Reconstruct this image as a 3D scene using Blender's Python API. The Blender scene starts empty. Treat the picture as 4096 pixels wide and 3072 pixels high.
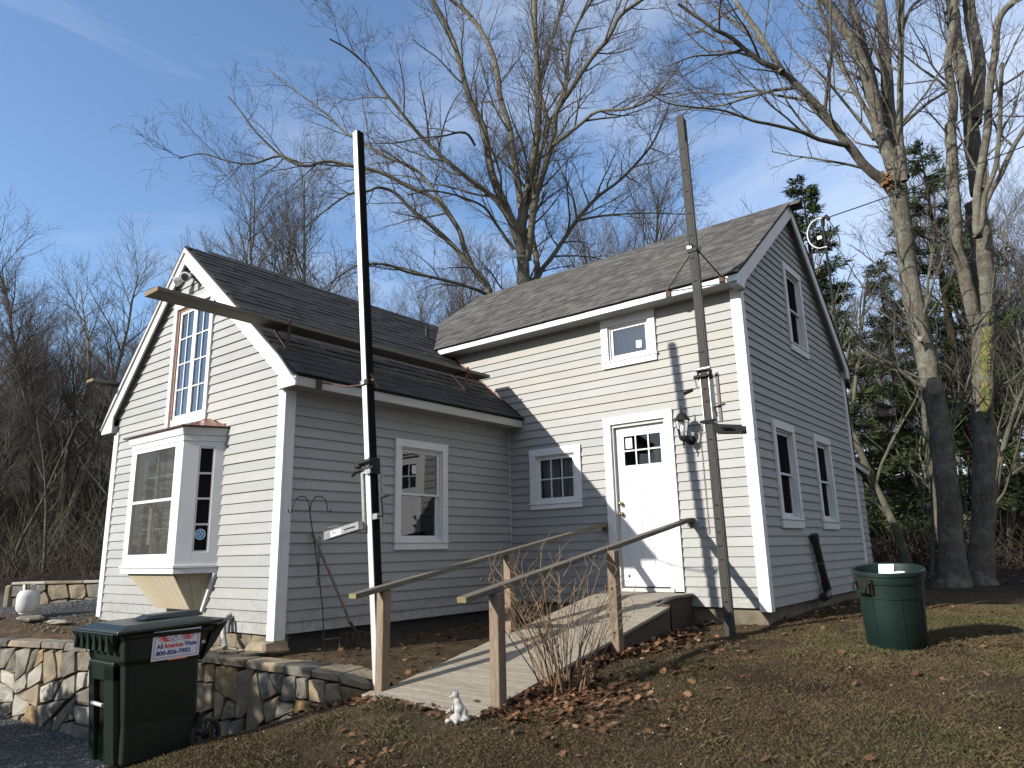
import bpy, math, random
import numpy as np
from mathutils import Vector, Matrix
from math import radians as R_
SC=bpy.context.scene
COL=SC.collection
# ------------------------------------------------------------------ camera, light
cam_d=bpy.data.cameras.new('camera'); cam=bpy.data.objects.new('camera',cam_d); COL.objects.link(cam)
cam_d.sensor_width=36; cam_d.sensor_fit='HORIZONTAL'; cam_d.lens=25.21; cam_d.clip_start=.05; cam_d.clip_end=2000
CR=Vector((0.78254833,0.62219373,-0.02220527)); CU=Vector((0.15753677,-0.16338052,0.97390398)); CF=Vector((-0.60232905,0.76562508,0.22587155))
cam.matrix_world=Matrix(((CR.x,CU.x,-CF.x,6.558),(CR.y,CU.y,-CF.y,-8.213),(CR.z,CU.z,-CF.z,.504),(0,0,0,1)))
SC.camera=cam
SUN=Vector((-.45,-1,.505)).normalized()
sd=bpy.data.lights.new('sun','SUN'); sd.energy=5.0; sd.angle=R_(.53); sd.color=(1,.945,.86)
so=bpy.data.objects.new('sun',sd); COL.objects.link(so); so.rotation_euler=(-SUN).to_track_quat('-Z','Y').to_euler(); so.location=(-6,-12,12)
W=bpy.data.worlds.new('World'); SC.world=W; W.use_nodes=True
wn=W.node_tree.nodes; wl=W.node_tree.links; wn.clear()
wo=wn.new('ShaderNodeOutputWorld'); bg=wn.new('ShaderNodeBackground'); bg.inputs[1].default_value=.15
sky=wn.new('ShaderNodeTexSky'); sky.sky_type='NISHITA'; sky.sun_disc=False
sky.sun_elevation=math.asin(SUN.z); sky.sun_rotation=math.atan2(SUN.x,SUN.y)
sky.air_density=1.0; sky.dust_density=.3; sky.ozone_density=3.3
tc=wn.new('ShaderNodeTexCoord'); mp=wn.new('ShaderNodeMapping'); mp.inputs['Scale'].default_value=(1,1,3.2); mp.inputs['Rotation'].default_value=(0,0,.9)
nz=wn.new('ShaderNodeTexNoise'); nz.inputs['Scale'].default_value=2.1; nz.inputs['Detail'].default_value=9; nz.inputs['Roughness'].default_value=.58; nz.inputs['Distortion'].default_value=.6
wl.new(tc.outputs['Generated'],mp.inputs['Vector']); wl.new(mp.outputs[0],nz.inputs['Vector'])
# cloud veil is thicker towards the north-east (+x)
sep=wn.new('ShaderNodeSeparateXYZ'); wl.new(tc.outputs['Generated'],sep.inputs[0])
def wmath(op,a,b):
    n=wn.new('ShaderNodeMath'); n.operation=op
    for i,v in enumerate((a,b)):
        if v is None: continue
        if isinstance(v,(int,float)): n.inputs[i].default_value=v
        else: wl.new(v,n.inputs[i])
    return n.outputs[0]
east=wmath('MULTIPLY_ADD',sep.outputs[0],.55); 
n=east.node; n.inputs[2].default_value=.14
low=wmath('MULTIPLY_ADD',sep.outputs[2],-.30); low.node.inputs[2].default_value=.22
s=wmath('ADD',nz.outputs[0],east); s=wmath('ADD',s,low)
cr=wn.new('ShaderNodeMapRange'); cr.inputs['From Min'].default_value=.395; cr.inputs['From Max'].default_value=.95; cr.inputs['To Max'].default_value=.95
wl.new(s,cr.inputs['Value'])
mx=wn.new('ShaderNodeMix'); mx.data_type='RGBA'; wl.new(cr.outputs[0],mx.inputs['Factor']); wl.new(sky.outputs[0],mx.inputs['A']); mx.inputs['B'].default_value=(3.75,4.1,4.75,1)
wl.new(mx.outputs['Result'],bg.inputs[0]); wl.new(bg.outputs[0],wo.inputs[0])
SC.view_settings.view_transform='Standard'; SC.view_settings.look='None'; SC.view_settings.gamma=1; SC.view_settings.exposure=.66
try: SC.view_settings.use_curve_mapping=False
except Exception: pass
SC.render.engine='CYCLES'; SC.cycles.max_bounces=8; SC.cycles.transparent_max_bounces=12
SC.render.resolution_x=1024; SC.render.resolution_y=768
# ------------------------------------------------------------------ materials
MATS={}
def nt(name):
    m=bpy.data.materials.new(name); m.use_nodes=True; t=m.node_tree; t.nodes.clear()
    o=t.nodes.new('ShaderNodeOutputMaterial'); b=t.nodes.new('ShaderNodeBsdfPrincipled'); t.links.new(b.outputs[0],o.inputs[0])
    MATS[name]=m; return m,t,b,o
def noise(t,scale,detail=5,rough=.6,vec=None,stretch=None,coord='Object'):
    c=t.nodes.new('ShaderNodeTexCoord'); n=t.nodes.new('ShaderNodeTexNoise'); n.inputs['Scale'].default_value=scale; n.inputs['Detail'].default_value=detail; n.inputs['Roughness'].default_value=rough
    if stretch:
        mp=t.nodes.new('ShaderNodeMapping'); mp.inputs['Scale'].default_value=stretch; t.links.new(c.outputs[coord],mp.inputs[0]); t.links.new(mp.outputs[0],n.inputs['Vector'])
    else: t.links.new(c.outputs[coord],n.inputs['Vector'])
    return n.outputs[0]
def ramp(t,fac,stops):
    r=t.nodes.new('ShaderNodeValToRGB'); e=r.color_ramp.elements
    while len(e)<len(stops): e.new(.5)
    for k,(p,c) in enumerate(stops): e[k].position=p; e[k].color=(*c,1)
    t.links.new(fac,r.inputs[0]); return r.outputs[0]
def mixc(t,f,a,b,mode='MIX'):
    m=t.nodes.new('ShaderNodeMix'); m.data_type='RGBA'; m.blend_type=mode
    for k,v in (('Factor',f),('A',a),('B',b)):
        if isinstance(v,(int,float)): m.inputs[k].default_value=v
        elif isinstance(v,tuple): m.inputs[k].default_value=(*v,1)
        else: t.links.new(v,m.inputs[k])
    return m.outputs['Result']
def bump(t,b,h,strength=.3,dist=.01):
    n=t.nodes.new('ShaderNodeBump'); n.inputs['Strength'].default_value=strength; n.inputs['Distance'].default_value=dist
    t.links.new(h,n.inputs['Height']); t.links.new(n.outputs[0],b.inputs['Normal'])
def simple(name,c,c2=None,scale=6,rough=.6,metal=0,bs=.15,bd=.004,stretch=None,rand=0,lo=.35,hi=.65,spec=None,detail=6):
    m,t,b,o=nt(name)
    n=noise(t,scale,detail,.6,stretch=stretch)
    col=ramp(t,n,[(lo,c),(hi,c2 or tuple(x*.8 for x in c))])
    if rand:
        oi=t.nodes.new('ShaderNodeObjectInfo'); mr=t.nodes.new('ShaderNodeMapRange'); mr.inputs['To Min'].default_value=1-rand; mr.inputs['To Max'].default_value=1+rand
        t.links.new(oi.outputs['Random'],mr.inputs['Value'])
        col=mixc(t,1.0,col,mr.outputs[0],'MULTIPLY')
    t.links.new(col,b.inputs['Base Color']); b.inputs['Roughness'].default_value=rough; b.inputs['Metallic'].default_value=metal
    if spec is not None: b.inputs['Specular IOR Level'].default_value=spec
    if bs: bump(t,b,noise(t,scale*3,4,.6,stretch=stretch),bs,bd)
    return m
def siding(name,ca,cb,cc):
    m,t,b,o=nt(name)
    oi=t.nodes.new('ShaderNodeObjectInfo')
    base=ramp(t,oi.outputs['Random'],[(0,ca),(.55,cb),(1,cc)])
    n=noise(t,1.4,6,.65,stretch=(1,1,5)); col=mixc(t,.5,base,ramp(t,n,[(.3,(.80,.80,.78)),(.7,(1.05,1.05,1.05))]),'MULTIPLY')
    st=noise(t,9,5,.7,stretch=(1,1,.35)); col=mixc(t,ramp(t,st,[(.62,(0,0,0)),(.8,(.30,.30,.30))]),col,(.40,.38,.33))
    ge=t.nodes.new('ShaderNodeNewGeometry'); sz=t.nodes.new('ShaderNodeSeparateXYZ'); t.links.new(ge.outputs['Position'],sz.inputs[0])
    mr=t.nodes.new('ShaderNodeMapRange'); mr.inputs['From Min'].default_value=.25; mr.inputs['From Max'].default_value=-.28; mr.inputs['To Max'].default_value=1; t.links.new(sz.outputs[2],mr.inputs['Value'])
    sp_=t.nodes.new('ShaderNodeMath'); sp_.operation='MULTIPLY'; t.links.new(mr.outputs[0],sp_.inputs[0]); t.links.new(ramp(t,noise(t,14,6,.75),[(.42,(0,0,0)),(.72,(.8,.8,.8))]),sp_.inputs[1])
    col=mixc(t,sp_.outputs[0],col,(.13,.105,.07))
    bl=ramp(t,noise(t,2.6,5,.7,stretch=(1,1,.5)),[(.50,(0,0,0)),(.78,(.35,.35,.35))]); col=mixc(t,bl,col,(.20,.195,.165))
    t.links.new(col,b.inputs['Base Color']); b.inputs['Roughness'].default_value=.62
    bump(t,b,noise(t,22,4,.6,stretch=(.25,.25,2)),.12,.003); return m
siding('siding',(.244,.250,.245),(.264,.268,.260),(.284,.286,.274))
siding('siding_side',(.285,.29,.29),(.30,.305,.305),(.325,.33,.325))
siding('siding_beige',(.258,.260,.248),(.268,.260,.236),(.276,.270,.248))
simple('trim',(0.605,0.612,0.612),(0.547,0.554,0.554),4,.5,bs=.06)
simple('trim_old',(0.462,0.455,0.434),(0.350,0.336,0.315),9,.6,bs=.2,stretch=(1,1,.5),lo=.3,hi=.75)
simple('fascia_old',(0.434,0.428,0.409),(0.322,0.310,0.291),5,.6,bs=.15,stretch=(1,.4,2.5),lo=.35,hi=.8)
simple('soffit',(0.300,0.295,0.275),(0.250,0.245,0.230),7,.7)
simple('door_paint',(0.568,0.574,0.594),(0.541,0.548,0.568),3,.35,bs=.02)
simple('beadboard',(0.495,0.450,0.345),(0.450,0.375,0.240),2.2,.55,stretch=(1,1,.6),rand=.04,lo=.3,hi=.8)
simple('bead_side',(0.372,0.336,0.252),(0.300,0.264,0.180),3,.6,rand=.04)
simple('rust_wood',(0.336,0.192,0.128),(0.240,0.120,0.080),14,.8)
simple('copper',(0.496,0.224,0.128),(0.336,0.136,0.080),5,.28,metal=.95,bs=.05)
simple('copper_dark',(.13,.06,.045),(.08,.04,.03),7,.4,metal=.7)
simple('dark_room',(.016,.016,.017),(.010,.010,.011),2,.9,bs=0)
simple('room_grey',(.13,.125,.115),(.10,.097,.09),30,.9,bs=0)
simple('curtain',(.34,.34,.34),(.20,.20,.21),16,.9,stretch=(2,2,.25),lo=.3,hi=.7)
simple('curtain_dark',(.055,.055,.06),(.03,.03,.035),12,.9,stretch=(3,3,.2))
simple('stone_grey',(.185,.170,.135),(.085,.078,.062),5,.85,bs=.6,bd=.02,rand=.28)
simple('stone_tan',(.235,.185,.115),(.125,.105,.075),4.5,.85,bs=.6,bd=.02,rand=.3)
simple('stone_gold',(.24,.155,.06),(.105,.085,.055),6,.85,bs=.7,bd=.02,rand=.25)
simple('stone_pale',(.34,.32,.275),(.23,.21,.17),4,.8,bs=.5,bd=.015,rand=.18)
simple('mortar_dark',(.045,.04,.035),(.03,.027,.024),20,.95)
simple('concrete',(.15,.125,.085),(.085,.072,.05),7,.9,bs=.4,bd=.01)
simple('tank_paint',(0.480,0.480,0.468),(0.384,0.376,0.360),8,.45,lo=.4,hi=.75)
simple('black_metal',(.007,.007,.008),(.012,.012,.013),18,.6,metal=0,spec=.25,bs=.1)
simple('galv',(0.336,0.336,0.328),(0.224,0.224,0.220),16,.42,metal=.75,bs=.08)
simple('alu',(0.595,0.595,0.586),(0.527,0.527,0.510),9,.38,metal=.35,bs=.04,stretch=(1,1,.3))
simple('alu_tarn',(.09,.086,.08),(.055,.053,.05),12,.6,metal=.2,bs=.1,stretch=(1,1,.4))
simple('pole_rubber',(.003,.003,.0035),(.006,.006,.006),18,.9,bs=.1,spec=.15)
simple('rust',(.085,.040,.026),(.05,.026,.018),25,.8)
simple('brass',(.50,.42,.30),(.42,.35,.25),8,.22,metal=1,bs=0)
simple('green_plastic',(.0055,.0125,.0075),(.0042,.0095,.006),3,.42,bs=.05,spec=.5)
simple('green_lid',(.006,.0115,.008),(.020,.024,.019),5,.36,bs=.08,spec=.6,lo=.45,hi=.8)
simple('green_can',(.0048,.0165,.013),(.004,.013,.0105),3,.45,bs=.05)
simple('black_rubber',(.012,.012,.012),(.02,.02,.02),20,.75)
simple('black_plastic',(.014,.013,.013),(.022,.02,.02),9,.4)
simple('white_paper',(.82,.82,.84),(.78,.78,.80),6,.7,bs=.02)
simple('sign_white',(.70,.70,.74),(.66,.66,.70),6,.4,bs=0)
simple('sign_red',(.62,.05,.05),(.58,.045,.045),6,.4,bs=0)
simple('sign_blue',(.035,.05,.22),(.03,.045,.20),6,.4,bs=0)
simple('sign_orange',(.75,.18,.04),(.70,.15,.03),6,.4,bs=0)
simple('sticker_blue',(.10,.34,.55),(.08,.30,.50),6,.4,bs=0)
simple('ceramic',(.33,.32,.30),(.19,.185,.17),22,.6,bs=.3,bd=.006,lo=.45,hi=.8)
simple('hose',(0.312,0.312,0.300),(0.252,0.252,0.240),9,.5)
simple('chain',(.14,.12,.11),(.22,.12,.07),30,.6,metal=.5)
simple('dry_stem',(0.210,0.133,0.070),(0.140,0.091,0.052),30,.8,rand=0)
simple('berry',(.035,.02,.018),(.05,.03,.02),30,.6)
simple('bushy_green',(0.049,0.091,0.025),(0.028,0.056,0.021),9,.6)
simple('pebble',(.15,.15,.15),(.07,.07,.072),14,.9,bs=.3)
simple('rope',(.30,.075,.03),(.2,.05,.03),30,.8)
simple('wire_white',(.70,.70,.68),(.6,.6,.58),9,.5)
simple('wire_black',(.02,.02,.02),(.03,.03,.03),9,.5)
def wood(name,a,b_,sc=3,st=(6,6,.5),r=.8,rand=.12):
    m,t,b,o=nt(name)
    n1=noise(t,sc,7,.65,stretch=st); n2=noise(t,sc*7,3,.5,stretch=st)
    col=ramp(t,n1,[(.3,a),(.7,b_)]); col=mixc(t,.6,col,ramp(t,n2,[(.4,(.6,.58,.55)),(.6,(1.1,1.1,1.1))]),'MULTIPLY')
    oi=t.nodes.new('ShaderNodeObjectInfo'); mr=t.nodes.new('ShaderNodeMapRange'); mr.inputs['To Min'].default_value=1-rand; mr.inputs['To Max'].default_value=1+rand
    t.links.new(oi.outputs['Random'],mr.inputs['Value']); col=mixc(t,1.0,col,mr.outputs[0],'MULTIPLY')
    t.links.new(col,b.inputs['Base Color']); b.inputs['Roughness'].default_value=r; bump(t,b,n2,.35,.004); return m
wood('post_wood',(0.223,0.167,0.112),(0.136,0.102,0.071),2.5,(7,7,.6))
wood('rail_wood',(0.155,0.136,0.105),(0.099,0.087,0.065),2.5,(8,.6,8))
wood('rail_end',(0.204,0.180,0.072),(0.150,0.132,0.060),12,(1,1,1))
wood('deck_wood',(0.291,0.260,0.205),(0.217,0.186,0.140),3,(.7,7,7),rand=.04)
wood('skirt_wood',(0.065,0.050,0.035),(0.040,0.030,0.022),3,(7,.7,7))
wood('plank_wood',(0.167,0.155,0.127),(0.105,0.096,0.077),2.5,(7,.5,7))
wood('plank_end',(0.210,0.140,0.070),(0.154,0.098,0.049),9,(1,1,1))
wood('pole_wood',(.036,.034,.029),(.022,.021,.018),2.5,(8,8,.5))
wood('tool_wood',(.26,.20,.175),(.19,.14,.115),5,(6,6,.6))
def shingle_mat(name,a,b_,c):
    m,t,b,o=nt(name)
    oi=t.nodes.new('ShaderNodeObjectInfo'); 
    v=noise(t,5.5,2,.5); n2=noise(t,120,3,.7); wv=noise(t,1.1,4,.6)
    add=t.nodes.new('ShaderNodeMath'); add.operation='MULTIPLY_ADD'; t.links.new(oi.outputs['Random'],add.inputs[0]); add.inputs[1].default_value=.35; t.links.new(v,add.inputs[2])
    att=t.nodes.new('ShaderNodeAttribute'); att.attribute_name='tone'
    add2=t.nodes.new('ShaderNodeMath'); add2.operation='MULTIPLY_ADD'; t.links.new(att.outputs['Fac'],add2.inputs[0]); add2.inputs[1].default_value=.42; t.links.new(add.outputs[0],add2.inputs[2])
    col=ramp(t,add2.outputs[0],[(.42,a),(.72,b_),(1.0,c)])
    col=mixc(t,.8,col,ramp(t,n2,[(.3,(.62,.62,.62)),(.7,(1.25,1.25,1.25))]),'MULTIPLY')
    col=mixc(t,.5,col,ramp(t,wv,[(.35,(.90,.91,.90)),(.65,(1.06,1.05,1.04))]),'MULTIPLY')
    t.links.new(col,b.inputs['Base Color']); b.inputs['Roughness'].default_value=.92; bump(t,b,n2,.5,.004); return m
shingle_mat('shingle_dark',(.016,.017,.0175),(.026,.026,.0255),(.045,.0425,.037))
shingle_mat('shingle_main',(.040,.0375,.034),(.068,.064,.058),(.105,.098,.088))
def bark(name,a,b_,lich,amt=.5,sc=3):
    m,t,b,o=nt(name)
    n1=noise(t,sc*2.2,8,.75,stretch=(2.4,2.4,.6)); n2=noise(t,sc*2.0,6,.8); n3=noise(t,sc*.35,3,.6)
    col=ramp(t,n1,[(.34,a),(.62,b_)]); col=mixc(t,ramp(t,n2,[(.60-amt*.2,(0,0,0)),(.70-amt*.2,(.85,.85,.85))]),col,lich)
    col=mixc(t,.75,col,ramp(t,n3,[(.35,(.62,.60,.58)),(.62,(1.15,1.15,1.12))]),'MULTIPLY')
    t.links.new(col,b.inputs['Base Color']); b.inputs['Roughness'].default_value=.95; b.inputs['Specular IOR Level'].default_value=.1; bump(t,b,noise(t,sc*7,7,.75,stretch=(2.5,2.5,.5)),1.0,.05); return m
bark('bark_maple',(0.096,0.084,0.069),(0.194,0.175,0.147),(0.232,0.256,0.201),.5)
bark('bark_grey',(0.099,0.085,0.067),(0.179,0.161,0.130),(0.198,0.224,0.153),.45,4)
bark('bark_brown',(0.033,0.025,0.020),(0.066,0.051,0.041),(0.060,0.066,0.045),.25,4)
bark('bark_pale',(0.105,0.096,0.074),(0.167,0.155,0.118),(0.155,0.180,0.118),.5,5)
bark('bark_conifer',(0.030,0.024,0.018),(0.060,0.048,0.036),(0.060,0.066,0.048),.2,5)
simple('twig',(.075,.060,.052),(.050,.040,.036),3,.85,bs=0)
simple('twig_far',(.092,.078,.072),(.062,.053,.050),2,.9,bs=0)
simple('moss_yellow',(.15,.15,.035),(.085,.09,.035),9,.95,bs=.4)
simple('cut_wood',(.22,.19,.15),(.12,.10,.08),8,.85)
simple('teal_cloth',(.02,.035,.04),(.10,.26,.30),9,.9,stretch=(2.5,2.5,.6),lo=.42,hi=.62)
simple('fungus',(.20,.10,.04),(.15,.065,.025),14,.8)
def foliage(name,a,b_):
    m,t,b,o=nt(name); n1=noise(t,2.2,5,.7); n2=noise(t,18,3,.6)
    col=ramp(t,n1,[(.3,a),(.7,b_)]); col=mixc(t,.5,col,ramp(t,n2,[(.3,(.6,.6,.6)),(.7,(1.3,1.3,1.2))]),'MULTIPLY')
    t.links.new(col,b.inputs['Base Color']); b.inputs['Roughness'].default_value=.7; b.inputs['Specular IOR Level'].default_value=.2
    return m
foliage('needles',(.020,.034,.014),(.050,.070,.022))
foliage('brush',(.030,.022,.017),(.060,.047,.034))
def vcol_mat(name,stops,r=.85,attr='tone'):
    m,t,b,o=nt(name); a=t.nodes.new('ShaderNodeAttribute'); a.attribute_name=attr
    col=ramp(t,a.outputs['Fac'],stops); t.links.new(col,b.inputs['Base Color']); b.inputs['Roughness'].default_value=r; b.inputs['Specular IOR Level'].default_value=.25; return m
vcol_mat('leaf_oak',[(0,(.030,.015,.010)),(.35,(.080,.038,.019)),(.7,(.155,.078,.038)),(1,(.26,.165,.095))])
vcol_mat('grass_mat',[(0,(.046,.029,.016)),(.38,(.094,.067,.035)),(.66,(.092,.074,.034)),(.86,(.047,.053,.019)),(1,(.028,.042,.013))])
# glass: dark room seen through it, strong sky/wall reflections at an angle
def glass(name,tint,ior=1.75,rough=.0):
    m,t,b,o=nt(name); t.nodes.remove(b)
    f=t.nodes.new('ShaderNodeFresnel'); f.inputs[0].default_value=ior
    g=t.nodes.new('ShaderNodeBsdfGlossy'); g.inputs['Roughness'].default_value=rough; g.inputs[0].default_value=(.95,.97,1,1)
    tr=t.nodes.new('ShaderNodeBsdfTransparent'); tr.inputs[0].default_value=(*tint,1)
    x=t.nodes.new('ShaderNodeMixShader'); t.links.new(f.outputs[0],x.inputs[0]); t.links.new(tr.outputs[0],x.inputs[1]); t.links.new(g.outputs[0],x.inputs[2]); t.links.new(x.outputs[0],o.inputs[0])
    nb=t.nodes.new('ShaderNodeBump'); nb.inputs['Strength'].default_value=.05; nb.inputs['Distance'].default_value=.02; t.links.new(noise(t,2.2,2,.5),nb.inputs['Height']); t.links.new(nb.outputs[0],g.inputs['Normal']); t.links.new(nb.outputs[0],f.inputs['Normal'])
    return m
glass('glass',(.85,.88,.88),1.9); glass('glass_old',(.8,.85,.87),2.6,.0); glass('glass_lamp',(.93,.95,.95),1.45); glass('glass_dim',(.75,.78,.78),1.5)
simple('screen_grey',(.115,.112,.102),(.085,.083,.077),60,.6,bs=.05)
def mesh_screen(name,col,op):
    m,t,b,o=nt(name); t.nodes.remove(b); d=t.nodes.new('ShaderNodeBsdfDiffuse'); t.links.new(ramp(t,noise(t,70,3,.6),[(.3,tuple(x*.8 for x in col)),(.7,tuple(x*1.2 for x in col))]),d.inputs[0]); tr=t.nodes.new('ShaderNodeBsdfTransparent'); x=t.nodes.new('ShaderNodeMixShader'); x.inputs[0].default_value=op; t.links.new(tr.outputs[0],x.inputs[1]); t.links.new(d.outputs[0],x.inputs[2]); t.links.new(x.outputs[0],o.inputs[0])
mesh_screen('screen',(.016,.013,.014),.88); mesh_screen('screen_bay',(.085,.083,.075),.5)
# ground
def ground_mat():
    m,t,b,o=nt('ground')
    a=t.nodes.new('ShaderNodeAttribute'); a.attribute_name='mask'; sp=t.nodes.new('ShaderNodeSeparateColor'); t.links.new(a.outputs['Color'],sp.inputs[0])
    n1=noise(t,.9,6,.65); n2=noise(t,7,6,.7); n3=noise(t,45,4,.7)
    lawn=ramp(t,n1,[(.30,(.022,.014,.008)),(.44,(.040,.028,.015)),(.56,(.062,.047,.026)),(.68,(.045,.038,.017)),(.80,(.024,.028,.010))])
    lawn=mixc(t,.75,lawn,ramp(t,n2,[(.25,(.55,.52,.5)),(.75,(1.35,1.3,1.25))]),'MULTIPLY')
    lawn=mixc(t,.7,lawn,ramp(t,n3,[(.3,(.5,.5,.5)),(.7,(1.4,1.4,1.4))]),'MULTIPLY')
    gr=ramp(t,n3,[(.30,(.020,.021,.022)),(.52,(.052,.054,.057)),(.75,(.15,.15,.155))])
    wd=mixc(t,.6,ramp(t,n2,[(.3,(.010,.0072,.0055)),(.7,(.030,.020,.014))]),ramp(t,n3,[(.3,(.5,.5,.5)),(.7,(1.5,1.4,1.3))]),'MULTIPLY')
    dt=mixc(t,.8,ramp(t,n2,[(.3,(.030,.021,.013)),(.5,(.072,.052,.032)),(.75,(.15,.115,.075))]),ramp(t,n3,[(.3,(.5,.5,.5)),(.7,(1.5,1.45,1.4))]),'MULTIPLY')
    c=mixc(t,sp.outputs[0],lawn,gr); c=mixc(t,sp.outputs[1],c,wd); c=mixc(t,sp.outputs[2],c,dt)
    t.links.new(c,b.inputs['Base Color']); b.inputs['Roughness'].default_value=.95; b.inputs['Specular IOR Level'].default_value=.15
    bump(t,b,n3,.9,.03)
ground_mat()
# ------------------------------------------------------------------ mesh helpers
class G:
    def __init__(s): s.v=[]; s.f=[]
    def add(s,vs,fs):
        k=len(s.v); s.v+= [tuple(p) for p in vs]; s.f+=[tuple(i+k for i in f) for f in fs]; return s
    def box(s,x0,y0,z0,x1,y1,z1):
        x0,x1=sorted((x0,x1)); y0,y1=sorted((y0,y1)); z0,z1=sorted((z0,z1))
        return s.add([(x0,y0,z0),(x1,y0,z0),(x1,y1,z0),(x0,y1,z0),(x0,y0,z1),(x1,y0,z1),(x1,y1,z1),(x0,y1,z1)],[(0,3,2,1),(4,5,6,7),(0,1,5,4),(1,2,6,5),(2,3,7,6),(3,0,4,7)])
    def frus(s,b,t):  # two quads
        return s.add(list(b)+list(t),[(0,3,2,1),(4,5,6,7),(0,1,5,4),(1,2,6,5),(2,3,7,6),(3,0,4,7)])
    def beam(s,p,q,w,h,up=(0,0,1),w2=None,h2=None):
        p=Vector(p); q=Vector(q); d=(q-p).normalized(); u=Vector(up); r=d.cross(u)
        if r.length<1e-4: r=d.cross(Vector((1,0,0)))
        r.normalize(); u=r.cross(d); w2=w2 or w; h2=h2 or h
        B=[p-r*w/2-u*h/2,p+r*w/2-u*h/2,p+r*w/2+u*h/2,p-r*w/2+u*h/2]; T=[q-r*w2/2-u*h2/2,q+r*w2/2-u*h2/2,q+r*w2/2+u*h2/2,q-r*w2/2+u*h2/2]
        return s.frus(B,T)
    def tube(s,pts,rad,n=8,cap=True):
        pts=[Vector(p) for p in pts]; m=len(pts)
        if not hasattr(rad,'__len__'): rad=[rad]*m
        k=len(s.v); prev=None
        for i,p in enumerate(pts):
            d=(pts[min(i+1,m-1)]-pts[max(i-1,0)])
            d=d.normalized() if d.length>1e-9 else Vector((0,0,1))
            if prev is None: a=d.orthogonal().normalized()
            else:
                a=prev-d*prev.dot(d); a=a.normalized() if a.length>1e-6 else d.orthogonal().normalized()
            prev=a; b=d.cross(a)
            for j in range(n):
                t=2*math.pi*j/n; s.v.append(tuple(p+(a*math.cos(t)+b*math.sin(t))*rad[i]))
        for i in range(m-1):
            for j in range(n): s.f.append((k+i*n+j,k+i*n+(j+1)%n,k+(i+1)*n+(j+1)%n,k+(i+1)*n+j))
        if cap: s.f.append(tuple(k+j for j in range(n))[::-1]); s.f.append(tuple(k+(m-1)*n+j for j in range(n)))
        return s
    def lathe(s,c,prof,n=24,cap=True):
        k=len(s.v); c=Vector(c)
        for r,z in prof:
            for j in range(n):
                t=2*math.pi*j/n; s.v.append((c.x+r*math.cos(t),c.y+r*math.sin(t),c.z+z))
        for i in range(len(prof)-1):
            for j in range(n): s.f.append((k+i*n+j,k+i*n+(j+1)%n,k+(i+1)*n+(j+1)%n,k+(i+1)*n+j))
        if cap: s.f.append(tuple(k+j for j in range(n))[::-1]); s.f.append(tuple(k+(len(prof)-1)*n+j for j in range(n)))
        return s
    def prism(s,poly,ext):  # planar polygon pushed along ext
        n=len(poly); e=Vector(ext); k=len(s.v)
        s.v+=[tuple(p) for p in poly]; s.v+=[tuple(Vector(p)+e) for p in poly]
        s.f.append(tuple(range(k,k+n))[::-1]); s.f.append(tuple(range(k+n,k+2*n)))
        for i in range(n): j=(i+1)%n; s.f.append((k+i,k+j,k+n+j,k+n+i))
        return s
    def sphere(s,c,r,n=12,m=8,sc=(1,1,1)):
        k=len(s.v); c=Vector(c)
        s.v.append((c.x,c.y,c.z-r*sc[2]))
        for i in range(1,m):
            a=math.pi*i/m
            for j in range(n):
                t=2*math.pi*j/n; s.v.append((c.x+r*sc[0]*math.sin(a)*math.cos(t),c.y+r*sc[1]*math.sin(a)*math.sin(t),c.z-r*sc[2]*math.cos(a)))
        s.v.append((c.x,c.y,c.z+r*sc[2])); e=len(s.v)-1
        for j in range(n): s.f.append((k,k+1+(j+1)%n,k+1+j)); s.f.append((e,e-n+j,e-n+(j+1)%n))
        for i in range(m-2):
            for j in range(n): s.f.append((k+1+i*n+j,k+1+i*n+(j+1)%n,k+1+(i+1)*n+(j+1)%n,k+1+(i+1)*n+j))
        return s
def wloc(o):
    v=Vector((0,0,0))
    while o is not None: v+=o.location; o=o.parent
    return v
def link(o,parent=None):
    COL.objects.link(o)
    if parent is not None: o.parent=parent
    return o
def fixn(me):
    import bmesh
    bm=bmesh.new(); bm.from_mesh(me); bmesh.ops.recalc_face_normals(bm,faces=bm.faces); bm.to_mesh(me); bm.free()
def obj(name,g,mat,parent=None,smooth=False,bevel=0,fix=True,loc=None,seg=1):
    """g holds world coordinates; the object sits at loc (or the parent's origin)"""
    base=wloc(parent); L=Vector(loc) if loc is not None else base
    me=bpy.data.meshes.new(name); me.from_pydata([(x-L.x,y-L.y,z-L.z) for x,y,z in g.v],[],g.f)
    if fix: fixn(me)
    for mm in (mat if isinstance(mat,list) else [mat]): me.materials.append(MATS[mm])
    if smooth:
        me.polygons.foreach_set('use_smooth',[True]*len(me.polygons))
        try: me.set_sharp_from_angle(angle=R_(42))
        except Exception: pass
    o=bpy.data.objects.new(name,me); link(o,parent); o.location=L-base
    if bevel:
        b=o.modifiers.new('bevel','BEVEL'); b.width=bevel; b.segments=seg; b.limit_method='ANGLE'; b.angle_limit=R_(40)
    return o
def thing(name,label,cat,loc,group=None):
    o=bpy.data.objects.new(name,None); o.empty_display_size=.1; link(o); o.location=loc; return tag(o,label,cat,group)
def tag(o,label=None,cat=None,group=None,kind=None):
    if label: o['label']=label
    if cat: o['category']=cat
    if group: o['group']=group
    if kind: o['kind']=kind
    return o
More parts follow.
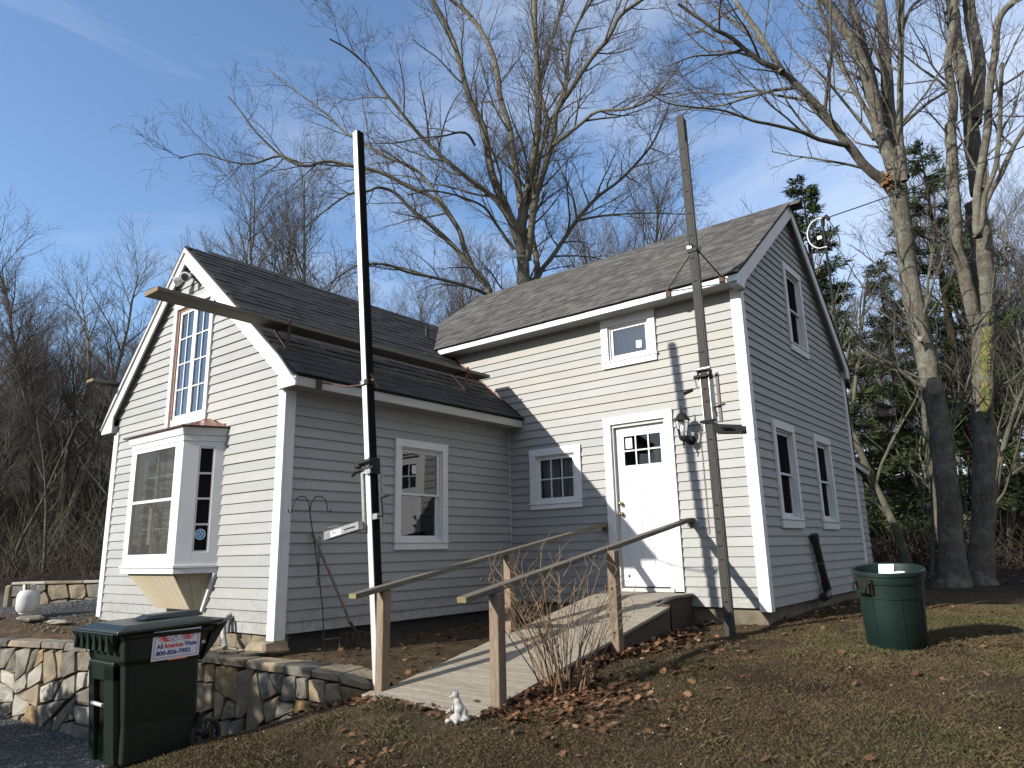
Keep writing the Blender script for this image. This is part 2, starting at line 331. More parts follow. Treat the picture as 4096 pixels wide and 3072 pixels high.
def text_mesh(txt,size,bold=0,shear=0,ext=.0006):
    c=bpy.data.curves.new('t','FONT'); c.body=txt; c.size=size; c.extrude=ext; c.offset=bold; c.shear=shear; c.align_x='LEFT'; c.resolution_u=3
    o=bpy.data.objects.new('t',c); COL.objects.link(o); bpy.context.view_layer.update()
    dg=bpy.context.evaluated_depsgraph_get(); me=bpy.data.meshes.new_from_object(o.evaluated_get(dg)); 
    bpy.data.objects.remove(o); bpy.data.curves.remove(c); return me
def lettering(txt,size,mat,parent,M,bold=0,shear=0,width=None,name='lettering'):
    me=text_mesh(txt,size,bold,shear); xs=[v.co.x for v in me.vertices]; w=max(xs)-min(xs); s=(width/w) if width else 1
    L=wloc(parent)
    for v in me.vertices: v.co=(M@Vector(((v.co.x-min(xs))*s,v.co.y,v.co.z)))-L
    me.materials.clear(); me.materials.append(MATS[mat]); o=bpy.data.objects.new(name,me); return link(o,parent)
LIMBS_C=[
 [(-3.72,5.33,4.94,0.183),(-3.68,5.36,7.07,0.162),(-3.68,5.37,7.67,0.148),(-3.71,5.34,8.38,0.137),(-3.62,5.41,9.1,0.128),(-3.5,5.5,9.83,0.118),(-3.4,5.58,10.58,0.109),(-3.31,5.65,11.19,0.101),(-3.26,5.69,12.12,0.093),(-3.27,5.69,12.91,0.086),(-3.29,5.67,14.13,0.078),(-3.27,5.69,15.38,0.071),(-3.24,5.71,16.41,0.064),(-3.22,5.72,17.24,0.057)],
 [(-3.69,5.36,7.81,0.139),(-3.72,5.18,8.33,0.12),(-3.84,4.93,8.99,0.109),(-3.99,4.66,9.66,0.1),(-4.03,4.47,10.32,0.093),(-4.03,4.33,10.99,0.085),(-4.18,4.05,11.67,0.079),(-4.23,3.86,12.12,0.072),(-4.32,3.63,13.02,0.067),(-4.5,3.34,13.87,0.061),(-4.66,3.07,14.4,0.055),(-4.76,2.83,14.8,0.049),(-4.83,2.63,15.1,0.045)],
 [(-3.72,5.33,7.95,0.095),(-3.71,5.02,8.48,0.077),(-3.88,4.57,9.08,0.067),(-4.23,3.98,9.53,0.059),(-4.56,3.4,9.97,0.052),(-4.84,2.86,10.47,0.045),(-4.96,2.45,10.82,0.038),(-5.17,1.96,11.37,0.032),(-5.28,1.56,11.84,0.026),(-5.48,1.08,12.16,0.022),(-5.62,0.66,12.25,0.017)],
 [(-3.67,5.37,7.95,0.109),(-3.77,5.48,9.03,0.098),(-3.92,5.55,10,0.092),(-4.08,5.62,10.86,0.086),(-4.24,5.68,11.74,0.082),(-4.52,5.66,12.82,0.077),(-4.71,5.7,14.02,0.074),(-5.03,5.64,15.01,0.069),(-5.48,5.47,15.94,0.066),(-6.01,5.25,16.63,0.061),(-6.46,5.09,17.21,0.057),(-6.84,4.97,17.72,0.053)],
 [(-3.6,5.43,7.66,0.109),(-3.45,5.42,8.33,0.095),(-3.29,5.41,9.14,0.089),(-3,5.52,10.1,0.083),(-2.76,5.57,10.78,0.077),(-2.63,5.55,11.46,0.071),(-2.46,5.56,11.69,0.067),(-2.07,5.74,12.3,0.062),(-1.68,5.92,12.9,0.057),(-1.29,6.1,13.36,0.053),(-0.95,6.24,13.97,0.049),(-0.46,6.5,14.34,0.045),(-0.06,6.69,14.62,0.041),(0.27,6.82,14.83,0.037)],
 [(-2.63,5.55,11.46,0.067),(-2.51,5.9,12.44,0.056),(-2.53,6.14,13.62,0.051),(-2.44,6.47,14.59,0.046),(-2.17,6.93,15.6,0.041),(-1.96,7.35,16.46,0.038),(-1.81,7.73,17.21,0.033)],
 [(-2.71,5.49,10.57,0.059),(-2.06,5.62,10.88,0.046),(-1.48,5.69,11.11,0.038),(-0.78,5.86,10.96,0.032),(-0.13,5.99,11.03,0.026),(0.42,6.04,11.44,0.022),(0.75,5.92,11.56,0.017)],
 [(-3.41,5.58,6.96,0.079),(-3.49,5.83,7.41,0.066),(-3.31,6.29,8.07,0.059),(-2.98,6.86,9.06,0.052),(-2.65,7.45,9.87,0.046),(-2.3,8.04,10.46,0.041),(-1.99,8.6,11.15,0.036),(-1.65,9.18,12.03,0.031),(-1.4,9.7,13.21,0.025)],
 [(-2.96,6.82,9.04,0.038),(-2.56,7.52,9.32,0.028),(-1.8,8.49,9.52,0.022),(-1.02,9.49,9.6,0.016)],
 [(-3.49,5.52,6.96,0.086),(-3.58,5.83,7.43,0.078),(-3.77,6.06,8.06,0.074),(-4.01,6.25,8.79,0.07),(-4.17,6.51,9.86,0.067),(-4.14,6.91,11.46,0.064),(-4.11,7.32,12.65,0.061),(-4.43,7.45,14.17,0.059),(-4.31,7.92,15.76,0.056),(-4.1,8.47,17.72,0.054),(-3.95,8.97,19.42,0.052),(-3.85,9.43,20.91,0.049)],
 [(-3.85,5.23,7.95,0.052),(-4.02,4.72,8.54,0.039),(-4.03,4.33,8.82,0.032),(-4.18,3.82,8.92,0.026),(-4.42,3.25,8.95,0.022),(-4.55,2.77,8.83,0.017),(-4.67,2.29,8.58,0.014)],
]
LIMBS_B=[
 [(-3.61,4.15,5.64,0.088),(-3.64,3.93,6.49,0.072),(-3.83,3.59,6.95,0.063),(-4.15,3.15,7.55,0.056),(-4.48,2.7,8.02,0.05),(-4.66,2.37,8.28,0.044),(-4.83,2.04,8.6,0.038),(-5,1.72,8.66,0.033),(-5.07,1.47,8.49,0.027),(-5.31,1.09,8.33,0.023),(-5.63,0.65,7.82,0.018),(-5.76,0.35,7.45,0.014)],
 [(-4.03,3.82,7.08,0.077),(-4.1,3.63,7.5,0.066),(-4.15,3.46,7.99,0.059),(-4.5,3.06,8.7,0.054),(-4.92,2.61,9,0.048),(-5.43,2.08,9.37,0.044),(-5.84,1.63,9.47,0.039),(-6.25,1.18,9.56,0.035),(-6.54,0.82,9.38,0.031),(-6.85,0.45,9.53,0.028),(-7.11,0.12,9.89,0.024),(-7.27,-0.13,10.17,0.021),(-7.44,-0.39,10.59,0.018),(-7.6,-0.65,10.94,0.015)],
 [(-4.29,3.61,8.09,0.06),(-4.7,3.54,8.81,0.051),(-5.2,3.4,9.64,0.045),(-5.66,3.3,10.13,0.041),(-6.34,3.02,10.56,0.036),(-6.93,2.81,11.07,0.032),(-7.53,2.58,11.6,0.029),(-8.05,2.44,12.22,0.025),(-8.68,2.19,12.86,0.021),(-9.34,1.93,13.51,0.018),(-9.95,1.71,14.18,0.014)],
 [(-6.54,0.82,9.38,0.035),(-6.95,0.38,9.6,0.027),(-7.32,-0.05,9.36,0.022),(-7.7,-0.47,9.38,0.018),(-8.09,-0.9,9.53,0.015),(-8.4,-1.28,9.35,0.011)],
 [(-3.7,4.08,6.28,0.053),(-3.68,3.78,6.36,0.044),(-3.89,3.29,6.46,0.039),(-4.18,2.74,6.54,0.034),(-4.46,2.2,6.58,0.03),(-4.64,1.75,6.67,0.027),(-4.71,1.37,6.6,0.024),(-4.78,1,6.47,0.021),(-4.87,0.61,6.15,0.018),(-4.91,0.26,5.77,0.015)],
 [(-4.08,4.03,10.43,0.038),(-4.15,3.72,10.68,0.029),(-4.47,3.21,10.46,0.023),(-4.73,2.76,10.31,0.019),(-5.02,2.27,10.06,0.015),(-5.36,1.75,9.95,0.012)],
]
LIMBS_R=[
 [(4.49,6.7,-0.42,0.339),(4.52,6.73,-0.15,0.2575),(4.56,6.76,0.31,0.196),(4.63,6.81,1.4,0.189),(4.66,6.83,2.63,0.184),(4.63,6.81,3.3,0.178),(4.61,6.8,4.19,0.172),(4.56,6.76,5.27,0.168),(4.57,6.76,6.4,0.163),(4.58,6.78,7.27,0.158)],
 [(4.59,6.78,7.07,0.117),(4.41,6.49,7.42,0.1),(4.2,6.17,7.65,0.09),(3.99,5.85,8.08,0.082),(3.78,5.53,8.54,0.075),(3.61,5.25,8.89,0.069),(3.42,4.94,9.18,0.062),(3.24,4.65,9.4,0.057),(3.01,4.32,9.52,0.051),(2.79,3.99,9.73,0.046),(2.65,3.72,9.89,0.041),(2.48,3.44,9.97,0.036),(2.26,3.11,10.16,0.031),(2.05,2.79,10.36,0.027)],
 [(3.26,4.59,9.35,0.063),(3.1,4.59,9.85,0.054),(2.93,4.58,10.36,0.049),(2.7,4.53,10.93,0.045),(2.54,4.53,11.33,0.041),(2.4,4.55,11.68,0.038),(2.29,4.59,11.98,0.034)],
 [(4.62,6.8,7.15,0.162),(4.6,6.79,7.52,0.143),(4.54,6.74,8.06,0.133),(4.45,6.67,8.57,0.125),(4.43,6.65,9.17,0.117),(4.38,6.61,9.88,0.111),(4.29,6.54,10.46,0.104),(4.17,6.45,10.87,0.098),(4,6.32,11.34,0.092),(3.88,6.22,11.71,0.086),(3.78,6.15,12.02,0.08),(3.71,6.08,12.26,0.075)],
 [(4.47,6.81,8.8,0.1),(4.43,6.97,9.52,0.09),(4.4,7.14,10.07,0.085),(4.33,7.28,10.74,0.081),(4.25,7.41,11.57,0.077),(4.14,7.51,12.43,0.074),(4.04,7.62,13.17,0.071),(3.95,7.74,13.81,0.067)],
 [(4.65,6.95,7.57,0.156),(4.66,7.09,8.69,0.139),(4.6,7.17,9.19,0.128),(4.64,7.33,10.15,0.121),(4.68,7.49,11.16,0.113),(4.71,7.63,12.2,0.107),(4.73,7.78,13.08,0.101),(4.74,7.91,13.83,0.094)],
 [(4.76,6.53,7.31,0.071),(4.78,6.48,7.93,0.064),(4.87,6.49,8.73,0.06),(4.98,6.52,9.53,0.057),(5.09,6.53,10.36,0.054),(5.22,6.58,11.2,0.052),(5.33,6.6,11.87,0.049),(5.43,6.61,12.41,0.046)],
 [(5.1,6.54,10.45,0.037),(5.31,6.71,11.01,0.032),(5.49,6.85,11.23,0.03),(5.63,6.96,11.41,0.027),(5.74,7.05,11.55,0.025)],
 [(3.97,5.78,8.05,0.052),(3.61,5.31,8.1,0.041),(3.38,4.94,8.18,0.035),(3.01,4.46,8.25,0.03),(2.76,4.07,8.25,0.025),(2.44,3.62,8.36,0.021),(2.09,3.16,8.35,0.018),(1.75,2.7,8.34,0.014),(1.55,2.35,8.44,0.011)],
 [(3.53,5.05,8.86,0.032),(3.11,4.98,9.09,0.025),(2.65,4.87,9.37,0.021),(2.1,4.69,9.44,0.018),(1.57,4.53,9.64,0.016),(1.02,4.36,9.66,0.013)],
 [(2.76,4.07,9.79,0.031),(2.48,3.59,9.53,0.021),(2.14,3.07,9.35,0.016),(1.85,2.59,9.01,0.011)],
 [(4.31,6.81,8.53,0.042),(4.09,6.96,9.08,0.033),(3.73,7,9.93,0.027),(3.41,7.06,10.64,0.023),(3.11,7.14,11.12,0.018),(2.82,7.23,11.76,0.014)],
 [(4.43,7.04,8.5,0.051),(4.13,6.93,9.63,0.047),(3.86,6.84,10.62,0.044),(3.74,6.87,11.36,0.043),(3.62,6.91,12.12,0.041),(3.52,6.95,12.77,0.039),(3.43,7.01,13.32,0.038)],
]
LIMBS_Q=[
 [(4.84,7.35,-0.45,0.3135),(4.87,7.38,-0.13,0.2412),(4.95,7.45,0.44,0.198),(5.07,7.54,1.16,0.196),(5.21,7.65,2.15,0.195),(5.32,7.74,3.18,0.195),(5.48,7.86,4.25,0.195),(5.6,7.96,5.07,0.194),(5.69,8.02,5.75,0.193),(5.72,8.05,6.32,0.192),(5.72,8.05,7.09,0.191)],
 [(5.43,7.82,4.58,0.135),(5.39,7.72,5,0.125),(5.37,7.65,5.66,0.12),(5.33,7.55,6.15,0.115),(5.4,7.54,6.7,0.111),(5.46,7.52,7.44,0.107),(5.53,7.52,8.13,0.104),(5.59,7.5,8.68,0.101)],
 [(5.52,7.51,7.78,0.095),(5.58,7.52,8.52,0.087),(5.7,7.58,9.09,0.082),(5.72,7.56,9.77,0.078),(5.74,7.53,10.1,0.075),(5.87,7.59,10.61,0.071),(5.98,7.64,11.21,0.069),(6.07,7.68,11.7,0.066),(6.14,7.7,12.09,0.063)],
 [(5.84,8.14,7.35,0.182),(5.86,8.22,7.88,0.165),(5.85,8.28,8.34,0.155),(5.89,8.37,9.02,0.148),(5.9,8.44,9.64,0.141),(5.9,8.51,10.45,0.135),(5.89,8.57,11.19,0.129),(5.95,8.67,12.2,0.125),(5.99,8.77,13.04,0.119),(6.03,8.86,13.74,0.114)],
 [(5.95,8.36,8.99,0.146),(6.11,8.61,9.81,0.136),(6.22,8.82,10.71,0.131),(6.21,8.94,11.5,0.126),(6.24,9.09,12.32,0.123),(6.26,9.24,13.01,0.119),(6.28,9.38,13.59,0.116)],
 [(5.7,7.53,6.19,0.082),(5.75,7.46,6.59,0.076),(5.85,7.44,7.14,0.073),(6.16,7.58,8.31,0.072),(6.3,7.59,9.09,0.07),(6.51,7.65,9.88,0.068),(6.69,7.69,10.68,0.066),(7.01,7.84,11.04,0.064),(7.27,7.95,11.32,0.062),(7.48,8.01,11.53,0.06)],
 [(5.81,7.74,6.63,0.059),(5.98,8,7.16,0.055),(6.18,8.28,7.58,0.053),(6.47,8.64,8.26,0.052),(6.74,8.98,8.79,0.05),(6.96,9.28,9.23,0.049),(7.14,9.55,9.61,0.048)],
 [(5.66,7.36,6.19,0.058),(5.8,7.35,6.33,0.051),(5.95,7.34,6.95,0.047),(6.17,7.39,7.4,0.044),(6.35,7.4,8.14,0.041),(6.45,7.35,8.68,0.038),(6.53,7.29,9.11,0.036),(6.6,7.21,9.43,0.034)],
]
# ------------------------------------------------------------------ the house
rng=random.Random(11)
class WF:
    def __init__(s,O,U,N): s.O=Vector(O); s.U=Vector(U); s.N=Vector(N)
    def P(s,u,n,z): p=s.O+s.U*u+s.N*n; return (p.x,p.y,z)
    def B(s,g,u0,u1,n0,n1,z0,z1):
        P=s.P; g.add([P(u0,n0,z0),P(u1,n0,z0),P(u1,n1,z0),P(u0,n1,z0),P(u0,n0,z1),P(u1,n0,z1),P(u1,n1,z1),P(u0,n1,z1)],[(0,3,2,1),(4,5,6,7),(0,1,5,4),(1,2,6,5),(2,3,7,6),(3,0,4,7)]); return g
FM=WF((0,0,0),(1,0,0),(0,-1,0))          # main front
FS=WF((0,0,0),(0,1,0),(1,0,0))           # wing east side (u=y)
FG=WF((0,-3.797,0),(1,0,0),(0,-1,0))     # wing gable
FE=WF((3.633,0,0),(0,1,0),(1,0,0))       # main east gable
def clip(poly,a,b,c):  # keep a*u+b*z<=c
    out=[]
    for i in range(len(poly)):
        p,q=poly[i],poly[(i+1)%len(poly)]; dp=a*p[0]+b*p[1]-c; dq=a*q[0]+b*q[1]-c
        if dp<=0: out.append(p)
        if dp*dq<0: t=dp/(dp-dq); out.append((p[0]+(q[0]-p[0])*t,p[1]+(q[1]-p[1])*t))
    return out
def cvx(poly,conv):
    for i in range(len(conv)):
        p,q=conv[i],conv[(i+1)%len(conv)]; a=(q[1]-p[1]); b=-(q[0]-p[0]); poly=clip(poly,a,b,a*p[0]+b*p[1])
        if len(poly)<3: return []
    return poly
EXPO=.1125
def clapboards(wall,F,conv,z0,holes,matf,e=EXPO):
    ztop=max(p[1] for p in conv); k=0; umin=min(p[0] for p in conv); umax=max(p[0] for p in conv)
    while z0+k*e<ztop:
        zb=z0+k*e; zt=zb+e+.012; k+=1; jit=rng.uniform(-.0015,.0015)
        base=cvx([(umin,zb),(umax,zb),(umax,zt),(umin,zt)],conv)
        if len(base)<3: continue
        groups=[[base]]
        for (a,b,c,d) in holes:
            if d<=zb or c>=zb+e: continue
            ng=[]
            for gp in groups:
                left=[];right=[]
                for pl in gp:
                    L=clip(pl,1,0,a); Rr=clip(pl,-1,0,-b); M=clip(clip(pl,-1,0,-a),1,0,b)
                    if len(L)>2: left.append(L)
                    if len(Rr)>2: right.append(Rr)
                    if len(M)>2:
                        lo=clip(M,0,1,c); hi=clip(M,0,-1,-d)
                        for q in (lo,hi):
                            if len(q)>2 and max(p[1] for p in q)-min(p[1] for p in q)>.006: left.append(q)
                if left: ng.append(left)
                if right: ng.append(right)
            groups=ng
        for gp in groups:
            g=G()
            for pl in gp:
                n=len(pl); off=lambda z:.025-.019*(z-zb)/(zt-zb)+jit
                vs=[F.P(u,off(z),z) for u,z in pl]+[F.P(u,-.006,z) for u,z in pl]
                fs=[tuple(range(n))]+[(i,(i+1)%n,n+(i+1)%n,n+i) for i in range(n)]
                g.add(vs,fs)
            obj('clapboard',g,matf(zb),wall)
house=thing('house','grey clapboard cottage with white trim, dark shingle roofs and a bay window','house',(0,0,-.4))
def wallpart(F,poly,label=None,depth=-.42):
    g=G(); g.prism([F.P(u,depth,z) for u,z in poly],F.N*-.03); o=obj('wall',g,'dark_room',house); 
    if label: o['label']=label
    return o
zr=lambda x:(2.36+(.296-x)*.836) if x>-2.3 else (2.36+(x+4.32)*1.074)   # wing roof top
zm=lambda y:3.64+(y+.3)*.74 if y<2.2 else 5.49-(y-2.2)*.906             # main roof top
gab=[(-4.02,-.27),(0,-.27),(0,zr(0)-.05),(-2.3,4.47),(-4.02,zr(-4.02)-.05)]
# holes are the outer edges of the casings
H_w1=(.42,1.265,1.06,1.88); H_w2=(1.705,2.50,2.87,3.60); H_d=(1.67,2.645,-.5,2.18)
H_s1=(-2.24,-1.343,.55,1.87); H_r1=(.643,1.442,.705,2.01); H_r2=(2.334,3.109,.705,2.01); H_r3=(1.792,2.579,3.158,4.455)
H_t=(-2.585,-1.61,2.14,3.78); H_b=(-2.86,-1.15,.40,2.02); H_sk=(-2.55,-1.55,-.3,.42)
wg=wallpart(FG,gab,'sunlit gable wall'); clapboards(wg,FG,gab,-.27,[H_t,H_b],lambda z:'siding')
sidep=[(-3.80,-.27),(0,-.27),(0,2.30),(-3.80,2.30)]
ws=wallpart(FS,sidep,'shaded side wall of the wing'); clapboards(ws,FS,sidep,-.27,[H_s1],lambda z:'siding_side')
mf=[(-1.3,-.184),(3.633,-.184),(3.633,3.58),(-1.3,3.58)]
wm=wallpart(FM,[(-2.3,-.184),(3.633,-.184),(3.633,3.58),(-2.3,3.58)],'front wall with white door')
clapboards(wm,FM,mf,-.184,[H_w1,H_d,H_w2],lambda z:('siding' if z<2.15 or rng.random()<.2 else 'siding_beige'))
eg=[(0,-.184),(4.48,-.184),(4.48,3.3),(2.2,5.41),(0,3.55)]
we=wallpart(FE,[(0.01,-.184),(4.47,-.184),(4.47,3.2),(2.2,5.3),(0.01,3.5)],'shaded end gable wall'); clapboards(we,FE,eg,-.184,[H_r1,H_r2,H_r3],lambda z:'siding_side')
# hidden back and left walls close the volume
g=G(); g.box(-2.31,4.44,-.3,3.60,4.48,3.3); g.box(-2.32,1.0,-.3,-2.28,4.44,3.2); g.box(-4.02,-3.76,-.3,-3.98,1.2,2.45); g.box(-4.0,1.2,-.3,-2.3,1.24,2.4); obj('wall',g,'siding_side',house)
# foundations
def foundation():
    f=obj('foundation',G().box(.02,.03,-.75,3.60,.30,-.185).box(3.36,.3,-.75,3.60,4.46,-.185),'concrete',house)
    core=obj('foundation',G().box(-3.97,-3.74,-.75,-.05,-3.4,-.27).box(-.33,-3.4,-.75,-.05,0,-.27),'mortar_dark',house)
    r=random.Random(3); x=-3.95
    while x<-.1:
        w=r.uniform(.22,.42); x2=min(x+w,-.02)
        for (za,zb_) in ((-.62,-.44),(-.43,-.285)):
            j=lambda:r.uniform(-.02,.02)
            obj('stone',G().frus([(x+j(),-3.775+j()*.6,za+j()),(x2-.02+j(),-3.775+j()*.6,za+j()),(x2-.02,-3.6,za),(x,-3.6,za)],[(x+j(),-3.775+j()*.6,zb_+j()*.5),(x2-.02+j(),-3.775+j()*.6,zb_+j()*.5),(x2-.02,-3.6,zb_),(x,-3.6,zb_)]),r.choice(['stone_tan','stone_grey','stone_tan']),core,bevel=.012)
        x=x2
foundation()
obj('foundation',G().add([(.02,-3.93,-.42),(-.30,-3.98,-.43),(-.28,-3.72,-.44),(.10,-3.66,-.44),(-.02,-3.90,-.325),(-.26,-3.93,-.335),(-.26,-3.75,-.30),(.07,-3.7,-.315)],[(0,1,2,3),(7,6,5,4),(0,4,5,1),(1,5,6,2),(2,6,7,3),(3,7,4,0)]),'stone_tan',house,bevel=.02)['label']='tan corner stone under the white corner board'
# trim
def trim(g,mat='trim',name='trim_board',bev=.003,par=None): return obj(name,g,mat,par or house,bevel=bev)
cb=G(); FG.B(cb,-.095,.0355,.0,.036,-.325,2.236); FS.B(cb,-3.796,-3.70,.0,.036,-.325,2.236); trim(cb,name='corner_board')
cb=G(); FG.B(cb,-4.055,-3.93,.0,.036,-.235,2.236); trim(cb,name='corner_board')
cb=G(); FM.B(cb,3.535,3.6685,.0,.036,-.22,3.55); FE.B(cb,.001,.075,.0,.036,-.22,3.55); trim(cb,name='corner_board')
cb=G(); FE.B(cb,4.38,4.515,.0,.036,-.2,3.2); trim(cb,name='corner_board')
trim(G().box(0.021,-.024,-.27,.043,-.002,2.24),'trim_old','corner_strip')
# roofs ------------------------------------------------
SHW=[.27,.31,.34,.38]; SHM={}
def shingle_geo(w,th,lap=.21):
    return [(0,0,0),(w,0,0),(w,lap,-.004),(0,lap,-.004),(0,0,th),(w,0,th),(w,lap,.001),(0,lap,.001)]
SHF=[(0,3,2,1),(4,5,6,7),(0,1,5,4),(1,2,6,5),(2,3,7,6),(3,0,4,7)]
for w in SHW:
    for th in (.007,.0125):
        for mn in ('shingle_dark',):
            me=bpy.data.meshes.new('shingle'); me.from_pydata(shingle_geo(w-.003,th),[],SHF); me.materials.append(MATS[mn]); SHM[(w,th)]=me
def shingles(roof,O,A,S,length,height,mat,maxobj=0,lenf=None,seed=1):
    r=random.Random(seed); SW=SHW if maxobj else [.13,.17,.21,.26]; O=Vector(O); A=Vector(A).normalized(); S=Vector(S).normalized(); N=A.cross(S)
    if N.z<0: N=-N
    RH=A.cross(S).z>0
    rows=int(height/.138)+1; vs=[];fs=[];tone=[];cnt=0; L=wloc(roof)
    for i in range(rows):
        s=i*.138; x=-r.uniform(0,.3); ln=lenf(s) if lenf else length
        while x<ln:
            w=r.choice(SW); th=r.choice((.007,.0125)); x0=max(x,0); 
            if x+w>0.05:
                if cnt<maxobj and x>=0 and x+w<ln+.2:
                    o=bpy.data.objects.new('shingle',SHM[(w,th)]); link(o,roof)
                    p=O+A*x+S*(s+r.uniform(-.003,.003))+N*.016
                    if RH: M=Matrix(((A.x,S.x,N.x,p.x),(A.y,S.y,N.y,p.y),(A.z,S.z,N.z,p.z),(0,0,0,1)))
                    else:
                        p=p+A*w; M=Matrix(((-A.x,S.x,N.x,p.x),(-A.y,S.y,N.y,p.y),(-A.z,S.z,N.z,p.z),(0,0,0,1)))
                    o.matrix_local=Matrix.Translation(-L)@M; cnt+=1
                else:
                    k=len(vs); x1=min(x+w-.003,ln); dy=r.uniform(-.003,.003); lap=min(.21,height-s+.02)
                    if x1-x0>.01:
                        for (a,b,c) in [(x0,0,0),(x1,0,0),(x1,lap,-.004),(x0,lap,-.004),(x0,0,th),(x1,0,th),(x1,lap,.001),(x0,lap,.001)]:
                            vs.append(O+A*a+S*(s+b+dy)+N*(c+.016))
                        fs+=[tuple(q+k for q in f) for f in SHF]; tone+=[r.random()]*8
            x+=w
    if vs:
        g=G(); g.v=[tuple(v) for v in vs]; g.f=fs
        o=obj('shingle_courses',g,mat,roof,fix=False); tag(o,kind='stuff')
        at=o.data.attributes.new('tone','FLOAT','POINT'); at.data.foreach_set('value',tone)
def slab(name,pts,th,mat,parent):  # roof deck: quad pts pushed down
    P=[Vector(p) for p in pts]; n=(P[1]-P[0]).cross(P[3]-P[0]).normalized(); n=n if n.z>0 else -n
    return obj(name,G().prism([tuple(p) for p in P],-n*th),mat,parent)
YW=-3.905
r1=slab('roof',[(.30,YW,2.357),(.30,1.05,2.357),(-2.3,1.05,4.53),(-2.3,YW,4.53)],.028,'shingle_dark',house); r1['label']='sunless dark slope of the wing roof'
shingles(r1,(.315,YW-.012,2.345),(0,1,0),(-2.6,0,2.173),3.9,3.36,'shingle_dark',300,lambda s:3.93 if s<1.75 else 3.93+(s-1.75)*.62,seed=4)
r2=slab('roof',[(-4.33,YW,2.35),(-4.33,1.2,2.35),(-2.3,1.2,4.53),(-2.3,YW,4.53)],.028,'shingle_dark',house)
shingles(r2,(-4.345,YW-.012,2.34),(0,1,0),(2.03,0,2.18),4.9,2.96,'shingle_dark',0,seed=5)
XR=3.752
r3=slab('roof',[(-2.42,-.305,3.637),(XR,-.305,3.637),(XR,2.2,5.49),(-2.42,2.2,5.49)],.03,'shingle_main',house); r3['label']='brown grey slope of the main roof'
shingles(r3,(-2.44,-.322,3.625),(1,0,0),(0,2.5,1.85),XR+2.455,3.10,'shingle_main',0,seed=6)
r4=slab('roof',[(-2.42,4.54,3.37),(XR,4.54,3.37),(XR,2.2,5.49),(-2.42,2.2,5.49)],.03,'shingle_main',house)
shingles(r4,(-2.44,4.55,3.36),(1,0,0),(0,-2.34,2.12),XR+2.455,3.14,'shingle_main',0,seed=7)
rc=G(); rr=random.Random(8); y=YW-.01
while y<.85: rc.add([(-2.3-.12,y,4.40),(-2.3+.12,y,4.435),(-2.3,y,4.553),(-2.3-.12,y+.2,4.395),(-2.3+.12,y+.2,4.43),(-2.3,y+.2,4.545),(-2.3,y,4.535),(-2.3,y+.2,4.53)],[(0,2,5,3),(2,1,4,5),(0,3,7,6),(6,7,4,1),(0,6,2),(6,1,2)]); y+=.15
tag(obj('ridge_cap',rc,'shingle_dark',r1),kind='stuff')
rc=G(); x=-2.43
while x<XR: rc.add([(x,2.08,5.41),(x+.2,2.08,5.405),(x+.2,2.2,5.512),(x,2.2,5.52),(x,2.31,5.40),(x+.2,2.31,5.395)],[(0,1,2,3),(3,2,5,4)]); x+=.15
tag(obj('ridge_cap',rc,'shingle_main',r3),kind='stuff')
# wing fascia, soffit, rakes
trim(G().box(.272,YW+.02,2.236,.292,-.022,2.338),'fascia_old','fascia')
trim(G().box(.0,YW+.022,2.236,.271,-.022,2.25),'soffit','soffit')
def rake(F,n0,n1,outer,inner,mat='trim',name='rake_board'):
    g=G(); pl=outer+inner[::-1]
    # triangulation-safe: build as quads between outer and inner chains of equal length
    for i in range(len(outer)-1):
        q=[outer[i],outer[i+1],inner[i+1],inner[i]]
        g.add([F.P(u,n1,z) for u,z in q]+[F.P(u,n0,z) for u,z in q],[(0,1,2,3),(7,6,5,4),(0,4,5,1),(2,6,7,3),(1,5,6,2),(3,7,4,0)])
    return obj(name,g,mat,house)
w_=.20
rake(FG,.085,.106,[(.294,2.236),(.294,2.345),(-.02,zr(-.02)-.03),(-2.3,4.50)],[(-.022,2.236),(-.022,2.30),(-.022,zr(-.02)-.03-w_),(-2.3,4.50-w_*1.02)])
rake(FG,.085,.106,[(-4.315,2.236),(-4.315,2.335),(-4.02,zr(-4.02)-.03),(-2.3,4.50)],[(-4.0,2.236),(-4.0,2.30),(-4.0,zr(-4.0)-.03-w_*1.15),(-2.3,4.50-w_*1.02)])
rake(FG,.106,.128,[(.300,2.30),(-.02,zr(-.02)-.012),(-2.3,4.515)],[(.30,2.285),(-.02,zr(-.02)-.07),(-2.3,4.455)])
rake(FG,.106,.128,[(-4.32,2.30),(-4.02,zr(-4.02)-.012),(-2.3,4.515)],[(-4.32,2.285),(-4.02,zr(-4.02)-.075),(-2.3,4.455)],'trim_old')
# rake soffits + return boxes
sf=G()
for a,b in (((.27,2.31),(-2.3,4.46)),((-4.29,2.30),(-2.3,4.46))):
    sf.add([(a[0],-3.79,a[1]-.03),(b[0],-3.79,b[1]-.03),(b[0],YW+.02,b[1]-.03),(a[0],YW+.02,a[1]-.03),(a[0],-3.79,a[1]-.045),(b[0],-3.79,b[1]-.045),(b[0],YW+.02,b[1]-.045),(a[0],YW+.02,a[1]-.045)],[(0,1,2,3),(7,6,5,4),(0,4,5,1),(3,2,6,7)])
sf.box(-.02,-3.88,2.2361,.27,-3.80,2.34); sf.box(-4.31,-3.88,2.2361,-3.99,-3.30,2.33)
obj('soffit',sf,'soffit',house)
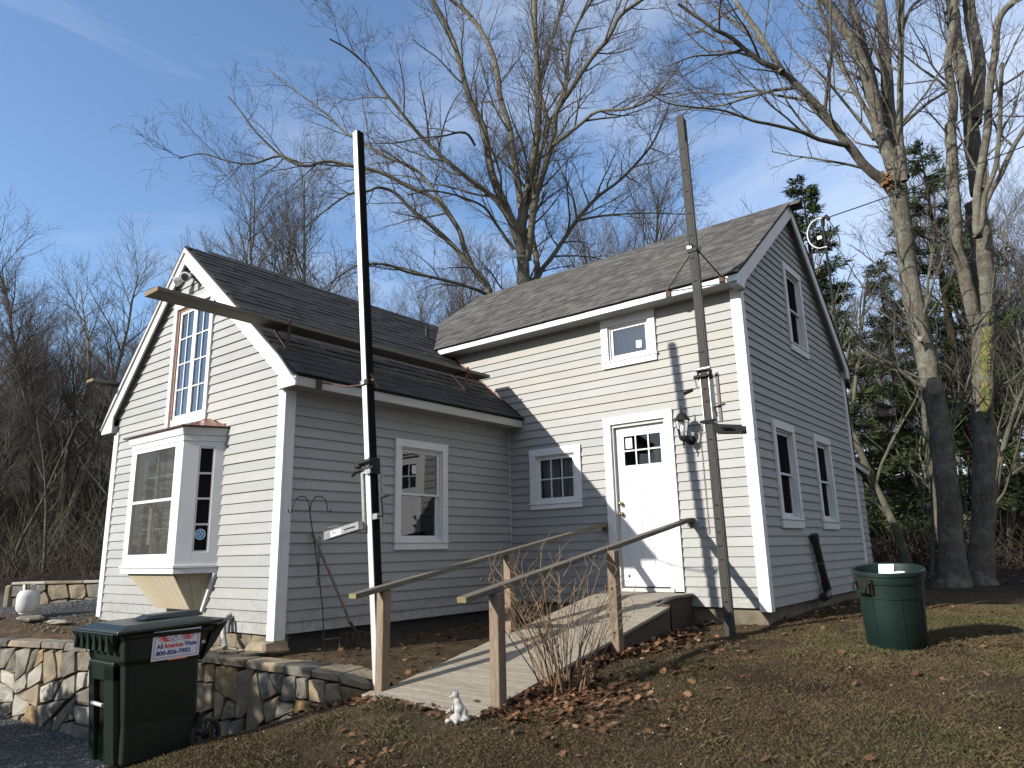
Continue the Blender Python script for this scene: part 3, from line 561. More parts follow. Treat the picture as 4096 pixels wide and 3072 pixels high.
# main fascia, soffit, rakes
trim(G().box(-1.155,-.298,3.548,XR-.01,-.278,3.628),'trim','fascia')
trim(G().box(-1.15,-.277,3.548,3.63,-.002,3.562),'soffit','soffit')
FEr=WF((XR-.02,0,0),(0,1,0),(1,0,0))
rake(FEr,.0,.022,[(-.296,3.50),(-.296,3.628),(.0,zm(0)-.03),(2.2,5.46)],[(-.10,3.50),(-.10,3.55),(.0,zm(0)-.03-.19),(2.2,5.27)],'trim')
rake(FEr,.0,.022,[(4.53,3.17),(4.53,3.35),(4.3,zm(4.3)-.03),(2.2,5.46)],[(4.38,3.17),(4.38,3.25),(4.3,zm(4.3)-.03-.2),(2.2,5.27)],'trim')
sf=G()
for a,b in (((-.27,3.62),(2.2,5.45)),((4.51,3.33),(2.2,5.45))):
    sf.add([(3.63,a[0],a[1]-.03),(3.63,b[0],b[1]-.03),(XR-.02,b[0],b[1]-.03),(XR-.02,a[0],a[1]-.03),(3.63,a[0],a[1]-.045),(3.63,b[0],b[1]-.045),(XR-.02,b[0],b[1]-.045),(XR-.02,a[0],a[1]-.045)],[(0,1,2,3),(7,6,5,4),(0,4,5,1),(3,2,6,7)])
sf.box(3.64,-.277,3.50,XR-.021,-.02,3.56); sf.box(3.64,4.40,3.17,XR-.021,4.52,3.3)
obj('soffit',sf,'soffit',house)
# copper step flashing where the wing roof meets the wall
fl=G()
for i in range(14):
    x=.27-i*.1; z=2.36+(.296-x)*.836+.012; fl.add([(x,-.028,z),(x-.1,-.028,z+.0836),(x-.1,-.028,z+.125),(x,-.028,z+.035),(x,-.07,z+.004),(x-.1,-.07,z+.0876)],[(0,1,2,3),(0,4,5,1)])
obj('flashing',fl,'copper_dark',house)
# vent pipe on the wing roof
obj('vent_pipe',G().lathe((-1.6,-.1,3.86),[(.085,0),(.06,.09),(.034,.12),(.03,.30),(.022,.30)],16),'black_metal',house,smooth=True)
# ------------------------------------------------------------------ windows
def window(F,hole,casing=.09,head=None,label=None,sashes=2,muntin=None,curt=None,apron=.09,glassm='glass',recess=.03,cas_mat='trim',room='dark_room',sashm='trim',topcut=None):
    a,b,c,d=hole; a-=.01;b+=.01;d+=.01;c-=.012; head=head or casing
    g=G(); sil=c+apron
    F.B(g,a,a+casing,.0,.044,sil,d-head); F.B(g,b-casing,b,.0,.044,sil,d-head)
    F.B(g,a-.004,b+.004,.0,.047,d-head,d)
    w=obj('window',g,cas_mat,house,bevel=.002)
    if label: w['label']=label
    g=G(); F.B(g,a-.012,b+.012,.0,.056,sil-.022,sil); F.B(g,a,b,.0,.044,c,sil-.022); obj('sill',g,cas_mat,w,bevel=.002)
    u0,u1,z0,z1=a+casing,b-casing,sil,d-head
    fr=G(); j=.02   # jamb liner
    F.B(fr,u0,u0+j,-.10,.015,z0,z1); F.B(fr,u1-j,u1,-.10,.015,z0,z1); F.B(fr,u0+j,u1-j,-.10,.015,z1-j,z1); F.B(fr,u0+j,u1-j,-.10,.012,z0,z0+j)
    obj('jamb',fr,cas_mat,w)
    u0+=j;u1-=j;z0+=j;z1-=j; st=.038
    if sashes==2:
        zm_=(z0+z1)/2
        parts=[(z0,zm_+.015,-.062,-.038),(zm_-.015,z1,-.034,-.010)]
    else: parts=[(z0,z1,-.03,-.004)]
    for i,(za,zb,n0,n1) in enumerate(parts):
        s=G(); F.B(s,u0,u0+st,n0,n1,za,zb); F.B(s,u1-st,u1,n0,n1,za,zb); F.B(s,u0+st,u1-st,n0,n1,za,za+st*(1.3 if i==0 else .7)); F.B(s,u0+st,u1-st,n0,n1,zb-st*(.7 if sashes==2 and i==0 else 1),zb)
        if muntin:
            nx,ny=muntin; x0,x1,y0,y1=u0+st,u1-st,za+st,zb-st
            for q in range(1,nx): xx=x0+(x1-x0)*q/nx; F.B(s,xx-.008,xx+.008,n0+.004,n1-.001,y0,y1)
            for q in range(1,ny): yy=y0+(y1-y0)*q/ny; F.B(s,x0,x1,n0+.005,n1-.002,yy-.008,yy+.008)
        obj('sash',s,sashm,w)
        nx,ny=muntin or (1,1); x0,x1,y0,y1=u0+st,u1-st,za+st*.7,zb-st*.7; m=(n0+n1)/2
        for p in range(nx):
            for q in range(ny):
                gx0=x0+(x1-x0)*p/nx; gx1=x0+(x1-x0)*(p+1)/nx; gy0=y0+(y1-y0)*q/ny; gy1=y0+(y1-y0)*(q+1)/ny
                gp=G(); t=rng.uniform(-.0012,.0012)
                gp.add([F.P(gx0,m+t,gy0),F.P(gx1,m-t,gy0),F.P(gx1,m-t,gy1),F.P(gx0,m+t,gy1)],[(0,1,2,3)]); obj('pane',gp,glassm,w,fix=False)
    rb=G(); a0,a1,b0,b1=u0-.02,u1+.02,z0-.02,z1+.02
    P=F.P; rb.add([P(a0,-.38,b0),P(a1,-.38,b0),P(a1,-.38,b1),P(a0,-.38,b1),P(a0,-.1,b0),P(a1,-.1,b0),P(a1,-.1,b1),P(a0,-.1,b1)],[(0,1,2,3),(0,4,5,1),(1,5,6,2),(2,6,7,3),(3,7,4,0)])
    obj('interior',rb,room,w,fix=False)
    if curt:
        cg=G()
        for (f0,f1,mat,fz) in curt:
            n=36; ua=u0+(u1-u0)*f0; ub=u0+(u1-u0)*f1; vs=[]
            for i in range(n+1):
                t=i/n; u=ua+(ub-ua)*t; nn=-.13+.012*math.sin(t*(f1-f0)*60)+.006*math.sin(t*23)
                vs+= [F.P(u,nn,z0-.01+(z1-z0)*fz),F.P(u,nn*.97,z1+.01)]
            obj('curtain',G().add(vs,[(2*i,2*i+2,2*i+3,2*i+1) for i in range(n)]),mat,w,smooth=True)
    return w
window(FM,H_w1,.10,glassm='glass_dim',label='small six pane window beside the inner corner',sashes=1,muntin=(3,2),curt=[(0,.46,'curtain',0),(.52,1,'curtain',0)],apron=.085)
window(FM,H_w2,.105,head=.17,label='small upper window under the eave with a paper tag',sashes=1,apron=.10,curt=[(0,1,'teal_cloth',0)])
obj('paper_tag',G().add([FM.P(2.20,-.008,3.08),FM.P(2.28,-.008,3.075),FM.P(2.28,-.008,3.175),FM.P(2.20,-.008,3.18)],[(0,1,2,3)]),'white_paper',house,fix=False)
window(FS,H_s1,.095,label='double hung window in the shaded wing wall',curt=[(0,.2,'curtain_dark',0)],apron=.10)
window(FE,H_r1,.09,head=.10,label='lower end wall window nearer the front corner',curt=[(0,.4,'curtain_dark',0),(.6,1,'curtain_dark',0)],apron=.12,glassm='screen')
window(FE,H_r2,.085,head=.10,label='lower end wall window nearer the back corner',curt=[(0,.35,'curtain_dark',0),(.7,1,'curtain_dark',0)],apron=.12,glassm='screen')
window(FE,H_r3,.09,head=.10,label='upstairs window in the end gable',curt=[(0,.35,'curtain_dark',0),(.65,1,'curtain_dark',0)],apron=.12,glassm='screen')
# tall twin casement in the wing gable
def tall():
    F=FG; a,b,c,d=-2.595,-1.60,2.13,3.79
    g=G(); F.B(g,a,a+.075,0,.042,c,d-.08); F.B(g,b-.075,b,0,.042,c,d-.08); F.B(g,a,b,0,.045,d-.08,d)
    w=obj('window',g,'trim',house,bevel=.002); w['label']='tall twin casement window above the bay'
    g=G(); F.B(g,a+.075,a+.105,-.1,.016,c,d-.08); F.B(g,b-.105,b-.075,-.1,.016,c,d-.08); F.B(g,a+.105,b-.105,-.1,.012,d-.11,d-.08); obj('jamb',g,'rust_wood',w)
    g=G(); F.B(g,a+.105,b-.105,-.1,.02,c,c+.09); obj('sill',g,'trim',w)
    mid=(a+b)/2
    for (u0,u1) in ((a+.107,mid-.002),(mid+.002,b-.107)):
        s=G(); z0,z1=c+.09,d-.11; st=.042
        F.B(s,u0,u0+st,-.03,.0,z0,z1); F.B(s,u1-st,u1,-.03,.0,z0,z1); F.B(s,u0+st,u1-st,-.03,0,z0,z0+.05); F.B(s,u0+st,u1-st,-.03,0,z1-st,z1)
        um=(u0+u1)/2; F.B(s,um-.008,um+.008,-.026,-.002,z0+.05,z1-st)
        H=(z1-st-z0-.05)
        for q in range(1,4): zz=z0+.05+H*q/4; F.B(s,u0+st,u1-st,-.025,-.003,zz-.008,zz+.008)
        obj('sash',s,'trim',w)
        for p in range(2):
            for q in range(4):
                x0=u0+st+(u1-u0-2*st)*p/2; x1=x0+(u1-u0-2*st)/2; y0=z0+.05+H*q/4; t=rng.uniform(-.0015,.0015)
                obj('pane',G().add([F.P(x0,-.014+t,y0),F.P(x1,-.014-t,y0),F.P(x1,-.014-t,y0+H/4),F.P(x0,-.014+t,y0+H/4)],[(0,1,2,3)]),'glass_old',w,fix=False)
    P=F.P; a0,a1,b0,b1=a+.1,b-.1,c+.08,d-.1
    obj('interior',G().add([P(a0,-.38,b0),P(a1,-.38,b0),P(a1,-.38,b1),P(a0,-.38,b1),P(a0,-.1,b0),P(a1,-.1,b0),P(a1,-.1,b1),P(a0,-.1,b1)],[(0,1,2,3),(0,4,5,1),(1,5,6,2),(2,6,7,3),(3,7,4,0)]),'dark_room',w,fix=False)
tall()
# door ----------------------------------------------------------------
def door():
    F=FM
    g=G(); F.B(g,1.656,1.765,0,.042,-.02,2.09); F.B(g,2.545,2.656,0,.042,-.02,2.09); F.B(g,1.652,2.66,0,.045,2.09,2.19)
    fr=obj('door_frame',g,'trim',house,bevel=.002)
    g=G(); F.B(g,1.765,1.79,-.09,.012,-.02,2.09); F.B(g,2.52,2.545,-.09,.012,-.02,2.09); F.B(g,1.79,2.52,-.09,.012,2.05,2.09); F.B(g,1.79,2.52,-.09,.03,-.03,.012); obj('jamb',g,'trim_old',fr)
    obj('threshold',FM.B(G(),1.80,2.44,-.035,-.02,.012,.03),'black_rubber',fr)
    n0,n1=-.075,-.036; L=(1.905,2.455,1.53,1.935)
    g=G(); F.B(g,1.792,L[0],n0,n1,.015,2.048); F.B(g,L[1],2.518,n0,n1,.015,2.048); F.B(g,L[0],L[1],n0,n1,.015,L[2]); F.B(g,L[0],L[1],n0,n1,L[3],2.048)
    dr=obj('door',g,'door_paint',house); dr['label']='white front door with six small panes and two knobs'
    g=G()
    for (u0,u1) in ((1.895,2.115),(2.245,2.465)):
        z0,z1=.25,1.375
        for q in ((u0,u1,z0,z0+.014),(u0,u1,z1-.014,z1),(u0,u0+.014,z0+.014,z1-.014),(u1-.014,u1,z0+.014,z1-.014)): F.B(g,q[0],q[1],n1,n1+.007,q[2],q[3])
        F.B(g,u0+.04,u1-.04,n1,n1+.004,z0+.04,z1-.04)
    obj('panel_moulding',g,'door_paint',dr,bevel=.002)
    g=G(); a,b,c,d=L
    for q in ((a-.02,b+.02,c-.02,c+.012),(a-.02,b+.02,d-.012,d+.02),(a-.02,a+.012,c+.012,d-.012),(b-.012,b+.02,c+.012,d-.012)): F.B(g,q[0],q[1],n1,n1+.007,q[2],q[3])
    for q in (1,2): x=a+(b-a)*q/3; F.B(g,x-.009,x+.009,n1-.004,n1+.006,c+.012,d-.012)
    F.B(g,a+.012,b-.012,n1-.005,n1+.005,(c+d)/2-.009,(c+d)/2+.009)
    obj('grille',g,'door_paint',dr)
    for p in range(3):
        for q in range(2):
            x0=a+(b-a)*p/3; x1=a+(b-a)*(p+1)/3; y0=c+(d-c)*q/2; y1=y0+(d-c)/2
            obj('pane',G().add([F.P(x0,n1-.012,y0),F.P(x1,n1-.012,y0),F.P(x1,n1-.012,y1),F.P(x0,n1-.012,y1)],[(0,1,2,3)]),'glass_dim',dr,fix=False)
    P=F.P; obj('interior',G().add([P(a,-.38,c),P(b,-.38,c),P(b,-.38,d),P(a,-.38,d),P(a,-.08,c),P(b,-.08,c),P(b,-.08,d),P(a,-.08,d)],[(0,1,2,3),(0,4,5,1),(1,5,6,2),(2,6,7,3),(3,7,4,0)]),'dark_room',dr,fix=False)
    obj('sticker',G().add([P(1.935,n1-.009,1.765),P(2.03,n1-.009,1.765),P(2.03,n1-.009,1.90),P(1.935,n1-.009,1.90)],[(0,1,2,3)]),'white_paper',dr,fix=False)
    for z in (.93,1.06):
        k=G(); 
        k.tube([(1.835,-n1*-1+.0,z),(1.835,.0-.0,z)],.028,14) if 0 else None
        yb=-n1
        k.tube([(1.835,yb,z),(1.835,yb-.012,z)],.028,14); k.tube([(1.835,yb-.012,z),(1.835,yb-.035,z)],.012,10); k.sphere((1.835,yb-.05,z),.026,12,8)
        o=obj('knob',k,'brass',dr,smooth=True)
door()
# bay window -----------------------------------------------------------
def bay():
    yf=-4.20; yw=-3.797; xa,xb=-2.60,-1.35; wa,wb=-2.83,-1.13
    root=obj('bay_window',G().box(xa+.02,yw+.02,.36,xb-.02,yw+.03,1.95),'dark_room',house); root['label']='white bay window under a small copper roof'
    # front frame: glass opening x -2.47..-1.53, z .55..1.75
    def fbox(g,x0,x1,z0,z1,d=.05,o=0): g.box(x0,yf-o,z0,x1,yf+d,z1)
    g=G(); fbox(g,xa,-2.475,.42,1.80); fbox(g,-1.525,xb,.42,1.80); fbox(g,-2.475,-1.525,.42,.55); fbox(g,-2.475,-1.525,1.75,1.80)
    obj('front_frame',g,'trim',root,bevel=.002)
    g=G(); fbox(g,-2.475,-1.525,1.140,1.172,.03,-.004); obj('meeting_rail',g,'trim',root)
    obj('pane',G().add([(-2.475,yf+.022,.55),(-1.525,yf+.022,.55),(-1.525,yf+.022,1.14),(-2.475,yf+.022,1.14)],[(0,1,2,3)]),'glass_dim',root,fix=False)
    obj('pane',G().add([(-2.475,yf+.022,1.172),(-1.525,yf+.022,1.172),(-1.525,yf+.022,1.75),(-2.475,yf+.022,1.75)],[(0,1,2,3)]),'glass_dim',root,fix=False)
    obj('insect_screen',G().add([(-2.475,yf+.012,.55),(-1.525,yf+.012,.55),(-1.525,yf+.012,1.75),(-2.475,yf+.012,1.75)],[(0,1,2,3)]),'screen_bay',root,fix=False)
    g=G(); g.box(-2.5,yf+.20,.5,-1.5,yf+.21,1.78); obj('interior',g,'screen_grey',root)
    g=G()
    for x in (-2.16,-1.76): g.box(x-.012,yf+.12,.56,x+.012,yf+.14,1.74)
    for z in (.84,1.46): g.box(-2.45,yf+.125,z-.006,-1.55,yf+.135,z+.006)
    obj('inner_muntin',g,'trim_old',root)
    obj('blind_slat',G().box(-2.24,yf+.10,.66,-2.165,yf+.112,1.10),'trim_old',root)
    # side panels along (xb,yf)->(wb,yw) and mirrored
    for sgn,(px,wx) in ((1,(xb,wb)),(-1,(xa,wa))):
        O=Vector((px,yf,0)); d=Vector((wx-px,yw-yf,0)); Ln=d.length; U=d.normalized(); N=Vector((U.y,-U.x,0))*(1 if sgn>0 else -1)
        F=WF(O,U,N); g=G(); u0,u1=.17,.335
        F.B(g,0,u0,-.035,.0,.42,1.80); F.B(g,u1,Ln,-.035,.0,.42,1.80); F.B(g,u0,u1,-.035,0,.42,.56); F.B(g,u0,u1,-.035,0,1.74,1.80)
        obj('side_frame',g,'trim',root,bevel=.002)
        g=G()
        for (a,b,c,e) in ((u0,u0+.018,.56,1.74),(u1-.018,u1,.56,1.74),(u0+.018,u1-.018,.56,.58),(u0+.018,u1-.018,1.72,1.74)): F.B(g,a,b,-.045,-.012,c,e)
        for k in range(1,4): z=.58+(1.72-.58)*k/4; F.B(g,u0+.018,u1-.018,-.04,-.012,z-.011,z+.011)
        obj('side_sash',g,'trim',root)
        for k in range(4):
            z=.58+1.14*k/4; obj('pane',G().add([F.P(u0,-.025,z),F.P(u1,-.025,z),F.P(u1,-.025,z+.285),F.P(u0,-.025,z+.285)],[(0,1,2,3)]),'screen',root,fix=False)
        obj('interior',G().add([F.P(u0-.02,-.12,.5),F.P(u1+.02,-.12,.5),F.P(u1+.02,-.12,1.78),F.P(u0-.02,-.12,1.78)],[(0,1,2,3)]),'dark_room',root,fix=False)
        if sgn>0:
            cc=(u0+u1)/2-.008; zc=.755
            st=obj('sticker',G().add([F.P(cc+.055*math.cos(t*.2618),-.021,zc+.06*math.sin(t*.2618)) for t in range(24)],[tuple(range(24))]),'white_paper',root,fix=False)
            vs=[];fs=[]
            vs=[F.P(cc+.049*math.cos(t*.2618),-.0195,zc+.054*math.sin(t*.2618)) for t in range(24)]
            obj('sticker',G().add(vs,[tuple(range(24))]),'sticker_blue',root,fix=False)
            vs=[]
            for t in range(16): r=.040 if t%4==0 else (.016 if t%2 else .026); vs.append(F.P(cc+r*math.cos(t*.3927),-.018,zc+1.08*r*math.sin(t*.3927)))
            obj('sticker',G().add(vs,[tuple(range(16))]),'white_paper',root,fix=False)
            vs=[F.P(cc+(.028 if t%2==0 else .009)*math.cos(t*.7854+.785),-.0165,zc+1.08*(.028 if t%2==0 else .009)*math.sin(t*.7854+.785)) for t in range(8)]
            obj('sticker',G().add(vs,[tuple(range(8))]),'sign_blue',root,fix=False)
    def ring(z0,z1,e0,e1=None):
        e1=e0 if e1 is None else e1
        q=lambda e,z:[(xa-e,yf-e,z),(xb+e,yf-e,z),(wb+e*1.1,yw-.001,z),(wa-e*1.1,yw-.001,z)]
        return G().frus(q(e0,z0),q(e1,z1))
    obj('sill',ring(.395,.425,.022),'trim',root,bevel=.003)
    obj('apron',ring(.335,.395,.008),'trim',root,bevel=.002)
    obj('frieze',ring(1.80,1.865,.008),'trim',root,bevel=.002)
    obj('crown',ring(1.865,1.95,.02,.05),'trim',root,bevel=.004)
    q0=[(xa-.13,yf-.075,1.952),(xb+.075,yf-.075,1.952),(wb+.075,yw-.002,1.952),(wa-.15,yw-.002,1.952)]
    q1=[(x,y,1.968) for x,y,z in q0]
    obj('drip_edge',G().frus(q0,q1),'copper_dark',root)
    q2=[(-2.42,yw-.028,2.12),(-1.50,yw-.028,2.12),(-1.50,yw-.01,2.12),(-2.42,yw-.01,2.12)]
    obj('copper_roof',G().frus([(x,y,1.9685) for x,y,z in q0],q2),'copper',root)
    # beadboard skirt tapering to the wall: each board a piece
    xt0,xt1=-2.50,-1.42; xl0,xl1=-2.24,-1.44; yl=-3.93; zt,zl=.333,-.06
    n=8
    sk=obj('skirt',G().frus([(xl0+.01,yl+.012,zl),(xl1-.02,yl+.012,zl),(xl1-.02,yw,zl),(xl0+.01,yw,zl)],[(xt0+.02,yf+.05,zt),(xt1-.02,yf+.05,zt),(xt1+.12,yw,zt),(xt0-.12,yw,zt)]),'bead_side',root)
    for k in range(n):
        f0,f1=k/n,(k+1)/n; g_=.004
        T0=xt0+(xt1-xt0)*f0+g_; T1=xt0+(xt1-xt0)*f1; L0=xl0+(xl1-xl0)*f0+g_; L1=xl0+(xl1-xl0)*f1
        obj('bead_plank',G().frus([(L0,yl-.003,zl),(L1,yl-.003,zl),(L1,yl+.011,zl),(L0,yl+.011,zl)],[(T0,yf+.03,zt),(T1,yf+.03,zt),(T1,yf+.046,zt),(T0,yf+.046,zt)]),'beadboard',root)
    for k in range(3):
        f0,f1=k/3,(k+1)/3
        l=lambda f:Vector((xl1+(-1.385-xl1)*f,yl+(yw-yl)*f,zl)); t=lambda f:Vector((xt1+(wb-.06-xt1)*f,yf+.05+(yw-yf-.05)*f,zt))
        N=Vector((.012,-.004,0)); 
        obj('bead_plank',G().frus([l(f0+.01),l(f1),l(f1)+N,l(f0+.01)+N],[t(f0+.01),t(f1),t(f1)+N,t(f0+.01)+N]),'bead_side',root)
    obj('skirt_trim',G().beam((-1.355,yw-.03,zl-.02),(wb-.01,yw-.03,zt+.0),.03,.05,(0,1,0)),'trim',root)
bay()
# small lean-to behind the main block
g=G(); g.box(2.2,4.49,-.3,3.55,5.35,1.70); lt=obj('lean_to',g,'siding_side',house); lt['label']='low back addition with shed roof'
F5=WF((3.55,0,0),(0,1,0),(1,0,0)); 
for k in range(17): 
    z=-.25+k*.1125; g=G(); g.add([F5.P(u,n,zz) for u,n,zz in ((4.52,.022,z),(5.33,.022,z),(5.33,.005,z+.12),(4.52,.005,z+.12),(4.52,0,z),(5.33,0,z))],[(0,1,2,3),(0,4,5,1)]); obj('clapboard',g,'siding_side',lt)
obj('roof',G().frus([(2.1,4.49,1.84),(3.63,4.49,1.84),(3.63,5.62,1.72),(2.1,5.62,1.72)],[(2.1,4.49,1.89),(3.63,4.49,1.89),(3.63,5.62,1.77),(2.1,5.62,1.77)]),'shingle_main',lt)
obj('rake_board',G().frus([(3.61,4.49,1.76),(3.632,4.49,1.76),(3.632,5.60,1.64),(3.61,5.60,1.64)],[(3.61,4.49,1.838),(3.632,4.49,1.838),(3.632,5.60,1.718),(3.61,5.60,1.718)]),'trim_old',lt)
# ------------------------------------------------------------------ terrain
def tps(pts,lam=.002):
    P=np.array(pts,float); X=P[:,:2]; n=len(P)
    K=lambda r:np.where(r>1e-9,r*r*np.log(r+1e-12),0)
    d=np.linalg.norm(X[:,None]-X[None],axis=2); A=np.zeros((n+3,n+3)); A[:n,:n]=K(d)+lam*np.eye(n); A[:n,n]=1; A[:n,n+1:]=X; A[n,:n]=1; A[n+1:,:n]=X.T
    w=np.linalg.solve(A,np.concatenate([P[:,2],[0,0,0]]))
    def f(x,y):
        x=np.asarray(x,float); y=np.asarray(y,float); q=np.stack([x.ravel(),y.ravel()],1)
        r=np.linalg.norm(q[:,None]-X[None],axis=2); return (K(r)@w[:n]+w[n]+q@w[n+1:]).reshape(x.shape)
    return f
LOWP=[(1.42,-3.75,-.70),(.9,-3.9,-.84),(.36,-4.0,-1.0),(-.29,-4.2,-1.2),(-1.3,-4.35,-1.33),(-2.6,-4.55,-1.38),(-4.2,-4.9,-1.22),(-7,-5.7,-1.15),(.6,-5.3,-.97),(-1.1,-5.7,-1.27),
 (2.3,-3.95,-.625),(2.95,-3.9,-.63),(3.0,-4.4,-.67),(1.75,-4.0,-.66),(3.5,-.82,-.4),(3.63,0,-.36),(5,-.9,-.39),(3.7,4.4,-.3),(5.6,3.5,-.3),(8,0,-.37),(6.56,-8.2,-1.1),
 (3.0,-2.2,-.47),(2.8,-.1,-.40),(8,-4,-.68),(4.5,9,-.25),(10,8,-.2),(3,-8,-1.15),(-3,-8,-1.4),(12,-8,-.9),(0,-12,-1.5),(10,-14,-1.4),(-10,-10,-1.5),
 (0,-1.5,-.78),(-4,0,-1.2),(-8,-2,-1.1),(1.3,-2.2,-.70),(1.9,-1,-.52),(1.9,-3,-.62),(1.5,-3.4,-.68),(2.3,-2,-.50),(-14,-6,-1.2),(-13,0,-.7),(-12,6,-.1),(-3,8,-.15),(-16,8,.2),(0,6,-.4)]
TERP=[(0,-3.97,-.41),(1.3,-3.62,-.56),(.5,-3.85,-.46),(1.7,-3.5,-.62),(1.7,-2,-.5),(1.7,-.3,-.43),(.1,-2,-.45),(.1,-.1,-.42),(-.8,-4.1,-.40),(-2.6,-4.4,-.37),(-4.2,-4.8,-.36),(-4.05,-3.8,-.24),(-4.8,-4.4,-.22),(-7,-3.6,-.22),(-9,-3,-.28),(-6,0,-.1),(-10,3,.1),(-4.5,4,0),(-1,-3.8,-.42),(-2,-3.8,-.36),(-15,0,.05),(-15,7,.35),(-3,8,-.1),(-7,-5.2,-.4),(-12,-6,-.4)]
fl=tps(LOWP); ft=tps(TERP)
WL=[(1.36,-3.74),(.5,-3.97),(-.8,-4.17),(-2.6,-4.52),(-4.2,-4.89),(-7,-5.65),(-13,-7.4)]   # retaining wall face line
wx=np.array([p[0] for p in WL][::-1]); wy=np.array([p[1] for p in WL][::-1])
def wall_y(x): return np.interp(x,wx,wy)
FHX,FHY=-.618,.786
def hill(x,y):
    q=(x-6.56)*FHX+(y+8.2)*FHY; l=(x-6.56)*FHY-(y+8.2)*FHX
    k=np.interp(l,[-14,-4,4,12],[.21,.13,.09,.10]); st=np.interp(l,[-14,0,8],[15,20,19])
    d=np.maximum(0,q-st); return k*d*d/(d+6)
def bumpn(x,y):
    return .012*np.sin(x*3.1+y*1.7)*np.sin(y*2.9-x)+.008*np.sin(x*7.3+1)*np.sin(y*6.1)
def hlow(x,y):
    x=np.asarray(x,float); y=np.asarray(y,float); cx=np.clip(x,-16,13); cy=np.clip(y,-13,10)
    return fl(cx,cy)+bumpn(x,y)+hill(x,y)
def hter(x,y):
    x=np.asarray(x,float); y=np.asarray(y,float); h=ft(np.clip(x,-15,2),np.clip(y,-7,8))+bumpn(x,y)*.8+hill(x,y)
    t=np.clip((x-1.42)/.40,0,1); t=t*t*(3-2*t); low=hlow(x,y)-.04
    h=h*(1-t)+low*t
    h=h-.11*np.exp(-np.maximum(0,y-np.interp(x,wx,wy)-.1)/.28)*(x<1.4)
    t2=np.clip((np.abs(x+4)-10.5)/1.5,0,1)*(x<-5)+np.clip((y-6)/2,0,1); t2=np.clip(t2,0,1)
    return h*(1-t2)+np.minimum(h,hlow(x,y)-.05)*t2
def gz(x,y):
    x=float(x); y=float(y)
    if x<1.4 and y>wall_y(x) and x>-15: return float(max(hter(x,y),hlow(x,y)))
    return float(max(hlow(x,y),hter(x,y) if (1.4<=x<1.85 and y>-3.8) else -9))
def grid(name,xs,ys,hf,maskf,keep=None):
    X,Y=np.meshgrid(xs,ys,indexing='ij'); Z=hf(X,Y); nx,ny=X.shape
    V=np.stack([X,Y,Z],2).reshape(-1,3)
    i=np.arange((nx-1))[:,None]*ny+np.arange(ny-1)[None]; F=np.stack([i,i+ny,i+ny+1,i+1],2).reshape(-1,4)
    if keep is not None: F=F[keep(V[F].mean(1))]
    me=bpy.data.meshes.new(name); me.from_pydata(V.tolist(),[],F.tolist()); me.materials.append(MATS['ground'])
    me.polygons.foreach_set('use_smooth',[True]*len(me.polygons))
    c=me.color_attributes.new('mask','FLOAT_COLOR','POINT'); m=maskf(V[:,0],V[:,1]); c.data.foreach_set('color',np.concatenate([m,np.ones((len(m),1))],1).ravel())
    o=bpy.data.objects.new(name,me); link(o); return tag(o,kind='structure')
def ss(a,b,x): t=np.clip((x-a)/(b-a),0,1); return t*t*(3-2*t)
def wob(x,y): return .25*np.sin(x*2.1+y*.7)+.18*np.sin(y*3.7-x*1.3)+.1*np.sin(x*6+y*5)
def mlow(x,y):
    q=(x-6.56)*FHX+(y+8.2)*FHY
    gravel=ss(.35,-.25,x+(-y-5.0)*-.35+wob(x,y)*.5)*ss(2.5,.5,y+4)
    woods=np.maximum(ss(14.5,16.5,q+wob(x,y)),ss(5.3,7.5,y+wob(x,y)*1.2))
    dirt=.85*ss(1.0,.3,np.hypot((x-1.35-wob(x,y)*.3)/2.0,(y+4.35)/.55))+.5*ss(.55,.2,np.abs(x-3.2)+np.abs(y+2)*.1)
    return np.stack([gravel,woods,np.clip(dirt,0,1)*(1-gravel)],1)
def mter(x,y):
    gravel=ss(-3.9,-4.4,x+wob(x,y)*.3)*ss(-4.5,-4.1,y+wob(x,y)*.25)
    q=(x-6.56)*FHX+(y+8.2)*FHY; woods=ss(15.5,17,q)
    dirt=np.where(x<-.2,.95,.35+.6*ss(1.2,.2,x)); return np.stack([gravel,woods,dirt*(1-gravel)],1)
def spaced(a,b,fine0,fine1,step,far):
    m=list(np.arange(fine0,fine1+1e-6,step)); x=fine0; s=step
    L=[]
    while x>a: s=min(s*1.18,far); x-=s; L.append(x)
    x=fine1; s=step; Rr=[]
    while x<b: s=min(s*1.18,far); x+=s; Rr.append(x)
    return np.array(L[::-1]+m+Rr)
grid('ground',spaced(-220,160,-5,9.5,.11,7),spaced(-60,260,-8.6,6,.11,7),hlow,mlow)
grid('terrace_ground',np.arange(-15,1.96,.10),np.arange(-8,8.1,.10),hter,mter,lambda c:(c[:,1]>np.interp(c[:,0],wx,wy)+.10)&(c[:,0]<1.95))
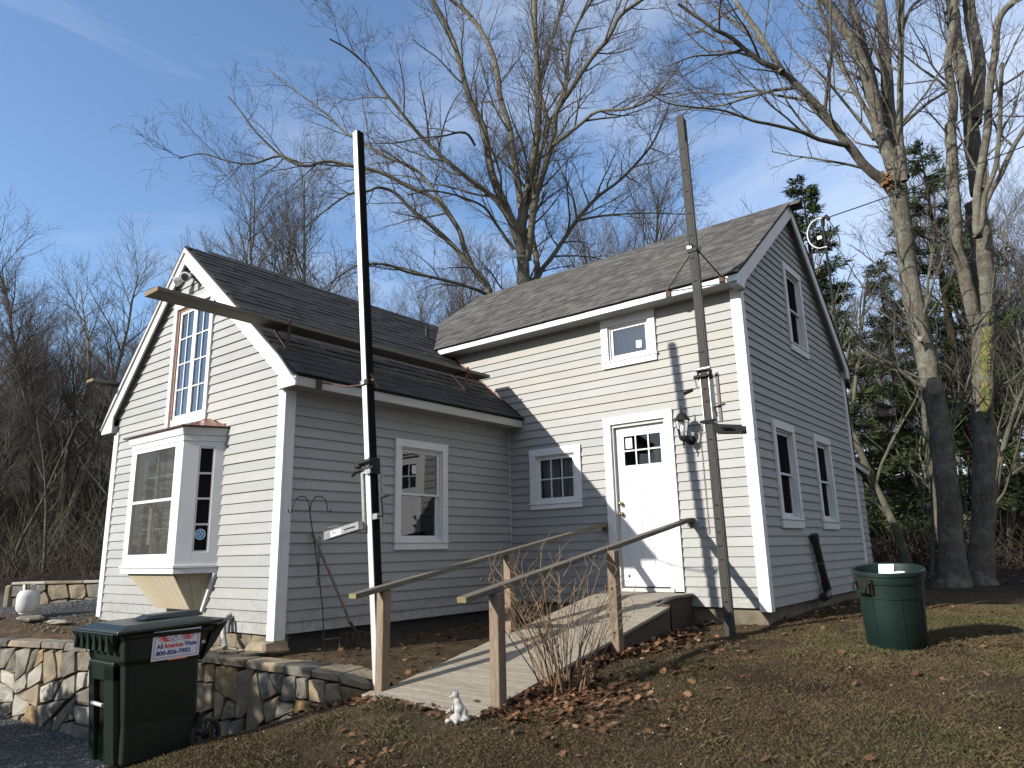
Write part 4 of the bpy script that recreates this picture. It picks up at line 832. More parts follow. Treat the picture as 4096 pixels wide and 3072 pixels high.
# ------------------------------------------------------------------ stone walls
def voronoi(w,h,seeds):
    cells=[]
    for i,s in enumerate(seeds):
        poly=[(0,0),(w,0),(w,h),(0,h)]
        for j,t in enumerate(seeds):
            if i==j: continue
            a,b=t[0]-s[0],t[1]-s[1]; c=(t[0]**2+t[1]**2-s[0]**2-s[1]**2)/2
            poly=clip(poly,a,b,c)
            if len(poly)<3: break
        if len(poly)>2: cells.append(poly)
    return cells
def stone(par,poly,to3,depth,mat,r,gap=.012,proud=.02,name='stone'):
    cx=sum(p[0] for p in poly)/len(poly); cy=sum(p[1] for p in poly)/len(poly)
    # add mid-edge points, jitter, rounded bulging face
    pts=[]
    for i in range(len(poly)):
        p,q=poly[i],poly[(i+1)%len(poly)]; L=math.hypot(q[0]-p[0],q[1]-p[1])
        if L<.02: continue
        pts.append((p[0]+(q[0]-p[0])*.08,p[1]+(q[1]-p[1])*.08))
        if L>.12: pts.append(((p[0]+q[0])/2+r.uniform(-.008,.008),(p[1]+q[1])/2+r.uniform(-.008,.008)))
    if len(pts)<3: return
    def sh(p,k,g_): 
        d=math.hypot(p[0]-cx,p[1]-cy)+1e-6; f=max(.2,(d-g_)/d)*k; return (cx+(p[0]-cx)*f,cy+(p[1]-cy)*f)
    tilt=(r.uniform(-.06,.06),r.uniform(-.06,.06)); pr=r.uniform(0,proud)
    n=len(pts); vs=[]
    for k,g_,dd in ((1,gap,-depth),(1,gap,-.016),(1,gap+.007,0),(.6,gap,.004)):
        for p in pts:
            a=sh(p,k,g_); off=dd if dd==-depth else dd+pr+tilt[0]*(a[0]-cx)+tilt[1]*(a[1]-cy)+(r.uniform(-.007,.007) if k<1 or dd==0 else 0)
            vs.append(to3(a[0],a[1],off))
    fs=[]
    for L in range(3):
        for i in range(n): j=(i+1)%n; fs.append((L*n+i,L*n+j,(L+1)*n+j,(L+1)*n+i))
    fs.append(tuple(3*n+i for i in range(n)))
    return obj(name,G().add(vs,fs),mat,par,smooth=False)
def arc(line):
    P=[Vector((x,y,0)) for x,y in line]; S=[0]
    for a,b in zip(P,P[1:]): S.append(S[-1]+(b-a).length)
    def at(s):
        s=max(0,min(s,S[-1]-1e-6))
        for i in range(len(P)-1):
            if s<=S[i+1]: t=(s-S[i])/(S[i+1]-S[i]); p=P[i].lerp(P[i+1],t); d=(P[i+1]-P[i]).normalized(); return p,Vector((-d.y,d.x,0)) ,d
    return at,S[-1]
def retaining():
    root=thing('retaining_wall','low fieldstone retaining wall with flat capstones in front of the wing','stone wall',(-1,-4.2,-1.3))
    at,Ln=arc(WL[:6]); r=random.Random(21)
    top=lambda s:float(np.interp(s,[0,.35,.9,2.3,4.1,Ln],[-.60,-.545,-.50,-.445,-.425,-.44]))
    bot=lambda s:hlow(at(s)[0].x,at(s)[0].y-.05)-.12
    def to3f(s,z,o):
        p,n,d=at(s)
        # outward normal faces south (-y)
        if n.y>0: n=-n
        p=p+n*(o-.035*(z+.4)*-1*0); return (p.x,p.y,z)
    # dark core
    g=G(); N=60; vs=[]
    for i in range(N+1):
        s=Ln*i/N; zt=top(s)-.03; zb=float(bot(s)); vs+=[to3f(s,zb,-.06),to3f(s,zt,-.06),to3f(s,zt,-.42),to3f(s,zb,-.42)]
    fs=[]
    for i in range(N):
        a=4*i;b=4*i+4
        for q in range(4): fs.append((a+q,a+(q+1)%4,b+(q+1)%4,b+q))
    fs+= [(0,3,2,1),(4*N,4*N+1,4*N+2,4*N+3)]
    obj('core',g.add(vs,fs),'mortar_dark',root)
    # angular rubble: the face is cut again and again by slanting joints
    H=1.05; mats_l=['stone_pale','stone_grey','stone_tan','stone_grey','stone_pale','stone_gold','stone_grey']; mats_r=['stone_grey','stone_tan','stone_grey','stone_gold','stone_tan']
    def cut(poly,lim):
        xs=[p[0] for p in poly]; ys=[p[1] for p in poly]; w=max(xs)-min(xs); h=max(ys)-min(ys); A=abs(sum(poly[k][0]*poly[(k+1)%len(poly)][1]-poly[(k+1)%len(poly)][0]*poly[k][1] for k in range(len(poly))))/2
        if A<lim or (w<.20 or h<.14): return [poly]
        cx=min(xs)+w*r.uniform(.36,.64); cy=min(ys)+h*r.uniform(.36,.64); a=r.gauss(0,.30)
        if w>h*.95: n=(math.cos(a),math.sin(a))
        else: n=(math.sin(a),math.cos(a))
        c=n[0]*cx+n[1]*cy; A_=clip(poly,n[0],n[1],c); B_=clip(poly,-n[0],-n[1],-c); out=[]
        for q in (A_,B_):
            if len(q)>2: out+=cut(q,r.uniform(.050,.125))
        return out
    cells=[]; s=0
    while s<Ln-.05:
        s2=min(Ln,s+r.uniform(.7,1.2)); cells+=cut([(s,0),(s2,0),(s2,H),(s,H)],.05); s=s2
    for c in cells:
        sc=sum(p[0] for p in c)/len(c); zt=top(sc)-.075; zb=float(bot(sc)); c=clip(c,0,1,zt-zb)
        if len(c)<3: continue
        stone(root,[(p[0],top(p[0])-.075-p[1]) for p in c],to3f,.16,r.choice(mats_l if sc>2.6 else mats_r),r,gap=.0045,proud=.03)
    # capstones
    s=0
    while s<Ln-.1:
        w=r.uniform(.35,.75) if s>.9 else r.uniform(.22,.34); s2=min(s+w,Ln); th=r.uniform(.06,.085) ; n=6; vs=[]; ov=r.uniform(.0,.045); bk=r.uniform(.30,.42)
        for i in range(n+1):
            q=s+.008+(s2-s-.016)*i/n; j=lambda a=.010:r.uniform(-a,a)
            zt=top(q)+.004; e=.03 if i in (0,n) else 0
            vs+=[to3f(q,zt-th,ov+j()-e*.5),to3f(q,zt-.014+j(.005),ov+j()-e*.5),to3f(q,zt+j(.003),ov-.016+j()-e),to3f(q,zt+j(.004),-bk+j()),to3f(q,zt-th,-bk)]
        fs=[]
        for i in range(n):
            for k in range(5): a=5*i+k; b=5*i+(k+1)%5; fs.append((a,b,b+5,a+5))
        fs+=[(0,1,2,3,4)[::-1],tuple(5*n+k for k in range(5))]
        obj('capstone',G().add(vs,fs),r.choice(['stone_pale','stone_grey','stone_tan']) if s>1.7 else r.choice(['stone_grey','stone_tan','stone_grey']),root); s=s2
retaining()
def farwall():
    root=thing('garden_wall','low fieldstone garden wall in shade behind the propane tank','stone wall',(-7.2,-2.6,-.25))
    A=Vector((-8.95,-3.30,0)); B=Vector((-5.2,-.30,0)); d=(B-A); Ln=d.length; d.normalize(); n=Vector((d.y,-d.x,0)); r=random.Random(5); z0=-.42; H=.56
    to3=lambda s,z,o:(A.x+d.x*s+n.x*o,A.y+d.y*s+n.y*o,z)
    g=G(); g.prism([to3(0.02,z0,-.05),to3(Ln,z0,-.05),to3(Ln,z0+H-.03,-.05),to3(0.02,z0+H-.03,-.05)],tuple(-n*.25)); obj('core',g,'mortar_dark',root)
    seeds=[(s+r.uniform(-.1,.1),v+r.uniform(-.06,.06)) for s in np.arange(.1,Ln,.36) for v in (.12,.38)]
    for c in voronoi(Ln,H-.05,seeds): stone(root,[(p[0],z0+p[1]) for p in c],to3,.14,r.choice(['stone_grey','stone_tan','stone_grey']),r,gap=.008)
    s=0
    while s<Ln:
        w=r.uniform(.4,.7); s2=min(Ln,s+w-.01); q=[to3(s,z0+H-.05,.03),to3(s2,z0+H-.05,.03),to3(s2,z0+H-.05,-.34),to3(s,z0+H-.05,-.34)]; obj('capstone',G().frus(q,[(x,y,z+.05+r.uniform(-.005,.005)) for x,y,z in q]),r.choice(['stone_pale','stone_tan']),root,bevel=.012); s+=w
    e=lambda o,z:to3(-.02,z,o)
    obj('stone',G().prism([to3(-.10,z0,.05),to3(.02,z0,.05),to3(.02,z0+H-.05,.05),to3(-.10,z0+H-.05,.05)],tuple(-n*.36)),'stone_tan',root,bevel=.03)
farwall()
# loose flat stones and soil edging by the propane tank
def rock(label,c,s,mat,seed,grp=None,cat='stone',name='stone'):
    r=random.Random(seed); g=G(); g.sphere(c,1,9,6,s); g.v=[(x+r.uniform(-.12,.12)*s[0],y+r.uniform(-.12,.12)*s[1],z+r.uniform(-.1,.1)*s[2]) for x,y,z in g.v]
    return tag(obj(name,g,mat,None,loc=(c[0],c[1],c[2]-s[2]*.8)),label,cat,grp)
rock('dark flat stone under the propane tank',(-4.62,-4.40,gz(-4.6,-4.4)+.02),(.26,.16,.045),'stone_grey',1)
rock('pale flat slab lying beside the propane tank',(-4.15,-4.25,gz(-4.1,-4.2)+.015),(.28,.10,.03),'stone_pale',2)
rock('small tan rock left of the propane tank',(-5.35,-4.62,gz(-5.35,-4.6)+.03),(.11,.09,.06),'stone_tan',3)
# ------------------------------------------------------------------ propane tank
def tank():
    x,y=-4.75,-4.42; z=gz(x,y)+.07
    t=thing('propane_tank','white propane cylinder standing on a flat stone by the garden wall','gas tank',(x,y,z))
    obj('body',G().lathe((x,y,z),[(.09,.018),(.118,.03),(.133,.065),(.136,.11),(.136,.215),(.130,.25),(.108,.285),(.07,.303),(.03,.308)],28),'tank_paint',t,smooth=True)
    obj('foot_ring',G().lathe((x,y,z),[(.09,0),(.094,0),(.094,.03),(.09,.03)],24,False),'tank_paint',t,smooth=True)
    g=G(); 
    for a in (0,2.1,4.2):
        vs=[]; 
        for k in range(7):
            tt=a+k*.18; vs+=[(x+.075*math.cos(tt),y+.075*math.sin(tt),z+.295),(x+.082*math.cos(tt),y+.082*math.sin(tt),z+.375)]
        g.add(vs,[(2*k,2*k+2,2*k+3,2*k+1) for k in range(6)])
    obj('collar',g,'tank_paint',t,fix=False); obj('valve',G().lathe((x,y,z),[(.022,.30),(.022,.33),(.014,.335),(.014,.355),(.03,.357),(.03,.373),(.01,.378)],12),'brass',t,smooth=True)
tank()
# ------------------------------------------------------------------ ramp with handrails
def ramp_():
    rt=thing('ramp','weathered plank ramp with two handrails leading up to the white door','ramp',(2.2,-2,-.4))
    zr_=lambda y:-.035 if y>-.55 else -.035-(-.55-y)*.1715
    y=-.04; r=random.Random(2)
    while y>-3.93:
        y2=y-.1372; j=r.uniform(-.004,.004); x0=1.70 +(.0 if y>-.9 else .0); x1=2.93 if y<-.9 else 2.76
        q=[(x0+j,y2,zr_(y2)-.030),(x1+j,y2,zr_(y2)-.030),(x1+j,y,zr_(y)-.030),(x0+j,y,zr_(y)-.030)]
        obj('deck_plank',G().frus(q,[(a,b,c+.030) for a,b,c in q]),'deck_wood',rt,bevel=.003); y-=.1385
    # toe board across the foot and the side skirts
    obj('foot_plank',G().frus([(1.60,-4.02,-.66),(2.95,-4.02,-.66),(2.95,-3.92,-.66),(1.60,-3.92,-.66)],[(1.60,-4.02,-.632),(2.95,-4.02,-.632),(2.95,-3.92,-.615),(1.60,-3.92,-.615)]),'deck_wood',rt)
    for xs in ((1.74,1.775),(2.86,2.895)):
        ye=-.9 if xs[0]>2 else -.04
        g=G(); g.prism([(xs[0],ye,zr_(ye)-.032),(xs[0],-3.9,zr_(-3.9)-.032),(xs[0],-3.9,-.75),(xs[0],ye,-.62)],(xs[1]-xs[0],0,0)); obj('side_skirt',g,'skirt_wood',rt)
    obj('side_skirt',G().box(2.70,-.9,-.6,2.735,-.04,-.068),'skirt_wood',rt); obj('side_skirt',G().box(2.70,-.93,-.6,2.895,-.895,-.10),'skirt_wood',rt)
    for (x,y,zt) in ((1.69,-3.88,.185),(2.975,-3.90,.19),(1.69,-2.15,.465),(2.975,-2.18,.475)):
        zg=gz(x,y)-.15; g=G(); tw=random.Random(int(x*50)).uniform(-.01,.01)
        g.frus([(x-.044,y-.044,zg),(x+.044,y-.044,zg),(x+.044,y+.044,zg),(x-.044,y+.044,zg)],[(x-.044+tw,y-.044,zt),(x+.044+tw,y-.044,zt),(x+.044+tw,y+.044,zt+.012),(x-.044+tw,y+.044,zt+.012)])
        obj('post',g,'post_wood',rt,bevel=.004)
    for (p,q) in (((1.72,-4.24,.165),(1.62,-.08,.800)),((2.955,-4.27,.165),(2.80,-.06,.815))):
        p=Vector(p);q=Vector(q); rl=obj('handrail',G().beam(p,q,.092,.042),'rail_wood',rt,bevel=.004); d=(q-p).normalized()
        obj('cut_end',G().beam(p-d*.003,p-d*.0002,.084,.035),'rail_end',rl)
        obj('rail_block',G().beam((q.x,q.y+.0,q.z-.03),(q.x,q.y+.035,q.z-.03),.07,.10),'rail_wood',rl)
ramp_()
# ------------------------------------------------------------------ pump jack poles
def crank(g,p,d1,l1,d2,l2,r=.009):
    p=Vector(p); a=p+Vector(d1)*l1; b=a+Vector(d2)*l2; g.tube([p,a],r,8); g.tube([a,b],r,8); return a,b
def pole_left():
    B=Vector((1.545,-3.77,-.72)); T=Vector((1.03,-3.77,4.93)); t=thing('scaffold_pole','tall bright aluminium scaffold pole with black rubber face, standing beside the ramp','scaffold pole',(1.545,-3.77,-.66))
    ax=(T-B).normalized(); 
    # pole turned so that one bright face and one black face show
    f=Vector((0,-1,0)); f=(f-ax*f.dot(ax)).normalized(); s=ax.cross(f)*-1   # s ~ +x
    if s.x<0: s=-s
    h=.041
    def bar(u0,u1,n0,n1,a,b,g):
        P=lambda u,n,c:tuple(c+s*u+f*n); g.frus([P(u0,n0,a),P(u1,n0,a),P(u1,n1,a),P(u0,n1,a)],[P(u0,n0,b),P(u1,n0,b),P(u1,n1,b),P(u0,n1,b)])
    g=G(); bar(-h,h-.012,-h,h,B,T,g); obj('pole',g,'alu',t,bevel=.004)
    g=G(); bar(h-.012,h+.004,-h-.0,h+.001,B,T-ax*.01,g); obj('rubber_face',g,'pole_rubber',t,bevel=.002)
    at=lambda z:B+ax*((z-B.z)/ax.z)
    def P(u,n,z): c=at(z); return tuple(c+s*u+f*n)
    # collar with brace rods to the eave
    g=G(); bar(-.056,.056,-.054,.054,at(2.085),at(2.135),g); obj('collar',g,'black_metal',t)
    g=G(); bar(-.03,.02,.055,.062,at(2.09),at(2.13),g); obj('bolt_plate',g,'galv',t)
    br=G(); br.tube([P(-.06,0,2.11),(.95,-3.74,2.135),(.33,-3.60,2.30)],.009,6); br.box(.294,-3.64,2.235,.312,-3.575,2.335); obj('brace',br,'rust',t)
    br=G(); br.tube([P(.06,0,2.12),P(.11,0,2.125)],.016,8); br.tube([P(.10,.04,2.17),P(.10,-.05,2.05)],.010,6); obj('brace',br,'rust',t)
    # pump jack
    g=G(); bar(-.060,-.048,-.075,.06,at(.71),at(1.31),g); bar(.050,.058,-.075,-.030,at(.71),at(1.25),g); bar(-.060,.062,-.082,-.070,at(.75),at(1.25),g); jk=obj('jack_frame',g,'galv',t)
    g=G(); bar(-.085,-.063,.03,.055,at(.80),at(1.30),g); obj('guide_rod',g,'galv',jk)
    g=G(); g.tube([P(-.06,.07,1.335),P(.09,.07,1.335)],.022,12); g.tube([P(-.15,.06,1.27),P(.11,.06,1.27)],.018,12); obj('roller',g,'black_metal',jk,smooth=True)
    g=G(); g.tube([P(-.10,.05,1.30),P(-.10,.05,1.34)],.05,14); g.tube([P(-.15,.06,1.27),P(-.20,.06,1.24)],.016,8); obj('pulley',g,'black_metal',jk,smooth=True)
    g=G(); bar(-.056,.056,.05,.062,at(1.23),at(1.29),g); bar(-.01,.07,.062,.075,at(1.22),at(1.27),g); obj('clamp',g,'galv',jk)
    g=G(); bar(-.058,.06,.05,.058,at(1.34),at(1.36),g); bar(.05,.06,-.06,.07,at(1.22),at(1.37),g); obj('yoke',g,'black_metal',jk)
    g=G(); bar(.045,.105,.0,.045,at(.80),at(.85),g); obj('gear_box',g,'galv',jk)
    g=G(); crank(g,P(.10,.02,.825),(1,0,.02),.055,(-.15,0,1),.16,.010); g.tube([P(.15,.02,.985),P(.24,.02,.99)],.012,8); obj('crank_handle',g,'black_metal',jk)
    g=G(); bar(-.40,-.05,.04,.048,at(.72),at(.80),g); g2=G(); 
    a=at(.76)
    ar=G(); ar.frus([P(-.57,.05,.685),P(-.06,.05,.725),P(-.06,.12,.725),P(-.57,.12,.685)],[P(-.57,.05,.765),P(-.06,.05,.80),P(-.06,.12,.80),P(-.57,.12,.765)]); arm=obj('platform_arm',ar,'galv',t,bevel=.003); arm['label']='light metal bracket arm with a small label'
    ar=G(); ar.tube([P(-.55,.085,.766),P(-.55,.085,.80),P(-.38,.085,.80),P(-.38,.085,.772)],.006,6); ar.tube([P(-.30,.085,.715),P(-.12,.085,.722)],.010,6); obj('pin',ar,'galv',arm)
    ar=G(); ar.frus([P(-.265,.1205,.742),P(-.11,.1205,.752),P(-.11,.123,.752),P(-.265,.123,.742)],[P(-.265,.1205,.752),P(-.11,.1205,.762),P(-.11,.123,.762),P(-.265,.123,.752)]); obj('slot',ar,'pole_rubber',arm)
    lb=G(); lb.frus([P(-.46,.1202,.705),P(-.31,.1202,.717),P(-.31,.1215,.717),P(-.46,.1215,.705)],[P(-.46,.1202,.752),P(-.31,.1202,.764),P(-.31,.1215,.764),P(-.46,.1215,.752)]); lab=obj('label_plate',lb,'white_paper',arm)
    o=Vector(P(-.452,.1218,.727)); M=Matrix(((s.x,ax.x*1,f.x,o.x),(s.y,ax.y,f.y,o.y),(s.z+.08,ax.z,f.z,o.z),(0,0,0,1))); lettering('AMERICAN',.026,'sign_blue',lab,M,bold=.0008,width=.13)
pole_left()
def pole_right():
    t=thing('scaffold_pole','tall dark weathered wooden scaffold pole at the front corner of the main house','scaffold pole',(3.50,-.82,-.42))
    B=Vector((3.50,-.82,-.5)); T=Vector((3.437,-.82,5.58)); ax=(T-B).normalized(); f=Vector((0,-1,0)); f=(f-ax*f.dot(ax)).normalized(); s=ax.cross(f); s=s if s.x>0 else -s
    at=lambda z:B+ax*((z-B.z)/ax.z)
    def P(u,n,z): return tuple(at(z)+s*u+f*n)
    def bar(u0,u1,n0,n1,za,zb,g): g.frus([P(u0,n0,za),P(u1,n0,za),P(u1,n1,za),P(u0,n1,za)],[P(u0,n0,zb),P(u1,n0,zb),P(u1,n1,zb),P(u0,n1,zb)])
    h=.043
    g=G(); bar(-h,h,.002,h,-.5,5.54,g); g.frus([P(-h,.002,5.54),P(h,.002,5.54),P(h,h,5.54),P(-h,h,5.54)],[P(-.02,.002,5.585),P(.02,.002,5.585),P(.02,h-.01,5.585),P(-.02,h-.01,5.585)]); obj('pole',g,'pole_wood',t,bevel=.003)
    g=G(); bar(-h,h,-h,-.002,-.5,5.53,g); obj('pole',g,'pole_wood',t,bevel=.003)
    g=G(); bar(h+.0005,h+.006,-.02,.035,-.2,5.2,g); obj('grip_strip',g,'alu_tarn',t)
    r=random.Random(4); g=G()
    z=-.2
    while z<5.3: g.tube([P(r.choice((-.02,.02)),h-.001,z),P(r.choice((-.02,.02)),h+.003,z)],.006,6); z+=.14
    tag(obj('nail_heads',g,'black_metal',t),kind='stuff')
    g=G(); bar(-.058,.058,-.056,.056,3.80,3.835,g); cl=obj('collar',g,'black_metal',t); obj('collar_bolt',G().tube([P(-.06,.05,3.83),P(.0,.075,3.885),P(.05,.06,3.84)],.008,6),'black_metal',cl); obj('collar_hook',G().tube([P(.05,.03,3.83),P(.085,.03,3.78),P(.095,.03,3.84)],.010,6),'black_metal',cl)
    g=G(); bar(-.05,.0,.056,.066,3.84,3.875,g); obj('bolt_plate',g,'galv',t)
    for (x,) in ((3.56,),(2.86,)):
        g=G(); g.tube([P(.06 if x>3 else -.05,-.01,3.80),(x,-.325,3.63)],.0085,6); g.box(x-.03,-.322,3.545,x+.03,-.300,3.64); obj('brace',g,'rust',t)
    g=G(); g.tube([P(0,-.05,3.37),(2.9,-.30,3.40)],.002,4); 
    # jack
    g=G(); bar(-.052,-.044,-.07,.05,1.72,2.36,g); bar(.046,.054,-.07,.05,1.80,2.36,g); bar(-.052,.054,-.078,-.070,1.75,2.3,g); jk=obj('jack_frame',g,'galv',t)
    g=G(); g.tube([P(-.085,.06,2.405),P(.085,.06,2.405)],.022,12); obj('roller',g,'galv',jk,smooth=True)
    g=G(); bar(-.07,-.06,-.02,.07,2.29,2.40,g); bar(.06,.07,-.02,.07,2.29,2.40,g); g.tube([P(-.11,.06,2.325),P(.07,.06,2.325)],.020,12); obj('yoke',g,'black_metal',jk)
    g=G(); bar(-.06,.06,.045,.06,1.80,1.84,g); g.tube([P(-.09,.06,1.82),P(.10,.06,1.825)],.014,8); obj('clamp',g,'black_metal',jk)
    g=G(); g.tube([P(-.115,.05,2.33),P(-.085,.06,2.20)],.010,8); g.tube([P(-.085,.06,2.205),P(-.13,.09,2.185)],.008,8); obj('crank_arm',g,'galv',jk)
    g=G(); g.tube([P(-.13,.09,2.185),P(-.215,.14,2.145)],.020,12); obj('crank_grip',g,'black_metal',jk,smooth=True)
    g=G(); bar(.115,.145,-.01,.02,1.80,2.35,g); bar(.05,.15,-.01,.02,2.30,2.33,g); obj('guide_rod',g,'alu_tarn',jk)
    g=G(); crank(g,P(.10,.03,1.86),(-.02,0,1),.0,(-.25,0,1),.11,.009); g.tube([P(.08,.03,1.965),P(.20,.03,1.985)],.011,8); obj('crank_handle',g,'black_metal',jk)
    g=G(); 
    def Q(u,n,z): return tuple(Vector((3.50,-.82,0))+Vector((1,0,0))*u+Vector((0,1,0))*n+Vector((0,0,z)))
    g.frus([Q(.04,-.09,1.68),Q(.32,.0,1.66),Q(.32,.012,1.66),Q(.04,-.078,1.68)],[Q(.04,-.09,1.78),Q(.32,.0,1.745),Q(.32,.012,1.745),Q(.04,-.078,1.78)])
    g.frus([Q(.04,.03,1.68),Q(.32,.12,1.66),Q(.32,.132,1.66),Q(.04,.042,1.68)],[Q(.04,.03,1.78),Q(.32,.12,1.745),Q(.32,.132,1.745),Q(.04,.042,1.78)])
    g.frus([Q(.27,.0,1.66),Q(.32,.012,1.66),Q(.32,.13,1.66),Q(.27,.12,1.66)],[Q(.27,.0,1.672),Q(.32,.012,1.672),Q(.32,.13,1.672),Q(.27,.12,1.672)])
    g.frus([Q(.06,-.07,1.68),Q(.12,-.06,1.68),Q(.12,.05,1.68),Q(.06,.04,1.68)],[Q(.06,-.07,1.69),Q(.12,-.06,1.69),Q(.12,.05,1.69),Q(.06,.04,1.69)])
    arm=obj('platform_arm',g,'black_metal',t); g=G(); g.frus([Q(.13,-.092,1.71),Q(.24,-.055,1.70),Q(.24,-.05,1.70),Q(.13,-.087,1.71)],[Q(.13,-.092,1.73),Q(.24,-.055,1.72),Q(.24,-.05,1.72),Q(.13,-.087,1.73)]); obj('slot',g,'pole_rubber',arm)
    # hanging chain, every link
    ch=obj('chain_hook',G().tube([P(-.065,.05,1.78),P(-.10,.05,1.72),P(-.095,.05,1.70)],.006,6),'chain',t)
    z=1.70; k=0
    while z>.62:
        zc=z-.018; dx=.0 if k%2 else .008; dy=.008 if k%2 else 0.0; pts=[]
        x0=at(zc).x-.10+ (k%5)*.0006; y0=-.87
        for a in range(9): tt=a*math.pi/4; pts.append((x0+dx*math.cos(tt),y0+dy*math.cos(tt),zc+.02*math.sin(tt)))
        obj('link',G().tube(pts,.0032,4,False),'chain',ch,fix=False); z-=.030; k+=1
pole_right()
# ------------------------------------------------------------------ roof planks
def plank(label,x,z,y0,y1,w=.26,th=.045,tilt=0,brs=(),roofz=None,sl=1):
    t=thing('roof_plank',label,'plank',(x,(y0+y1)/2,z),None)
    c,s=math.cos(tilt),math.sin(tilt); P=lambda u,y,v:(x+u*c-v*s,y,z+u*s+v*c)
    q=lambda y:[P(-w/2,y,-th/2),P(w/2,y,-th/2),P(w/2,y,th/2),P(-w/2,y,th/2)]
    obj('board',G().frus(q(y0),q(y1)),'plank_wood',t,bevel=.005); obj('cut_end',G().frus([(a,y0-.003,c_) for a,b,c_ in q(0)],[(a,y0-.0005,c_) for a,b,c_ in q(0)]),'plank_end',t)
    for y in brs:
        g=G(); xr=x-.12*sl; zz=roofz(xr)+.03
        g.beam((x-.14*sl,y,z-th/2-.006),(x+.14*sl,y,z-th/2-.006),.03,.008,(0,0,1)); g.beam((x+.14*sl,y,z-th/2-.01),(x+.14*sl,y,z+.05),.03,.008,(1,0,0)); g.beam((x-.14*sl,y,z-th/2-.01),(x+.10*sl,y,roofz(x+.10*sl)+.03),.03,.008); g.beam((x+.13*sl,y,z-th/2-.01),(x+.10*sl,y,roofz(x+.10*sl)+.03),.03,.008)
        obj('roof_bracket',g,'rust',t)
    return t
pl=plank('long grey scaffold plank on roof brackets, jutting out past the wing gable',-.21,3.02,-5.22,-.30,.27,.045,0,(-3.75,-.80),zr,1)
g=G(); g.tube([(-.08,-.80,3.06),(-.07,-.80,2.98),(-.10,-.82,2.90),(-.04,-.86,2.78)],.008,6); g.tube([(-.35,-.80,3.06),(-.08,-.80,3.055)],.008,6); g.tube([(-.07,-.8,2.99),(-.03,-.70,2.88),(.02,-.72,2.80)],.006,5); obj('rope',g,'rope',pl)
plank('short grey plank end poking out beyond the far slope of the wing roof',-4.08,2.945,-4.22,-3.2,.20,.04,0,(),zr,-1)
# ------------------------------------------------------------------ wall lantern
def lantern():
    x,y,z=2.865,-.205,1.93; t=thing('wall_lantern','black carriage lantern with clear glass mounted right of the white door','lantern',(2.86,-.03,1.72))
    def ringp(r,zz,n=6,a0=.26): return [(x+r*math.cos(a0+2*math.pi*i/n),y+r*math.sin(a0+2*math.pi*i/n),zz) for i in range(n)]
    def loft(rs,g,cap=True):
        k=len(g.v); n=6
        for r,zz in rs: g.v+=ringp(r,zz)
        for i in range(len(rs)-1):
            for j in range(n): g.f.append((k+i*n+j,k+i*n+(j+1)%n,k+(i+1)*n+(j+1)%n,k+(i+1)*n+j))
        if cap: g.f.append(tuple(k+j for j in range(n))[::-1]); g.f.append(tuple(k+(len(rs)-1)*n+j for j in range(n)))
        return g
    obj('lantern_roof',loft([(.098,1.985),(.100,1.992),(.072,2.035),(.045,2.075),(.014,2.09)],G()),'black_metal',t)
    obj('finial',G().lathe((x,y,0),[(.012,2.088),(.008,2.10),(.013,2.108),(.013,2.116),(.005,2.13),(.008,2.15),(.002,2.175)],10),'black_metal',t,smooth=True)
    g=G(); A=ringp(.078,1.985); B=ringp(.046,1.80)
    for a,b in zip(A,B): g.tube([a,b],.0045,5)
    obj('cage',g,'black_metal',t)
    for i in range(6): obj('pane',G().add([A[i],A[(i+1)%6],B[(i+1)%6],B[i]],[(0,1,2,3)]),'glass_lamp',t,fix=False)
    obj('base',loft([(.034,1.745),(.046,1.765),(.055,1.79),(.050,1.803)],G()),'black_metal',t)
    obj('lower_finial',G().lathe((x,y,0),[(.02,1.75),(.008,1.725),(.013,1.71),(.013,1.70),(.006,1.685),(.010,1.665),(.003,1.648)],10),'black_metal',t,smooth=True)
    obj('bulb',G().lathe((x,y,0),[(.013,1.80),(.013,1.84),(.024,1.87),(.026,1.91),(.016,1.94),(.003,1.95)],12),'white_paper',t,smooth=True)
    obj('back_plate',G().tube([(2.885,-.024,1.765),(2.885,-.045,1.765),(2.885,-.06,1.765)],[.060,.058,.035],18),'black_metal',t,smooth=True)
    obj('arm',G().tube([(2.885,-.05,1.765),(2.88,-.10,1.745),(2.87,-.16,1.745),(x,y,1.765)],[.02,.017,.015,.02],8),'black_metal',t,smooth=True)
    obj('mount_block',FM.B(G(),2.80,2.96,.018,.024,1.68,1.86),'siding',t)
lantern()
# security flood light
def flood():
    t=thing('flood_light','twin bulb floodlight fixture under the peak of the wing gable','floodlight',(-2.16,-3.83,4.10))
    obj('junction_box',G().tube([(-2.12,-3.81,4.10),(-2.12,-3.86,4.10)],.06,16),'galv',t,smooth=True)
    obj('sensor',G().tube([(-2.03,-3.84,4.08),(-2.02,-3.88,4.03)],[.035,.03],12),'brass',t,smooth=True)
    for (a,b,c) in (((-2.14,-3.87,4.10),(-2.11,-3.93,4.06),(-2.07,-4.00,4.02)),((-2.19,-3.86,4.09),(-2.26,-3.94,4.05),(-2.31,-4.01,4.01))):
        hd=obj('lamp_head',G().tube([a,b],[.028,.032],12),'galv',t,smooth=True); a=Vector(a);b=Vector(b);c=Vector(c); d=(c-b)
        obj('bulb',G().tube([b,b+d*.25,b+d*.8,b+d,b+d*1.06],[.03,.048,.066,.064,.04],16),'alu',t,smooth=True); obj('lens',G().tube([b+d*1.061,b+d*1.07],[.052,.045],16),'glass_lamp',t)
flood()
